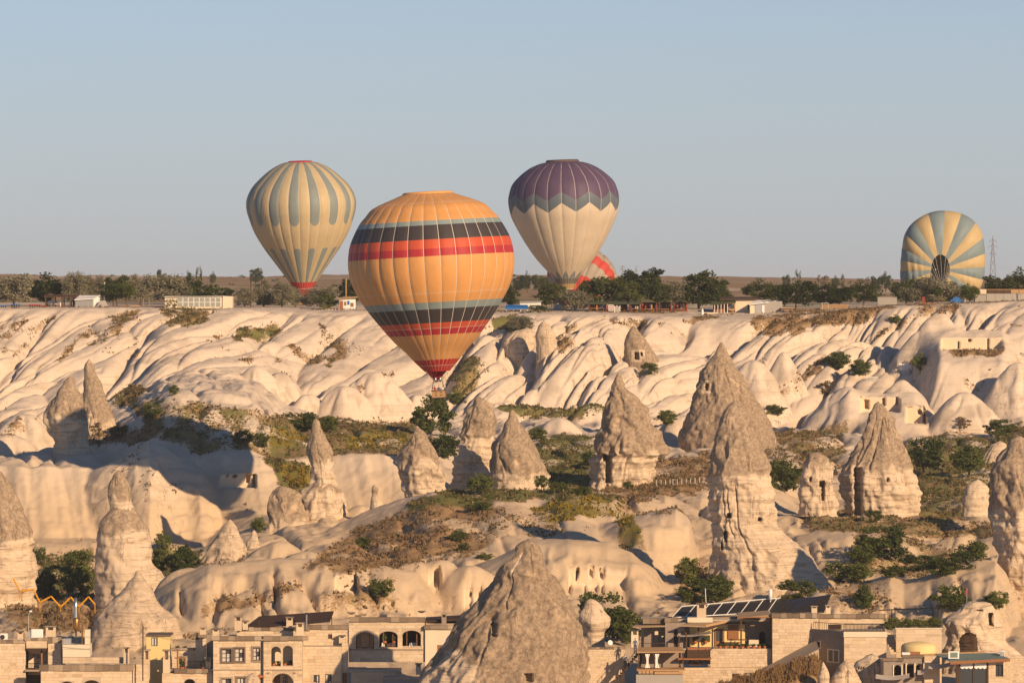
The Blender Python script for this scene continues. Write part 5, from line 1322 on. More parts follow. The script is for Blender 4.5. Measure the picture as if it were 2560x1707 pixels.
# shed
b = PB('metal_shed', 'small grey corrugated shed with a white lean-to roof beside the pergola', 'shed', 216, gnd(216, 976) + 1, 976)
b.box('wall', MAT['greymetal'], 188, 232, 748, b.row + 2, 0, 4)
for k in range(14): b.box('rib', MAT['greymetal'], 189.5 + k * 3.1, 190.5 + k * 3.1, 749, b.row + 2, -.07, -.004, b.root.children[0])
b.slab('roof', MAT['white'], [(186, 749, -.4), (234, 746, -.4), (246, 738, 4.6), (194, 738, 4.6)], .15)
b.box('side_wall', MAT['white'], 232.3, 246, 743, b.row + 2, 1.5, 4)
b = PB('covered_boat', 'pale tarpaulin-covered trailer standing right of the grey shed', 'trailer', 258, gnd(258, 976) + 1, 976)
m = MB(); m.hexa([b.P(242, 768, 0), b.P(270, 768, 0), b.P(270, 768, 2), b.P(242, 768, 2), b.P(249, 752, .4), b.P(262, 751, .4), b.P(262, 751, 1.6), b.P(249, 752, 1.6)]); m.build('cover', MAT['concrete'], b.root)
for px in (248, 264): MB().tube(b.P(px, 768.5, -.1), b.P(px, 768.5, .15), .3, n=12).build('wheel', MAT['darkmetal'], b.root)
# tables and benches along the edge
def table(label, a, c, top, mat, legs=2, group='tables and benches on the plateau edge', Y=972, name='table'):
    r = gnd((a + c) / 2, Y) + 1
    b = PB(name, label, 'table', (a + c) / 2, r, Y, group)
    b.box('table_top', mat, a, c, top, top + 2.2, 0, 1.2)
    for px in np.linspace(a + 2, c - 3, legs + 1):
        b.box('leg', MAT['timber'], px, px + 1.4, top + 2.2, r + 1.5, .1, .2); b.box('leg', MAT['timber'], px, px + 1.4, top + 2.2, r + 1.5, 1.0, 1.1)
    return b
table('table under a blue cloth left of the pergola', 26, 49, 760, MAT['blue'], 3)
table('low blue-covered bench at the extreme left', 0, 16, 763, MAT['blue'], 2)
table('red and white draped bench left of the pergola', 72, 100, 761, MAT['goods'], 4)
table('small red-brown table at the pergola left post', 101, 117, 764, MAT['redpaint'], 2)
table('orange wooden crate table at the front of the pergola', 148, 166, 767, MAT['wood'], 1)
table('row of wooden stools under the bright green trees', 302, 320, 764, MAT['wood'], 3)
table('pale bench right of the bright green trees', 325, 350, 764, MAT['palewood'], 4)
b = PB('water_tank', 'white horizontal tank under the pergola roof', 'tank', 130, gnd(130, 980), 980)
MB().tube(b.P(119, 757, 1), b.P(142, 757, 1), .42, n=14).build('tank', MAT['white'], b.root, smooth=True)
for px in (122, 138): b.box('stand', MAT['timber'], px, px + 2, 760, b.row + 2, .7, 1.3)
# lamp posts and poles
def pole(label, px, top, Y, r, mat, name='pole', cat='pole', arm=False):
    rw = gnd(px, Y); b = PB(name, label, cat, px, rw, Y); b.tube('shaft', mat, (px, rw + 2), (px, top), r)
    if arm: b.box('crossarm', mat, px - 5, px + 5, top + 2, top + 3.5, -.08, .08)
    return b
pole('thin white post in front of the dark trees, left plateau', 261, 706, 992, .09, MAT['white'])
pole('tall wooden pole among the silver-grey trees left of the striped balloon', 627, 690, 984, .11, MAT['timber'], arm=True)
pole('wooden pole just left of the orange balloon', 865, 696, 1004, .12, MAT['palewood'])
pole('thin metal post beside the leaning silver-grey tree', 359, 746, 978, .05, MAT['greymetal'])
pole('second thin metal post beside the leaning silver-grey tree', 373, 747, 978, .05, MAT['greymetal'])
# long glazed building
b = PB('glazed_building', 'long low building with cloudy glass panes and a cream end wall', 'building', 500, gnd(500, 975) + 1, 975)
b.box('wall', MAT['plaster'], 412, 554, 741, b.row + 2, .12, 5); b.box('end_wall', MAT['plaster'], 556.2, 580, 741, b.row + 2, .3, 5)
b.slab('roof', MAT['concrete'], [(410, 742, -.2), (556, 739, -.2), (583, 741.5, 5.2), (412, 739, 5.2)], .14)
for k in range(8):
    for q in range(2):
        a = 444 + k * 13.6; fr = b.box('window', MAT['white'], a, a + 13.2, 743.5 + q * 12, 755 + q * 12, 0, .1)
        MB().box((a + 1 - b.px) * b.k, (a + 12.2 - b.px) * b.k, -.03, -.004, (b.row - 754.2 - q * 12) * b.k, (b.row - 744.3 - q * 12) * b.k).build('pane', MAT['greenglass'], fr)
for px, lab in ((421, 'left little conical shrub before the long glazed building'), (436, 'right little conical shrub before the long glazed building')):
    tree('conical_shrub', lab, 'shrub', terrain_pt(px, 972), 1.2, 1.9, 'poplar', 0.05)
# white hut
b = PB('painted_hut', 'small hut with a painted white wall and wooden deck beside the orange balloon', 'hut', 868, gnd(868, 974) + 1, 974)
b.box('wall', MAT['white'], 848, 888, 748, b.row + 2, 0, 3.5); b.box('door_panel', MAT['wood'], 849, 858, 752, b.row + 1, -.06, -.005)
b.slab('roof', MAT['palewood'], [(845, 747, -.5), (882, 743, -.5), (908, 741, 4), (858, 741, 4)], .15)
for k, (a, c, r0, r1) in enumerate([(860, 866, 754, 764), (868, 874, 752, 762), (876, 884, 757, 767)]): b.box('mural_patch', MAT['blue'] if k == 1 else MAT['wood'], a, c, r0, r1, -.03, -.005)
for k in range(9): b.box('deck_post', MAT['white'], 815 + k * 8, 816.2 + k * 8, 770, b.row + 3, -1.5, -1.42)
b.box('deck_rail', MAT['wood'], 815, 881, 770.5, 772, -1.5, -1.42)
# sheds right of the orange balloon
b = PB('tarpaulin_stall', 'market stall covered with a bright blue tarpaulin', 'stall', 1292, gnd(1292, 975), 975)
b.slab('tarpaulin', MAT['blue'], [(1263, 769, 0), (1321, 769, 0), (1319, 762, 2.2), (1266, 762, 2.2)], .06); b.slab('tarpaulin_flap', MAT['blue'], [(1263, 773, -.03), (1321, 772, -.03), (1321, 769, 0), (1263, 769, 0)], .05)
for px in (1265, 1283, 1301, 1318): b.box('leg', MAT['white'], px, px + 1.5, 771, b.row + 2, .1, .2)
b = PB('white_shed', 'low white ribbed shed behind the blue stall', 'shed', 1325, gnd(1325, 990), 990)
b.box('wall', MAT['white'], 1300, 1352, 755, b.row + 2, 0, 4); b.slab('roof', MAT['concrete'], [(1298, 755.5, -.3), (1354, 753.5, -.3), (1356, 751, 4.2), (1302, 752.5, 4.2)], .12)
for k in range(12): b.box('rib', MAT['white'], 1302 + k * 4.2, 1303.3 + k * 4.2, 757, b.row, -.06, -.004, b.root.children[0])
b = PB('gabled_shed', 'grey shed with a pale gable roof beside the fluffy silver-grey tree', 'shed', 1392, gnd(1392, 982), 982)
b.box('wall', MAT['greymetal'], 1384, 1412, 760, b.row + 2, 0, 4); b.slab('roof', MAT['palewood'], [(1374, 750, -.4), (1402, 757.5, -.4), (1402, 757.5, 4.3), (1374, 750, 4.3)], .12); b.slab('roof', MAT['palewood'], [(1402, 757.5, -.4), (1416, 763, -.4), (1416, 763, 4.3), (1402, 757.5, 4.3)], .12)
# stalls
def stall(label, a, c, roof, gable=True, seed=0):
    r = random.Random(seed); Y = 974 + r.uniform(-1, 1); rw = gnd((a + c) / 2, Y) + 1
    b = PB('market_stall', label, 'stall', (a + c) / 2, rw, Y, 'souvenir stalls along the cliff edge')
    mid = (a + c) / 2
    if gable:
        b.slab('roof', MAT['greenroof'], [(a - 3, roof + 9, -.7), (mid, roof, -.7), (mid, roof, 4), (a - 3, roof + 9, 4)], .12); b.slab('roof', MAT['greenroof'], [(mid, roof, -.7), (c + 3, roof + 9, -.7), (c + 3, roof + 9, 4), (mid, roof, 4)], .12)
    else: b.slab('roof', MAT['greenroof'], [(a - 2, roof + 7, -.7), (c + 2, roof + 7, -.7), (c + 2, roof + 1, 4), (a - 2, roof + 1, 4)], .12)
    for px in (a, c - 1.5):
        b.box('post', MAT['redpaint'], px, px + 1.8, roof + 8, rw + 2, -.5, -.35); b.box('post', MAT['redpaint'], px, px + 1.8, roof + 8, rw + 2, 3.4, 3.55)
    b.box('back_wall', MAT['timber'], a, c, roof + 8, rw + 2, 3.6, 3.7)
    b.box('counter', MAT['wood'], a + 4, c - 5, rw - 10, rw - 8, -.2, .6)
    for px in (a + 5, c - 8): b.box('counter_leg', MAT['wood'], px, px + 1.5, rw - 8, rw + 1, 0, .15)
    for k in range(int((c - a) / 5)):
        w_ = r.uniform(2.2, 4.4); px = a + 3 + k * 5 + r.uniform(-1, 1); h = r.uniform(5, 13); t_ = roof + 10 + r.uniform(0, 4)
        b.box('hanging_cloth', MAT['goods'], px, px + w_, t_, t_ + h, r.uniform(-.4, 2.5), r.uniform(2.52, 2.6) if r.random() < .0 else 0, None) if False else MB().box((px - b.px) * b.k, (px + w_ - b.px) * b.k, 0, .06, (rw - t_ - h) * b.k, (rw - t_) * b.k).build('hanging_cloth', MAT['goods'], b.root, (0, r.uniform(-.3, 2.4), 0))
stall('flat-roofed souvenir stall at the left end of the row', 1472, 1516, 752, False, 1)
stall('souvenir stall with pale hanging cloths, second from the left', 1522, 1568, 752, False, 2)
stall('souvenir stall with a white sign board, third from the left', 1574, 1600, 752, False, 3)
stall('gabled green-roofed souvenir stall in the middle of the row', 1604, 1642, 748, True, 4)
stall('second gabled green-roofed souvenir stall, right of the middle', 1648, 1678, 748, True, 5)
stall('gabled souvenir stall at the right end of the row beside the tall dark tree', 1684, 1718, 748, True, 6)
b = PB('sign_board', 'white board with grey panels standing before the stalls', 'sign', 1543, gnd(1543, 970) + 1, 970)
b.box('door_panel', MAT['concrete'], 1537, 1549, 766, b.row + 2, 0, .1); b.box('frame', MAT['white'], 1535.5, 1537, 764, b.row + 2, -.02, .12); b.box('frame', MAT['white'], 1549, 1550.5, 764, b.row + 2, -.02, .12)
b = PB('price_board', 'pale display rack of small cards between the stalls', 'rack', 1528, gnd(1528, 970) + 1, 970)
b.box('board', MAT['white'], 1521, 1534, 762, 777, 0, .08)
for k in range(4):
    for q in range(3): b.box('card', MAT['redpaint'], 1522 + k * 3, 1524 + k * 3, 763.5 + q * 4.5, 766.5 + q * 4.5, -.03, -.004)
for px in (1522, 1532): b.box('leg', MAT['timber'], px, px + 1, 777, b.row + 2, 0, .08)
# white house
b = PB('plateau_house', 'white single-storey house with a dark roof and green porch right of the stalls', 'house', 1850, gnd(1850, 978) + 1, 978)
w_ = b.box('wall', MAT['plaster'], 1838, 1896, 747, b.row + 2, 0, 7)
b.slab('roof', MAT['timber'], [(1800, 748, -.6), (1898, 746, -.6), (1896, 741.5, 7.3), (1805, 742, 7.3)], .2)
fr = b.box('window', MAT['darkmetal'], 1869, 1875.5, 761.5, 773.5, -.06, -.005)
b.box('door', MAT['palewood'], 1870, 1880, 774, b.row + 1, -.05, -.004)
b.slab('porch_roof', MAT['greenroof'], [(1776, 761, -2.2), (1839, 755, -2.2), (1838, 750.5, .3), (1780, 753, .3)], .14)
for px in (1785, 1793, 1801, 1809, 1817): b.box('porch_post', MAT['white'], px, px + 1.4, 760, b.row + 2, -2.0, -1.88)
b.box('porch_wall', MAT['wood'], 1783, 1838, 760, b.row + 2, .3, .5)
fr = b.box('porch_window', MAT['palewood'], 1821, 1837, 759, 776, -.6, -.5); b.box('pane', MAT['glass'], 1823, 1835, 761, 772, -.63, -.604, fr)
b.box('low_wall', MAT['plaster'], 1724, 1794, 781, b.row + 3, -3, -2.6)
b = PB('grey_shed', 'grey shed with a white fascia and blue-shaded side by the full dark tree', 'shed', 1920, gnd(1920, 974) + 1, 974)
b.box('wall', MAT['greymetal'], 1888, 1912, 758, b.row + 2, 0, 4); b.box('side_wall', MAT['concrete'], 1912.2, 1956, 753, b.row + 2, .4, 4)
b.slab('roof', MAT['white'], [(1872, 760.5, -.4), (1914, 755.5, -.4), (1958, 750, 4.2), (1892, 750, 4.2)], .16)
b.box('white_wall', MAT['plaster'], 1875, 1887.6, 761, b.row + 2, .1, 4); b.box('door', MAT['white'], 1905, 1911, 763, b.row + 1, -.06, -.004)
b = PB('statue', 'small white garden statue before the tall dark tree', 'statue', 1756, gnd(1756, 972) + 1, 972)
MB().lathe([(.32, 0), (.30, .2), (.2, .5), (.26, .75), (.15, .9), (.12, .95), (.16, 1.05), (.1, 1.18), (.01, 1.22)], 12).build('figure', MAT['white'], b.root, smooth=True)
# log pile, trailer frame
b = PB('log_pile', 'stack of cut logs under the orchard trees on the plateau', 'log pile', 2085, gnd(2085, 976) + 1, 976)
for k in range(16):
    for q in range(3): MB().tube(b.P(2052 + k * 4.2 + q * 2, b.row - 2 - q * 4.2, 0), b.P(2053 + k * 4.2 + q * 2, b.row - 2 - q * 4.2, 2.4), .17, n=8).build('log', MAT['palewood'], b.root)
for px in (2055, 2070): b.tube('stake', MAT['white'], (px, b.row + 1, -.1), (px, 757, -.1), .04)
b.tube('stake', MAT['white'], (2055, 758, -.1), (2070, 757, -.1), .04)
b = PB('parked_trailer', 'low flat trailer with pink boards left of the log pile', 'trailer', 1968, gnd(1968, 973) + 1, 973)
b.box('bed', MAT['palewood'], 1953, 1982, 769, 771.5, 0, 1.6); b.box('side_board', MAT['palewood'], 1953, 1982, 774, 776, -.05, .0)
for px in (1958, 1976): MB().tube(b.P(px, b.row - 3, -.15), b.P(px, b.row - 3, .1), .28, n=12).build('wheel', MAT['darkmetal'], b.root)
# right-hand walls
b = PB('garden_wall', 'dark grey garden wall in shade left of the collapsed balloon', 'wall', 2218, gnd(2218, 1000) + 1, 1000); b.box('wall', MAT['concrete'], 2194, 2242, 744, b.row + 3, 0, .4); b.box('coping', MAT['concrete'], 2193, 2243, 742.5, 743.9, -.05, .45)
b = PB('concrete_wall', 'pale concrete wall with a brown screen above it at the right edge', 'wall', 2520, gnd(2520, 988) + 1, 988)
for k in range(6): b.box('wall_panel', MAT['concrete'], 2467 + k * 21, 2487.6 + k * 21, 734, b.row + 4, 0, .3)
for k in range(6): b.box('screen_panel', MAT['timber'] if k not in (3, 4) else MAT['palewood'], 2468 + k * 20, 2487 + k * 20, 724.5, 733.4, .1, .2)
b.box('rail', MAT['palewood'], 2466, 2592, 723, 724.4, .05, .25)
b = PB('site_cabin', 'small cream cabin left of the concrete wall', 'cabin', 2456, gnd(2456, 994) + 1, 994)
b.box('wall', MAT['plaster'], 2446, 2466, 723, 735, 0, 3); b.box('base', MAT['concrete'], 2438, 2466, 735.2, b.row + 3, .3, 3)
b.box('awning', MAT['white'], 2389, 2415, 731, 732.5, 0, 3); b.tube('awning_post', MAT['white'], (2391, 732.5, .1), (2391, b.row + 2, .1), .05); b.tube('awning_post', MAT['white'], (2413, 732.5, .1), (2413, b.row + 2, .1), .05)
b = PB('wire_fence', 'short wire fence on white posts at the right cliff edge', 'fence', 2462, gnd(2462, 968) + 1, 968)
for k in range(6): b.tube('post', MAT['white'], (2426 + k * 14, gnd(2426 + k * 14, 968) + 2, 0), (2426 + k * 14, 757, 0), .05)
for q in (758, 762): b.tube('wire', MAT['greymetal'], (2426, q, 0), (2496, q, 0), .02)
person(0, terrain_pt(2543, 975) + Vector((0, 0, 0)), .5, 'tiny person in dark clothes in front of the concrete wall at right')
b = PB('blue_car', 'dark blue covered car under the trees below the collapsed balloon', 'car', 2390, gnd(2390, 978) + 1, 978)
m = MB(); m.hexa([b.P(2376, b.row - 3, 0), b.P(2412, b.row - 3, 0), b.P(2412, b.row - 3, 1.7), b.P(2376, b.row - 3, 1.7), b.P(2377, b.row - 10, .1), b.P(2411, b.row - 8, .1), b.P(2411, b.row - 8, 1.6), b.P(2377, b.row - 10, 1.6)])
m.hexa([b.P(2381, b.row - 10, .1), b.P(2404, b.row - 9, .1), b.P(2404, b.row - 9, 1.6), b.P(2381, b.row - 10, 1.6), b.P(2385, b.row - 16, .3), b.P(2398, b.row - 16, .3), b.P(2398, b.row - 16, 1.4), b.P(2385, b.row - 16, 1.4)]); m.build('body', MAT['blue'], b.root)
for px in (2383, 2405): MB().tube(b.P(px, b.row - 3.5, -.05), b.P(px, b.row - 3.5, .2), .3, n=12).build('wheel', MAT['darkmetal'], b.root)
b = PB('tent_canopy', 'small red garment stall under the silver-grey trees at right', 'stall', 2312, gnd(2312, 976) + 1, 976)
b.box('cloth', MAT['redpaint'], 2306, 2313, 742, 757, .5, .6); b.box('table_top', MAT['wood'], 2296, 2340, 757, 759, 0, 1)
for px in (2298, 2318, 2337): b.box('leg', MAT['timber'], px, px + 1.4, 759, b.row + 2, .1, .3)

# pylons
def pylon(label, px, top, Y, arms, half, base_row):
    b = PB('power_pylon', label, 'pylon', px, base_row, Y)
    H = (base_row - top); m = MB(); r = .11
    lv = [0, .18, .36, .52, .66, .78, .88, .95, 1.0]
    wd = lambda f: half * (1 - f) ** 1.0 * .9 + 1.2 * (1 - f) + .25
    for sx in (-1, 1):
        for sy in (-1, 1):
            m = MB()
            for a, c in zip(lv, lv[1:]): m.tube(b.P(px + sx * wd(a), base_row - H * a, sy * wd(a) * b.k), b.P(px + sx * wd(c), base_row - H * c, sy * wd(c) * b.k), r, n=4)
            m.build('leg', MAT['steel_far'], b.root)
    m = MB()
    for a, c in zip(lv, lv[1:]):
        for sy in (-1, 1):
            m.tube(b.P(px - wd(a), base_row - H * a, sy * wd(a) * b.k), b.P(px + wd(c), base_row - H * c, sy * wd(c) * b.k), r * .7, n=4); m.tube(b.P(px + wd(a), base_row - H * a, sy * wd(a) * b.k), b.P(px - wd(c), base_row - H * c, sy * wd(c) * b.k), r * .7, n=4)
    m.build('bracing', MAT['steel_far'], b.root)
    for rw, L in arms:
        m = MB(); m.tube(b.P(px - L, rw, 0), b.P(px + L, rw, 0), r, n=4); m.tube(b.P(px - L, rw, 0), b.P(px, rw - 4, 0), r * .8, n=4); m.tube(b.P(px + L, rw, 0), b.P(px, rw - 4, 0), r * .8, n=4); m.build('crossarm', MAT['steel_far'], b.root)
        for sx in (-1, 1): MB().tube(b.P(px + sx * L, rw, 0), b.P(px + sx * L, rw + 6, 0), r * .9, n=4).build('insulator', MAT['steel_far'], b.root)
MAT['steel_far'] = plain('galvanised_steel', (0.20, 0.20, 0.21), 0.6, 0.3)
pylon('tall lattice power pylon right of the collapsed balloon', 2482, 590, 2300, [(602, 8), (616, 11), (634, 8)], 8, 712)
pylon('distant square-topped pylon right of the red ringed balloon', 1556, 664, 2600, [(668, 6), (675, 6)], 4, 712)
pylon('thin far mast above the dark trees right of the purple balloon', 1590, 664, 2500, [(676, 3)], 1.5, 714)
# ------------------------------------------------------------------ stone houses along the bottom
def stone_mat():
    b = NB('limestone_blocks'); r = b.rand(); n = b.noise(b.pos(), 3.0, 5, 0.65)
    c = b.ramp(r, [(0, (.45, .345, .235)), (.1, (.56, .44, .305)), (.45, (.60, .475, .33)), (.75, (.635, .51, .365)), (.92, (.55, .41, .265)), (1, (.65, .54, .40))])
    c = b.mix(b.math('MULTIPLY', b.smooth(.5, .75, n), .45), c, (.36, .28, .2))
    return b.finish(c, .95, b.bump(n, .03, .8), 0, .1)
MAT['block'] = stone_mat()
def cap_mat():
    b = NB('weathered_coping'); r = b.rand(); n = b.noise(b.pos(), 3.5, 5, 0.7)
    c = b.ramp(r, [(0, (.13, .095, .068)), (.35, (.22, .165, .115)), (.7, (.32, .245, .175)), (1, (.45, .36, .26))])
    c = b.mix(b.math('MULTIPLY', n, .4), c, (.2, .16, .12)); return b.finish(c, .95, b.bump(n, .04, .8), 0, .1)
MAT['coping'] = cap_mat()
MAT['mortar'] = plain('wall_core', (0.47, 0.37, 0.26), 0.95, var=0.15, nscale=1.2)
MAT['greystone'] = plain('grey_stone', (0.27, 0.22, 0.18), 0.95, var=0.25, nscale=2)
MAT['roofdeck'] = plain('flat_roof_screed', (0.40, 0.34, 0.27), 0.95, var=0.2)
MAT['awning'] = plain('brown_awning', (0.055, 0.033, 0.024), 0.9, var=0.3)
MAT['reed'] = plain('reed_mat', (0.34, 0.24, 0.15), 0.95, var=0.35, nscale=14)
MAT['canvas'] = plain('pale_canvas', (0.55, 0.50, 0.45), 0.85, var=0.12, trans=0.25)
MAT['iron'] = plain('wrought_iron', (0.02, 0.018, 0.017), 0.5, 0.5)
MAT['brass'] = plain('brass_drum', (0.32, 0.17, 0.06), 0.35, 0.7)
MAT['frame'] = plain('window_wood', (0.075, 0.045, 0.03), 0.7)
MAT['curtain'] = plain('net_curtain', (0.52, 0.50, 0.46), 0.9, var=0.1)
MAT['terracotta'] = plain('terracotta', (0.36, 0.12, 0.05), 0.8)
MAT['panel'] = plain('solar_panel', (0.03, 0.025, 0.02), 0.3, 0.0, 0.4)
MAT['teal'] = plain('teal_roof_felt', (0.17, 0.22, 0.19), 0.9)
MAT['yellow'] = plain('yellow_paint', (0.62, 0.28, 0.012), 0.5)
_cube = None
def unit_cube(mat, name):
    m = MB().box(-.5, .5, -.5, .5, -.5, .5); me = bpy.data.meshes.new(name); me.from_pydata(m.v, [], m.f); me.materials.append(mat); return me
ME_BLOCK, ME_COPING = unit_cube(MAT['block'], 'stone_block'), unit_cube(MAT['coping'], 'coping_stone')

def wall(b, px0, px1, r0, r1, d0, th=.4, holes=(), course=8.0, blen=(13, 27), seed=1, core=None, blocks=True, name='wall'):
    """stone wall with openings; holes: (a,c,top,bottom[,arch rise px]).  Returns the wall part; blocks are its sub-parts"""
    core = core or MAT['mortar']
    m = MB(); xs = sorted({px0, px1, *[h[0] for h in holes], *[h[1] for h in holes]}); 
    for a, c in zip(xs, xs[1:]):
        hs = sorted([h for h in holes if h[0] < c - .01 and h[1] > a + .01], key=lambda h: h[2]); t = r0
        for h in hs:
            if h[2] > t: b.bb(m, a, c, t, h[2], d0, d0 + th)
            t = h[3]
        if r1 > t: b.bb(m, a, c, t, r1, d0, d0 + th)
    for h in holes:
        if len(h) > 4 and h[4] > 0:   # arch spandrels
            a, c, t, bt, rise = h[:5]; mid = (a + c) / 2; n = 8
            for sgn in (-1, 1):
                e = mid + sgn * (c - a) / 2
                for k in range(n):
                    f0, f1 = k / n, (k + 1) / n
                    x0, x1 = e - sgn * (c - a) / 2 * (1 - math.cos(f0 * math.pi / 2)), e - sgn * (c - a) / 2 * (1 - math.cos(f1 * math.pi / 2))
                    y0, y1 = t + rise * (1 - math.sin(f0 * math.pi / 2)), t + rise * (1 - math.sin(f1 * math.pi / 2))
                    q = [(x0, y0), (x1, y1), (x1, t), (x0, t)]
                    if sgn > 0: q = q[::-1]
                    v = [b.P(*p, d0 - .016) for p in q] + [b.P(*p, d0 + th) for p in q]
                    m.add(v, [(0, 1, 2, 3), (7, 6, 5, 4), (0, 4, 5, 1)])
    w_ = m.build(name, core, b.root)
    if blocks:
        r = random.Random(seed); row = r0
        while row < r1 - 1:
            h = min(course * r.uniform(.9, 1.1), r1 - row); x = px0 - r.uniform(0, 10)
            while x < px1:
                L = r.uniform(*blen); segs = [(max(x, px0), min(x + L, px1))]; x += L
                for hh in holes:
                    if hh[2] < row + h - .5 and hh[3] > row + .5:
                        ns = []
                        for a, c in segs:
                            if hh[0] >= c or hh[1] <= a: ns.append((a, c))
                            else:
                                if hh[0] - a > 2: ns.append((a, hh[0]))
                                if c - hh[1] > 2: ns.append((hh[1], c))
                        segs = ns
                for a, c in segs:
                    if c - a < 2.5: continue
                    o = link('stone_block', ME_BLOCK, w_); pr = r.uniform(.012, .04)
                    o.location = b.P((a + c) / 2, row + h / 2, d0 - pr / 2 + .02); o.scale = ((c - a - .45) * b.k, pr + .04, (h - .45) * b.k)
            row += h
    return w_

def coping(b, px0, px1, r0, r1, d0, depth=.6, seed=1, blen=(12, 24), slope=0.0):
    r = random.Random(seed); x = px0
    part = b.box('parapet', MAT['mortar'], px0 + .5, px1 - .5, r0 + 1.0, r1, d0 + .06, d0 + depth - .06)
    while x < px1 - 1:
        L = min(r.uniform(*blen), px1 - x); o = link('coping_stone', ME_COPING, part)
        o.location = b.P(x + L / 2, (r0 + r1) / 2 + r.uniform(-.4, .4), d0 + depth / 2); o.scale = ((L - .5) * b.k, depth + r.uniform(0, .08), (r1 - r0) * b.k * r.uniform(.9, 1.06)); x += L
    return part

def shell(b, px0, px1, r0, r1, d0, depth, roof=True, mat=None):
    """the rest of a house behind its front wall: sides, back, roof deck"""
    m = MB(); t = .35 / b.k
    b.bb(m, px0, px0 + t, r0, r1, d0 + .41, d0 + depth); b.bb(m, px1 - t, px1, r0, r1, d0 + .41, d0 + depth); b.bb(m, px0 + t + .1, px1 - t - .1, r0, r1, d0 + depth - .35, d0 + depth - .003)
    o = m.build('side_walls', mat or MAT['mortar'], b.root)
    if roof: b.box('roof', MAT['roofdeck'], px0 + .3, px1 - .3, r0 + 4, r0 + 10, d0 + .42, d0 + depth - .36)
    return o

def window(b, a, c, t, bt, d, cols=2, rows=3, surround=True, curtain=True):
    if surround:
        m = MB(); e = 4.0
        b.bb(m, a - e, a - .2, t - e, bt + e, d - .09, d + .02); b.bb(m, c + .2, c + e, t - e, bt + e, d - .09, d + .02); b.bb(m, a - .2, c + .2, t - e, t - .2, d - .09, d + .02); b.bb(m, a - .2, c + .2, bt + .2, bt + e, d - .09, d + .02)
        m.build('window_surround', MAT['coping'], b.root)
    m = MB(); f = 1.3
    b.bb(m, a, a + f, t, bt, d + .12, d + .2); b.bb(m, c - f, c, t, bt, d + .12, d + .2); b.bb(m, a + f, c - f, t, t + f, d + .12, d + .2); b.bb(m, a + f, c - f, bt - f, bt, d + .12, d + .2)
    for k in range(1, cols): x = a + (c - a) * k / cols; b.bb(m, x - .8, x + .8, t + f, bt - f, d + .12, d + .2)
    for k in range(1, rows): y = t + (bt - t) * k / rows; b.bb(m, a + f, c - f, y - .5, y + .5, d + .13, d + .19)
    fr = m.build('window', MAT['frame'], b.root)
    for k in range(cols):
        for q in range(rows):
            x0 = a + f + (c - a - 2 * f) * k / cols; x1 = a + f + (c - a - 2 * f) * (k + 1) / cols; y0 = t + f + (bt - t - 2 * f) * q / rows; y1 = t + f + (bt - t - 2 * f) * (q + 1) / rows
            b.box('pane', MAT['curtain'] if (curtain and (k + q * 2 + int(a)) % 5) else MAT['glass'], x0 + .1, x1 - .1, y0 + .1, y1 - .1, d + .205, d + .23, fr)
    return fr

_cc = [0]
def chimney(label, px0, px1, r0, r1, Y, cap='flat', mat=None, b=None):
    """a stone chimney: as a part of house b, or standing alone"""
    _cc[0] += 1; mat = mat or MAT['block']; k = b.k; w_ = (px1 - px0) * k
    m = MB(); b.bb(m, px0, px1, r0 + (r1 - r0) * .32, r1, Y, Y + w_ * .9); ch = m.build('chimney', mat, b.root)
    m = MB(); q = (px1 - px0) * .22; t0 = r0 + 2.5; t1 = r0 + (r1 - r0) * .32 - .1
    b.bb(m, px0 + .4, px0 + q, t0, t1, Y + .03, Y + w_ * .87); b.bb(m, px1 - q, px1 - .4, t0, t1, Y + .03, Y + w_ * .87); b.bb(m, px0 + q + .1, px1 - q - .1, t0, t1, Y + w_ * .7, Y + w_ * .86); m.build('vent', mat, ch)
    b.box('cap', MAT['coping'], px0 - 2, px1 + 2, r0, r0 + 2.4, Y - .1, Y + w_ * .95, ch)
    return ch

def potplant(label, px, row, Y, h=.6, kind='bush', red=False):
    p = at(px, row, Y); root = empty('potted_plant', p); tag(root, label, 'plant', 'potted plants on the terraces')
    MB().lathe([(.02, 0), (.16, 0), (.22, .32), (.19, .32), (.02, .28)], 10).build('pot', MAT['terracotta'], root, smooth=True)
    c = link('foliage', CROWNS[kind][int(px) % 3], root, (0, 0, .28)); c.scale = (.3, .3, h)
    return root

def railing(b, a, c, r0, r1, d, n, mat, r=.025, name='railing'):
    m = MB().tube(b.P(a, r0, d), b.P(c, r0, d), r * 1.4, n=5).tube(b.P(a, r1 - 1, d), b.P(c, r1 - 1, d), r, n=5); rl = m.build(name, mat, b.root)
    for k in range(n + 1): x = a + (c - a) * k / n; MB().tube(b.P(x, r0, d), b.P(x, r1, d), r, n=4).build('baluster', mat, rl)
    return rl

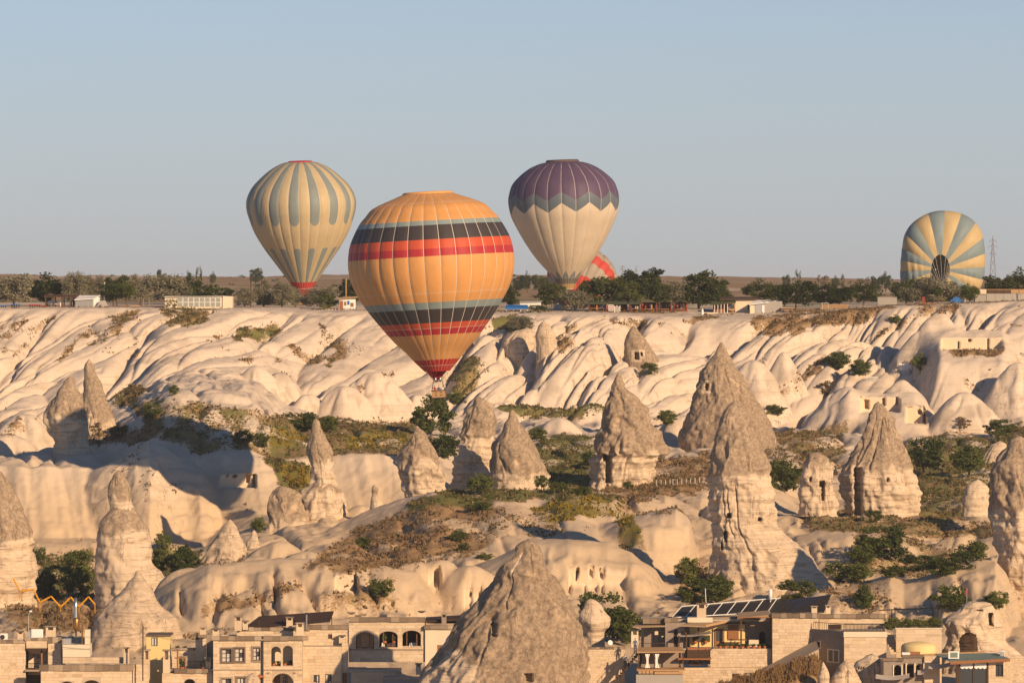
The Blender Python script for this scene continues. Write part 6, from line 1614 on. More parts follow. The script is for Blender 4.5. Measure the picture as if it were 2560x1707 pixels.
# ---- house 1 : far left
b = PB('stone_house', 'weathered stone house with a recessed porch at the bottom left corner', 'house', 75, 1760, 528)
wall(b, -60, 64, 1607, 1760, 0, holes=[], seed=11); coping(b, -60, 66, 1598, 1607, -.12, seed=12)
wall(b, 120, 152, 1606, 1760, 0, seed=13); coping(b, 118, 154, 1592, 1606, -.15, seed=14)
wall(b, 66, 118, 1600, 1622, -.2, seed=15, name='upper_wall'); coping(b, 62, 121, 1594, 1600, -.3, seed=16)
b.box('porch_back', MAT['plaster'], 66, 118, 1622, 1690, 2.2, 2.5); b.box('porch_floor', MAT['coping'], 64, 122, 1672, 1677, -.4, 2.1)
fr = b.box('porch_window', MAT['frame'], 89, 99, 1632, 1648, 2.1, 2.19); b.box('pane', MAT['curtain'], 91, 97, 1634, 1646, 2.07, 2.098, fr)
m = MB()
for k in range(8):
    f0, f1 = k / 8, (k + 1) / 8; sag = lambda f: 1620 + 10 * 4 * f * (1 - f)
    m.hexa([b.P(67 + 51 * f0, sag(f0) + 3, -.3), b.P(67 + 51 * f1, sag(f1) + 3, -.3), b.P(67 + 51 * f1, sag(f1) + 1, 2), b.P(67 + 51 * f0, sag(f0) + 1, 2), b.P(67 + 51 * f0, 1619, -.3), b.P(67 + 51 * f1, 1619, -.3), b.P(67 + 51 * f1, 1618, 2), b.P(67 + 51 * f0, 1618, 2)])
m.build('awning', MAT['awning'], b.root)
b.box('post', MAT['wood'], 103, 107, 1624, 1672, -.3, -.15); b.box('post', MAT['timber'], 83, 86.5, 1632, 1672, .6, .75)
railing(b, 68, 103, 1657, 1672, -.25, 12, MAT['iron'])
shell(b, -60, 152, 1607, 1760, 0, 7)
chimney('', 42, 56, 1578, 1600, .8, b=b); chimney('', 113, 137, 1565, 1597, .6, b=b)
b.box('cabinet', MAT['white'], 77, 106, 1573, 1594, .5, 1.2); b.box('cabinet_door', MAT['white'], 79, 104, 1575, 1592, .46, .495)
b.box('cabinet', MAT['greymetal'], 66, 75.5, 1578, 1594, .6, 1.1)
ac = b.box('air_conditioner', MAT['white'], 0, 18, 1583, 1600, .3, .7); MB().tube(b.P(5.5, 1592, .26), b.P(5.5, 1592, .295), .26, n=16).build('fan_grille', MAT['darkmetal'], ac)
# lower terrace in front
b = PB('stone_house', 'low stone terrace building with two arches below the beige cone', 'house', 210, 1760, 524)
wall(b, 102, 330, 1676, 1760, 0, holes=[(148, 186, 1702, 1760, 14), (206, 252, 1699, 1760, 16)], seed=21); coping(b, 98, 334, 1661, 1676, -.15, seed=22)
wall(b, 152, 306, 1646, 1661, 2.2, seed=23, name='back_wall'); shell(b, 102, 330, 1676, 1760, 0, 6)
chimney('', 306, 320, 1620, 1661, 1.5, b=b); chimney('', 357, 372, 1625, 1700, 1.2, b=b)
wall(b, 332, 372, 1660, 1760, .2, seed=24)
b.box('box_room', MAT['plaster'], 152, 220, 1615, 1645, 2.3, 5); b.box('cornice', MAT['plaster'], 151, 221, 1623, 1625, 2.22, 2.29)
b.box('tall_pier', MAT['plaster'], 206, 218, 1578, 1614.7, 3, 4.2)
b.box('water_tank', MAT['greymetal'], 152, 171, 1600, 1614.6, 2.6, 3.6)
# flue
b = PB('flue_stack', 'tall steel flue pipe above a brass drum on the left roofs', 'flue', 190, 1615, 527)
m = MB(); [m.tube(b.P(190 - 3 * sx, 1615, 0), b.P(190 - 1 * sx, 1576, .1), .05) for sx in (-1, 1)]; m.tube(b.P(188, 1600, 0), b.P(193, 1590, 0), .03); m.build('stand', MAT['darkmetal'], b.root)
MB().lathe([(.1, 0), (.36, .25), (.38, .3), (.38, 1.2), (.3, 1.4), (.14, 1.5)], 18, b.P(190, 1576, .1)).build('drum', MAT['brass'], b.root, smooth=True)
MB().lathe([(.22, 0), (.20, 1.1), (.17, 2.2), (.15, 2.2)], 16, b.P(189, 1543, .1)).build('pipe', MAT['steel'], b.root, smooth=True)
b.tube('small_pipe', MAT['brass'], (205, 1615, .3), (205, 1560, .3), .09)
# street lamp
b = PB('street_lamp', 'slim street lamp with a bent arm left of the flue', 'street lamp', 71, 1600, 534)
m = MB().path([b.P(71, 1602), b.P(71, 1540), b.P(73, 1533), b.P(76, 1529)], .05); m.build('post', MAT['greymetal'], b.root); b.box('lamp_head', MAT['white'], 74, 80, 1525, 1529, -.15, .15)
pole_b = PB('utility_pole', 'dark utility pole carrying wires before the beige cone', 'pole', 357, 1700, 523); pole_b.tube('shaft', MAT['timber'], (357, 1700), (357.5, 1563), .07)
m = MB()
for q in (0, 2.5):
    pts = [pole_b.P(357 + (190 - 357) * t, 1580 + q + 10 * t + 6 * math.sin(math.pi * t), .5 * t) for t in np.linspace(0, 1, 9)]; m.path(pts, .018, 4)
    pts = [pole_b.P(357 + (500 - 357) * t, 1580 + q + 24 * t + 5 * math.sin(math.pi * t), .5 * t) for t in np.linspace(0, 1, 9)]; m.path(pts, .018, 4)
m.build('wire', MAT['darkmetal'], pole_b.root)
# ---- yellow house
b = PB('plaster_house', 'small yellow plastered house with one window behind the pole', 'house', 395, 1760, 534)
wall(b, 366, 425, 1590, 1760, 0, holes=[(378, 394, 1592.5, 1614)], core=MAT['yplaster'], blocks=False); shell(b, 366, 425, 1590, 1760, 0, 4, mat=MAT['yplaster']); window(b, 378, 394, 1592.5, 1614, 0, 2, 1, False)
b.box('roof_edge', MAT['coping'], 364, 427, 1586, 1589.8, -.15, 4.2)
# ---- terrace between
b = PB('stone_house', 'narrow stone house with a balcony of plants between the yellow and the main house', 'house', 465, 1760, 527)
wall(b, 405, 532, 1682, 1760, 0, holes=[(460, 488, 1696, 1760, 12)], seed=31); coping(b, 436, 530, 1671, 1682, -.15, seed=32); shell(b, 405, 532, 1682, 1760, 0, 6, roof=False)
b.box('balcony_floor', MAT['roofdeck'], 406, 531, 1674, 1680, .45, 5.6)
wall(b, 425, 484, 1630, 1674, 3.2, seed=33, holes=[(442, 464, 1644, 1674)], name='back_wall'); coping(b, 423, 486, 1624, 1630, 3.05, seed=34)
wall(b, 485, 512, 1598, 1674, 2.4, seed=35, name='back_wall'); wall(b, 512.5, 532, 1590, 1674, 2.8, seed=36, core=MAT['greystone'], blocks=False, name='back_wall')
coping(b, 494, 513, 1590, 1598, 2.3, seed=37); fr = b.box('shutter', MAT['frame'], 486, 493, 1585, 1602, 2.2, 2.3)
chimney('', 407, 424, 1624, 1700, .3, b=b); chimney('', 496, 511, 1571, 1590, 2.6, b=b); chimney('', 513, 527, 1642, 1676, .2, b=b)
b.tube('pergola_post', MAT['wood'], (443.5, 1680, .3), (443.5, 1622, .3), .09); b.box('pergola_beam', MAT['wood'], 436, 464, 1643, 1646, .25, .4); b.tube('pergola_post', MAT['wood'], (462.5, 1676, .3), (462.5, 1644, .3), .06)
railing(b, 468, 512, 1652, 1674, .1, 12, MAT['iron'])
for px, h, lab in ((454, 1.3, 'tall leafy plant in a pot on the narrow balcony'), (458, .5, 'small pot plant beside the tall leafy one'), (507, .8, 'pot plant at the right end of the narrow balcony')): potplant(lab, px, 1673.5, 527.5, h)
potplant('small palm-like plant on the terrace wall, left one', 444, 1629.8, 530.4, .5); potplant('small palm-like plant on the terrace wall, right one', 462, 1629.8, 530.4, .45)
# ---- main stone house
b = PB('stone_house', 'two-storey cut-stone house with three paned windows and twin arches', 'house', 650, 1760, 526)
H3 = [(554, 578, 1622, 1654), (587, 610, 1620, 1653), (632, 651, 1618, 1650), (678, 702, 1615, 1664, 12), (707, 732, 1613, 1663, 12), (554, 578, 1695, 1740), (592, 612, 1693, 1740), (680, 734, 1682, 1760, 26)]
wall(b, 533, 756, 1600, 1760, 0, holes=H3, seed=41, course=8.2); coping(b, 530, 770, 1589, 1600, -.25, .7, seed=42)
b.box('string_course', MAT['coping'], 532, 756, 1672, 1675, -.1, -.02)
shell(b, 533, 756, 1600, 1760, 0, 9)
for h in H3[:3] + H3[5:7]: window(b, h[0], h[1], h[2], h[3], 0)
b.box('loggia_back', MAT['plaster'], 672, 740, 1606, 1668, 1.6, 1.8); b.box('loggia_floor', MAT['roofdeck'], 672, 740, 1664.5, 1668, .42, 1.58)
for px, lab in ((684, 'left flower pot in the left twin arch of the main house'), (697, 'right flower pot in the left twin arch of the main house'), (712, 'left flower pot in the right twin arch of the main house'), (726, 'right flower pot in the right twin arch of the main house')): potplant(lab, px, 1664.4, 526.75, .35)
b.box('arch_back', MAT['plaster'], 676, 738, 1680, 1760, 2.2, 2.4); b.box('arch_door', MAT['wood'], 684, 698, 1692, 1760, 2.1, 2.19); window(b, 706, 716, 1694, 1720, 1.9, 2, 2, False)
b.tube('drainpipe', MAT['darkmetal'], (656.5, 1760, -.14), (656.5, 1592, -.14), .11, n=10); MB().tube(b.P(656.5, 1596, -.14), b.P(656.5, 1589, -.14), .16, n=10).build('pipe_cowl', MAT['darkmetal'], b.root)
m = MB(); m.add([b.P(640, 1692, -.5), b.P(651, 1683, -.5), b.P(662, 1692, -.5), b.P(640, 1692, -.05), b.P(651, 1683, -.05), b.P(662, 1692, -.05)], [(0, 2, 1), (3, 4, 5), (0, 1, 4, 3), (1, 2, 5, 4), (0, 3, 5, 2)]); m.build('door_canopy', MAT['terracotta'], b.root); b.box('door', MAT['wood'], 644, 658, 1695, 1760, -.06, -.03)
for px in (671, 737):
    m = MB(); c = b.P(px, 1684, -.06)
    for k in range(5): a = math.pi * (.1 + .2 * k); m.tube(c, c + Vector((math.cos(a) * .3, 0, math.sin(a) * .3)), .03, .015, 4)
    m.build('star_ornament', MAT['coping'], b.root)
# upper storey and brown awning
coping(b, 586, 772, 1572, 1581, 3.0, .6, seed=43); wall(b, 588, 770, 1581, 1600, 3.1, seed=44, name='upper_wall', blocks=True)
b.slab('awning', MAT['awning'], [(604, 1575, 3.0), (772, 1562, 3.0), (772, 1541, 7), (640, 1550, 7)], .08); b.slab('awning', MAT['awning'], [(772.3, 1562, 3.0), (822, 1557, 3.0), (829, 1537, 7), (772.3, 1541, 7)], .08)
for px, r0 in ((642, 1551), (702, 1548), (768, 1543), (826, 1540)): b.tube('awning_post', MAT['timber'], (px, 1584, 4.0), (px, r0 + 4, 4.0), .05)
chimney('', 583, 601, 1543, 1580, 2.6, b=b); chimney('', 603, 616, 1555, 1578, 2.7, b=b); chimney('', 531, 547, 1571, 1592, .2, b=b); chimney('', 713, 729, 1545, 1573, 2.5, b=b); chimney('', 740, 758, 1557, 1590, .8, b=b)
b.tube('metal_flue', MAT['steel'], (764, 1575, 2.4), (764, 1538, 2.4), .1, n=10); MB().tube(b.P(764, 1539, 2.4), b.P(764, 1534, 2.4), .16, n=10).build('flue_cowl', MAT['darkmetal'], b.root)
# ---- arched restaurant house
b = PB('stone_house', 'pale stone house with three wide arched openings above a flat roof', 'house', 920, 1760, 529)
A3 = [(890, 935, 1580, 1620, 13), (948, 994, 1577, 1617, 13), (1006, 1052, 1575, 1614, 13)]
wall(b, 872, 1062, 1554, 1654, 0, holes=A3, seed=51); coping(b, 874, 1064, 1542, 1553.6, -.2, .6, seed=52); shell(b, 872, 1062, 1554, 1654, 0, 7)
b.box('sill', MAT['coping'], 872, 1060, 1621, 1624, -.12, -.02)
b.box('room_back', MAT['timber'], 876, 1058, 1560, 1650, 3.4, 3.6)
bl = b.box('blind', MAT['palewood'], 892, 933, 1582, 1618, .5, .54)
for k in range(9): b.box('blind_slat', MAT['palewood'], 892, 933, 1584 + k * 3.7, 1586.6 + k * 3.7, .46, .495, bl)
for px in (900, 924, 958, 982, 1017, 1042): b.box('mullion', MAT['wood'], px - .8, px + .8, 1578, 1619, .32, .4)
for px, w_ in ((952, 9), (975, 12), (1022, 20)): m = MB(); m.hexa([b.P(px, 1617, 1.2), b.P(px + w_, 1617, 1.2), b.P(px + w_, 1617, 2), b.P(px, 1617, 2), b.P(px + 2, 1608, 1.3), b.P(px + w_ - 2, 1608, 1.3), b.P(px + w_ - 2, 1608, 1.9), b.P(px + 2, 1608, 1.9)]); m.build('laid_table', MAT['white'], b.root)
for px, kk in ((962, 1), (986, 2)): potplant('hanging flower box in the middle restaurant arch' if kk == 1 else 'hanging flower box at the right of the middle restaurant arch', px, 1608, 529.5, .8)
wall(b, 757, 871.5, 1573, 1613, .2, holes=[(820, 830, 1585, 1596)], seed=53); coping(b, 757, 875, 1562, 1572.6, .05, .6, seed=54); shell(b, 757, 871.5, 1574, 1613, .2, 6); b.box('shutter', MAT['frame'], 820, 830, 1585, 1596, .35, .45)
wall(b, 757, 855, 1613.4, 1760, -1.2, holes=[(785, 800, 1684, 1735), (814, 830, 1682, 1733)], seed=55); wall(b, 855.3, 871, 1604, 1760, -1.0, holes=[(857, 869, 1678, 1760)], seed=56); window(b, 785, 800, 1684, 1735, -1.2, 2, 3, False); window(b, 814, 830, 1682, 1733, -1.2, 2, 3, False)
b.box('terrace_floor', MAT['roofdeck'], 757, 870, 1613.5, 1616, -.75, .15); b.box('door', MAT['wood'], 857.5, 868.5, 1680, 1760, -.8, -.7)
b.box('wall_cabinet', MAT['block'], 849, 862, 1588, 1604, -.3, .1); chimney('', 848, 863, 1586, 1606, -.7, b=b)
wall(b, 880, 1006, 1674, 1760, -3.0, seed=57); b.box('flat_roof', MAT['roofdeck'], 872, 1004, 1668, 1673.6, -3.2, -.02); b.box('roof_step', MAT['roofdeck'], 960, 1070, 1684, 1690, -5.5, -3.1)
b.box('low_wall', MAT['concrete'], 962, 1070, 1690.2, 1760, -5.4, -3.2)
wall(b, 1063, 1180, 1572, 1760, -.3, holes=[(1093, 1107, 1611, 1632)], seed=58, core=MAT['plaster'], blocks=False); coping(b, 1061, 1182, 1561, 1571.6, -.5, .6, seed=59); shell(b, 1063, 1180, 1573, 1760, -.3, 6); b.box('shutter', MAT['wood'], 1093.5, 1106.5, 1611.5, 1631.5, -.2, -.1)
b.slab('lean_to_roof', MAT['awning'], [(1063, 1552, .5), (1152, 1546, .5), (1152, 1544, 5), (1063, 1549, 5)], .2); b.box('lean_to_wall', MAT['timber'], 1066, 1150, 1552, 1560.6, 2, 2.2)
chimney('', 1104, 1116, 1533, 1561, -.2, b=b, mat=MAT['greystone']); chimney('', 1041, 1054, 1652, 1680, -3.0, b=b); chimney('', 870, 886, 1531, 1546, .4, b=b); chimney('', 888, 900, 1538, 1546, .5, b=b); chimney('', 904, 915, 1535, 1546, .5, b=b)
for px in (1048,): chimney('', 1046, 1061, 1527, 1543, .4, b=b)
# ---- retaining wall and steps right of the great cone
b = PB('retaining_wall', 'pale rubble retaining wall right of the great brown pyramid rock', 'wall', 1500, 1760, 527)
wall(b, 1432, 1562, 1622, 1760, 0, th=.6, seed=61, course=6.0, blen=(7, 16)); coping(b, 1430, 1564, 1617, 1621.6, -.1, .8, seed=62, blen=(8, 18))
b = PB('satellite_dish', 'white satellite dish on top of the rubble retaining wall', 'satellite dish', 1525, 1617, 527.5)
c = b.P(1525, 1606, 0); MB().lathe([(.01, 0), (.18, .02), (.3, .07), (.31, .075), (.18, .04), (.01, .02)], 18).build('dish', MAT['white'], b.root, c, True).rotation_euler = (R(75), 0, R(25))
b.tube('mast', MAT['greymetal'], (1525, 1617, .1), (1525, 1607, .1), .03); MB().tube(c, c + Vector((-.05, -.3, .05)), .015).build('feed_arm', MAT['greymetal'], b.root)
b = PB('stairway', 'dark outdoor stair climbing to the terrace restaurant', 'stairs', 1570, 1760, 524)
for k in range(11): b.box('step', MAT['timber'], 1541 + k * 4.8, 1550 + k * 4.8, 1694 - k * 6, 1697 - k * 6, 0, 1.3)
b.slab('stringer', MAT['timber'], [(1540, 1700, -.08), (1595, 1633, -.08), (1595, 1633, -.01), (1540, 1700, -.01)], .2)
for k in range(5): b.tube('baluster', MAT['iron'], (1551 + k * 10, 1694 - k * 12, -.1), (1551 + k * 10, 1672 - k * 12, -.1), .025)
b.tube('handrail', MAT['iron'], (1551, 1672, -.1), (1591, 1624, -.1), .03)
person(0, at(1588, 1633, 524.6), .4, 'man in a grey T-shirt and dark trousers standing at the top of the stair')
person(2, at(1563, 1672, 524.6), -.5, 'waiter in a white shirt and black trousers on the stair')
# ---- terrace restaurant
b = PB('stone_house', 'terrace restaurant house with reed-covered porches and a long stone wall', 'house', 1760, 1760, 526)
wall(b, 1632, 1930, 1668, 1760, 0, holes=[(1830, 1848, 1683, 1697), (1861, 1882, 1681, 1696)], seed=71, course=7, blen=(9, 20)); wall(b, 1776, 1930, 1621, 1667.6, .3, seed=72, course=6.5, blen=(8, 18)); wall(b, 1930.4, 2046, 1543, 1760, -.4, seed=73, course=7.5)
b.box('shutter', MAT['frame'], 1830.5, 1847.5, 1683.5, 1696.5, .15, .25); b.box('shutter', MAT['frame'], 1861.5, 1881.5, 1681.5, 1695.5, .15, .25); b.box('shutter_panel', MAT['curtain'], 1867, 1876, 1683, 1694, .12, .148)
coping(b, 1928, 2048, 1532, 1542.6, -.6, .7, seed=74); coping(b, 1608, 1663, 1548, 1561, 1.8, .6, seed=75); coping(b, 1662.4, 1696, 1545, 1557, 1.2, .6, seed=76); b.box('plaster_parapet', MAT['plaster'], 1720, 1783, 1545, 1557, 1.4, 2.0)
b.box('back_wall', MAT['plaster'], 1606, 1928, 1557.4, 1668, 5.0, 5.4); b.box('terrace_floor', MAT['roofdeck'], 1636, 1930, 1621.4, 1626, .95, 5.0); b.box('roof', MAT['roofdeck'], 1606, 1928, 1551, 1556, 2.4, 7)
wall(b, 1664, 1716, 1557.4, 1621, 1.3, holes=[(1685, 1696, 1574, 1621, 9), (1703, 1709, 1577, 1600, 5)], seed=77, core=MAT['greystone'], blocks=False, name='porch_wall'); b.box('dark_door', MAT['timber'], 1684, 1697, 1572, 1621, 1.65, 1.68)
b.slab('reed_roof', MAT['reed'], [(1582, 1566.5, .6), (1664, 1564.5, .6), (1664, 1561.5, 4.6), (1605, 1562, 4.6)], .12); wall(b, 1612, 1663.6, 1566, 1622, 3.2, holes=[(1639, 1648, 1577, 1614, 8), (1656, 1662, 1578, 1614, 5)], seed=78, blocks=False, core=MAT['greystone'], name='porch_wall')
railing(b, 1600, 1664, 1608, 1621, .9, 14, MAT['timber'])
b.slab('reed_roof', MAT['reed'], [(1700, 1561, -.4), (1764, 1563.5, -.4), (1852, 1552, 4.0), (1780, 1550, 4.4)], .14); b.slab('fascia', MAT['palewood'], [(1764, 1564, -.45), (1852, 1553, 3.9), (1852, 1550, 3.95), (1764, 1560.5, -.4)], .1)
b.slab('reed_roof', MAT['reed'], [(1843, 1543.5, -.2), (1928, 1535.5, -.2), (1926, 1531, 4.6), (1850, 1536, 4.6)], .14); b.box('fascia', MAT['wood'], 1843, 1928, 1540.6, 1543, -.36, -.22)
for px, r0, dy in ((1781, 1564, -.1), (1853, 1546, .2), (1747, 1566, .8), (1716, 1560, 1.0)): b.box('post', MAT['timber'], px - 2, px + 2, r0, 1621.2, dy, dy + .2)
fr = b.box('glazed_door', MAT['wood'], 1790, 1814, 1576, 1621, 3.0, 3.1); b.box('pane', MAT['glass'], 1794, 1810, 1580, 1606, 2.96, 2.995, fr)
b.box('inner_wall', MAT['yplaster'], 1726, 1866, 1564, 1621, 3.12, 3.4); b.box('shutter', MAT['wood'], 1823, 1850, 1566, 1601, 2.98, 3.1)
fr = b.box('window', MAT['frame'], 1735, 1778, 1592, 1608, 3.0, 3.1); b.box('pane', MAT['glass'], 1737, 1754, 1594, 1606, 2.97, 2.996, fr); b.box('pane', MAT['glass'], 1757, 1776, 1594, 1606, 2.97, 2.996, fr)
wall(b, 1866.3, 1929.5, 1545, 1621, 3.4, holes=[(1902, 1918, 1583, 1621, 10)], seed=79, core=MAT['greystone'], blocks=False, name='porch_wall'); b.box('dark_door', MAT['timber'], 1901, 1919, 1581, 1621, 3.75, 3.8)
b.box('bar_counter', MAT['plaster'], 1874, 1900, 1601, 1621, 1.4, 2.0); b.box('counter_top', MAT['wood'], 1820, 1868, 1600, 1602.5, 1.5, 2.3)
for px in (1828, 1838): b.box('counter_leg', MAT['timber'], px, px + 2, 1602.6, 1621, 1.7, 1.9)
shell(b, 1930.4, 2046, 1543, 1760, -.4, 7)
chimney('', 1744, 1767, 1510, 1548, 1.8, b=b); chimney('', 1579, 1597, 1574, 1620, 1.6, b=b, mat=MAT['plaster']); chimney('', 2030, 2044, 1515, 1533, .8, b=b); chimney('', 2066, 2078, 1513, 1535, 1.0, b=b)
m = MB()
for k in range(8):
    f0, f1 = k / 8, (k + 1) / 8; rr = lambda f, e: 1588 + e + 7 * 4 * f * (1 - f) * .5 - 8 * f
    m.quad(b.P(1693 + 85 * f0, rr(f0, 2), -.3), b.P(1693 + 85 * f1, rr(f1, 2), -.3), b.P(1693 + 85 * f1, rr(f1, -1), 2.4), b.P(1693 + 85 * f0, rr(f0, -1), 2.4))
m.build('shade_sail', MAT['canvas'], b.root, smooth=True)
for px in (1697, 1716): b.tube('sail_post', MAT['timber'], (px, 1648, -.3), (px, 1588, -.3), .07)
for k, (lab, px) in enumerate((('orange pumpkin under the counter of the terrace restaurant, left one', 1832), ('orange pumpkin under the counter of the terrace restaurant, right one', 1842))):
    p = empty('pumpkin', at(px, 1620.9, 527.5)); tag(p, lab, 'pumpkin', 'pumpkins'); MB().lathe([(.02, 0), (.2, .03), (.27, .16), (.2, .3), (.04, .33)], 12).build('fruit', MAT['terracotta'], p, smooth=True); MB().tube((0, 0, .32), (.02, 0, .42), .03, .02, 5).build('stalk', MAT['leaf_dry'], p)
for px, h, lab in ((1738, .5, 'flowering pot plant in the left window of the terrace restaurant'), (1764, .55, 'flowering pot plant in the right window of the terrace restaurant')): potplant(lab, px, 1592 + 16, 528.8, h)
for k, w_ in enumerate(('first', 'second', 'third', 'fourth', 'fifth', 'sixth', 'seventh', 'eighth', 'ninth')): potplant('low potted plant on the terrace restaurant wall, %s from the left' % w_, 1800 + k * 14, 1621.2, 526.6, .3)
# seating with orange cushions, sign
b = PB('garden_bench', 'slatted bench with orange cushions on the terrace restaurant', 'bench', 1748, 1646, 524.8)
for k in range(6): b.box('slat', MAT['timber'], 1718, 1774, 1623 + k * 3.4, 1625.6 + k * 3.4, 0, .05)
b.box('platform', MAT['wood'], 1694, 1778, 1644, 1648, -.3, 1.5)
for k in range(5): b.box('cushion', MAT['terracotta'], 1720 + k * 11, 1730 + k * 11, 1618.5, 1622.8, .06, .5)
for px in (1719, 1746, 1773): b.box('upright', MAT['timber'], px - 1, px + 1, 1619, 1644, .055, .12)
b = PB('sign_board', 'brown sign board with a pale arch mark below the cushioned bench', 'sign', 1738, 1664, 525.7)
b.box('board', MAT['timber'], 1722, 1754, 1646, 1662.5, 0, .06)
m = MB(); pts = [b.P(1738 + 11 * math.cos(a), 1659 - 9 * math.sin(a), -.02) for a in np.linspace(0, math.pi, 13)]; m.path(pts, .03, 4); m.build('arch_mark', MAT['curtain'], b.root)
# pavilion
b = PB('pavilion', 'open pavilion with white curtains and a tan flat roof at the foot of the stair', 'pavilion', 1650, 1700, 522.5)
b.slab('roof', MAT['palewood'], [(1592, 1628, 0), (1712, 1627, 0), (1706, 1621, 3), (1600, 1622, 3)], .14)
for px, dy in ((1596, .1), (1637, .1), (1708, .1), (1604, 2.8), (1704, 2.8)): b.box('post', MAT['timber'], px - 1.2, px + 1.2, 1629, 1672, dy, dy + .12)
for px, sp in ((1619, 6), (1641, 8)):
    m = MB(); n = 10
    for k in range(n):
        f0, f1 = k / n, (k + 1) / n
        hw = lambda f: sp * (1 - .55 * math.sin(math.pi * f)); y = lambda f: 1634 + 35 * f
        for q in range(6):
            u0, u1 = -1 + q / 3, -1 + (q + 1) / 3; fo = lambda u: .12 * math.sin(u * 9)
            m.quad(b.P(px + hw(f0) * u0, y(f0), .3 + fo(u0)), b.P(px + hw(f0) * u1, y(f0), .3 + fo(u1)), b.P(px + hw(f1) * u1, y(f1), .3 + fo(u1)), b.P(px + hw(f1) * u0, y(f1), .3 + fo(u0)))
    m.build('curtain', MAT['white'], b.root, smooth=True)
b.box('floor', MAT['palewood'], 1592, 1712, 1672, 1676, -.2, 3.2); b.box('planter', MAT['palewood'], 1636, 1707, 1677, 1684, -.35, -.22)
for k in range(4): b.box('flower_box', MAT['palewood'], 1596 + k * 9.5, 1604 + k * 9.5, 1674, 1682, -.45, -.22)
m = MB(); m.path([b.P(1640 + 62 * t, 1668 - 8 * t + 4 * math.sin(math.pi * t), -.1) for t in np.linspace(0, 1, 8)], .03, 5); m.build('rope', MAT['palewood'], b.root)
wall(b, 1590, 1708, 1684.4, 1760, -.2, seed=81, course=7, blen=(10, 20), core=MAT['concrete'], blocks=False); b.box('back_wall', MAT['greystone'], 1600, 1712, 1632, 1671.8, 3.0, 3.2)
# solar rack
b = PB('solar_collector_rack', 'long rack of dark solar collectors on white triangular frames', 'solar panel', 1815, 1548, 530)
for k in range(8):
    a = 1680 + k * 34; lift = k * 2.6
    b.slab('collector', MAT['panel'], [(a, 1542 - lift * .7, 0), (a + 31, 1541 - lift * .7, 0), (a + 57, 1517 - lift, 2.4), (a + 26, 1519 - lift, 2.4)], .1)
    m = MB().tube(b.P(a, 1543 - lift * .7, -.05), b.P(a + 26, 1519 - lift, 2.4), .05).tube(b.P(a + 26, 1519 - lift, 2.4), b.P(a + 26, 1542 - lift * .7, 2.4), .05).tube(b.P(a + 14, 1530 - lift, 1.2), b.P(a + 26, 1540 - lift * .7, 2.4), .04); m.build('frame', MAT['white'], b.root)
m = MB().tube(b.P(1706, 1518.5, 2.4), b.P(1955, 1497, 2.4), .06).tube(b.P(1680, 1543, -.06), b.P(1925, 1529, -.06), .06); m.build('rail', MAT['white'], b.root)
b.box('support', MAT['mortar'], 1690, 1950, 1543, 1552, .4, 2.6)
b = PB('solar_collector_rack', 'wider dark solar collector panels with thin posts right of the white-framed rack', 'solar panel', 2000, 1540, 531)
b.slab('collector', MAT['panel'], [(1916, 1529, 0), (2000, 1529, 0), (2040, 1496, 3.2), (1955, 1503, 3.2)], .1); b.slab('collector', MAT['panel'], [(1970, 1528, -.3), (2060, 1528, -.3), (2082, 1489, 3), (2008, 1500, 3)], .1)
for px, t in ((1958, 1508), (2011, 1504), (2047, 1500), (2030, 1508)): b.tube('post', MAT['darkmetal'], (px, 1536, 1.8), (px, t, 1.8), .04)
b = PB('water_boiler', 'white cylindrical boiler above the solar racks', 'boiler', 1926, 1532, 532); MB().lathe([(.02, 0), (.2, 0), (.2, 1.1), (.12, 1.2), (.02, 1.22)], 14, b.P(1926, 1499, 0)).build('tank', MAT['white'], b.root, smooth=True); b.tube('stand', MAT['white'], (1926, 1532, 0), (1926, 1499, 0), .06)
pole2 = PB('antenna_mast', 'thin white antenna mast behind the white-framed solar rack', 'antenna', 1766, 1535, 533); pole2.tube('mast', MAT['white'], (1767, 1535), (1763, 1470), .04)
# ---- grey cube house
b = PB('stone_house', 'cube-shaped house with a dark stone side and an iron-railed roof terrace', 'house', 2110, 1760, 521)
RZ = R(-52)
b.root.rotation_euler = (0, 0, 0)
wall(b, 2110, 2216, 1592, 1760, 0, holes=[], seed=91, core=MAT['plaster'], course=9, blen=(16, 30)); b.box('cornice', MAT['plaster'], 2109, 2218, 1578, 1591.6, -.12, .5)
# shaded side wall runs back to the left
sw = MB(); p0, p1 = b.P(2110, 0, 0), b.P(2037, 0, 4.4)
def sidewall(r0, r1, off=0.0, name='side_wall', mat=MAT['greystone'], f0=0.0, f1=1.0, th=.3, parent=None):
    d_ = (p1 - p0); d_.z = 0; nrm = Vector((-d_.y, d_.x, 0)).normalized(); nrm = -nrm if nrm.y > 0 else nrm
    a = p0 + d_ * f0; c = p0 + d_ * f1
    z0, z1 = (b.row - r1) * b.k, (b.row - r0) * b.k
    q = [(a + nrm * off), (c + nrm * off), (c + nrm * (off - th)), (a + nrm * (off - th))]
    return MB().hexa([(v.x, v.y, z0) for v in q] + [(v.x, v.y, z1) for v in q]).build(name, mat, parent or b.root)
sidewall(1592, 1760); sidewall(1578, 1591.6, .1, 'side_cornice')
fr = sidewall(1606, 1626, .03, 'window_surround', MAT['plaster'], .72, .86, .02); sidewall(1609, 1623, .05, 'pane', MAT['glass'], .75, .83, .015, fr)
fr = sidewall(1624, 1658, .03, 'window_surround', MAT['plaster'], .14, .52, .02); sidewall(1627, 1655, .05, 'pane', MAT['glass'], .18, .31, .015, fr); sidewall(1627, 1655, .05, 'pane', MAT['glass'], .35, .48, .015, fr)
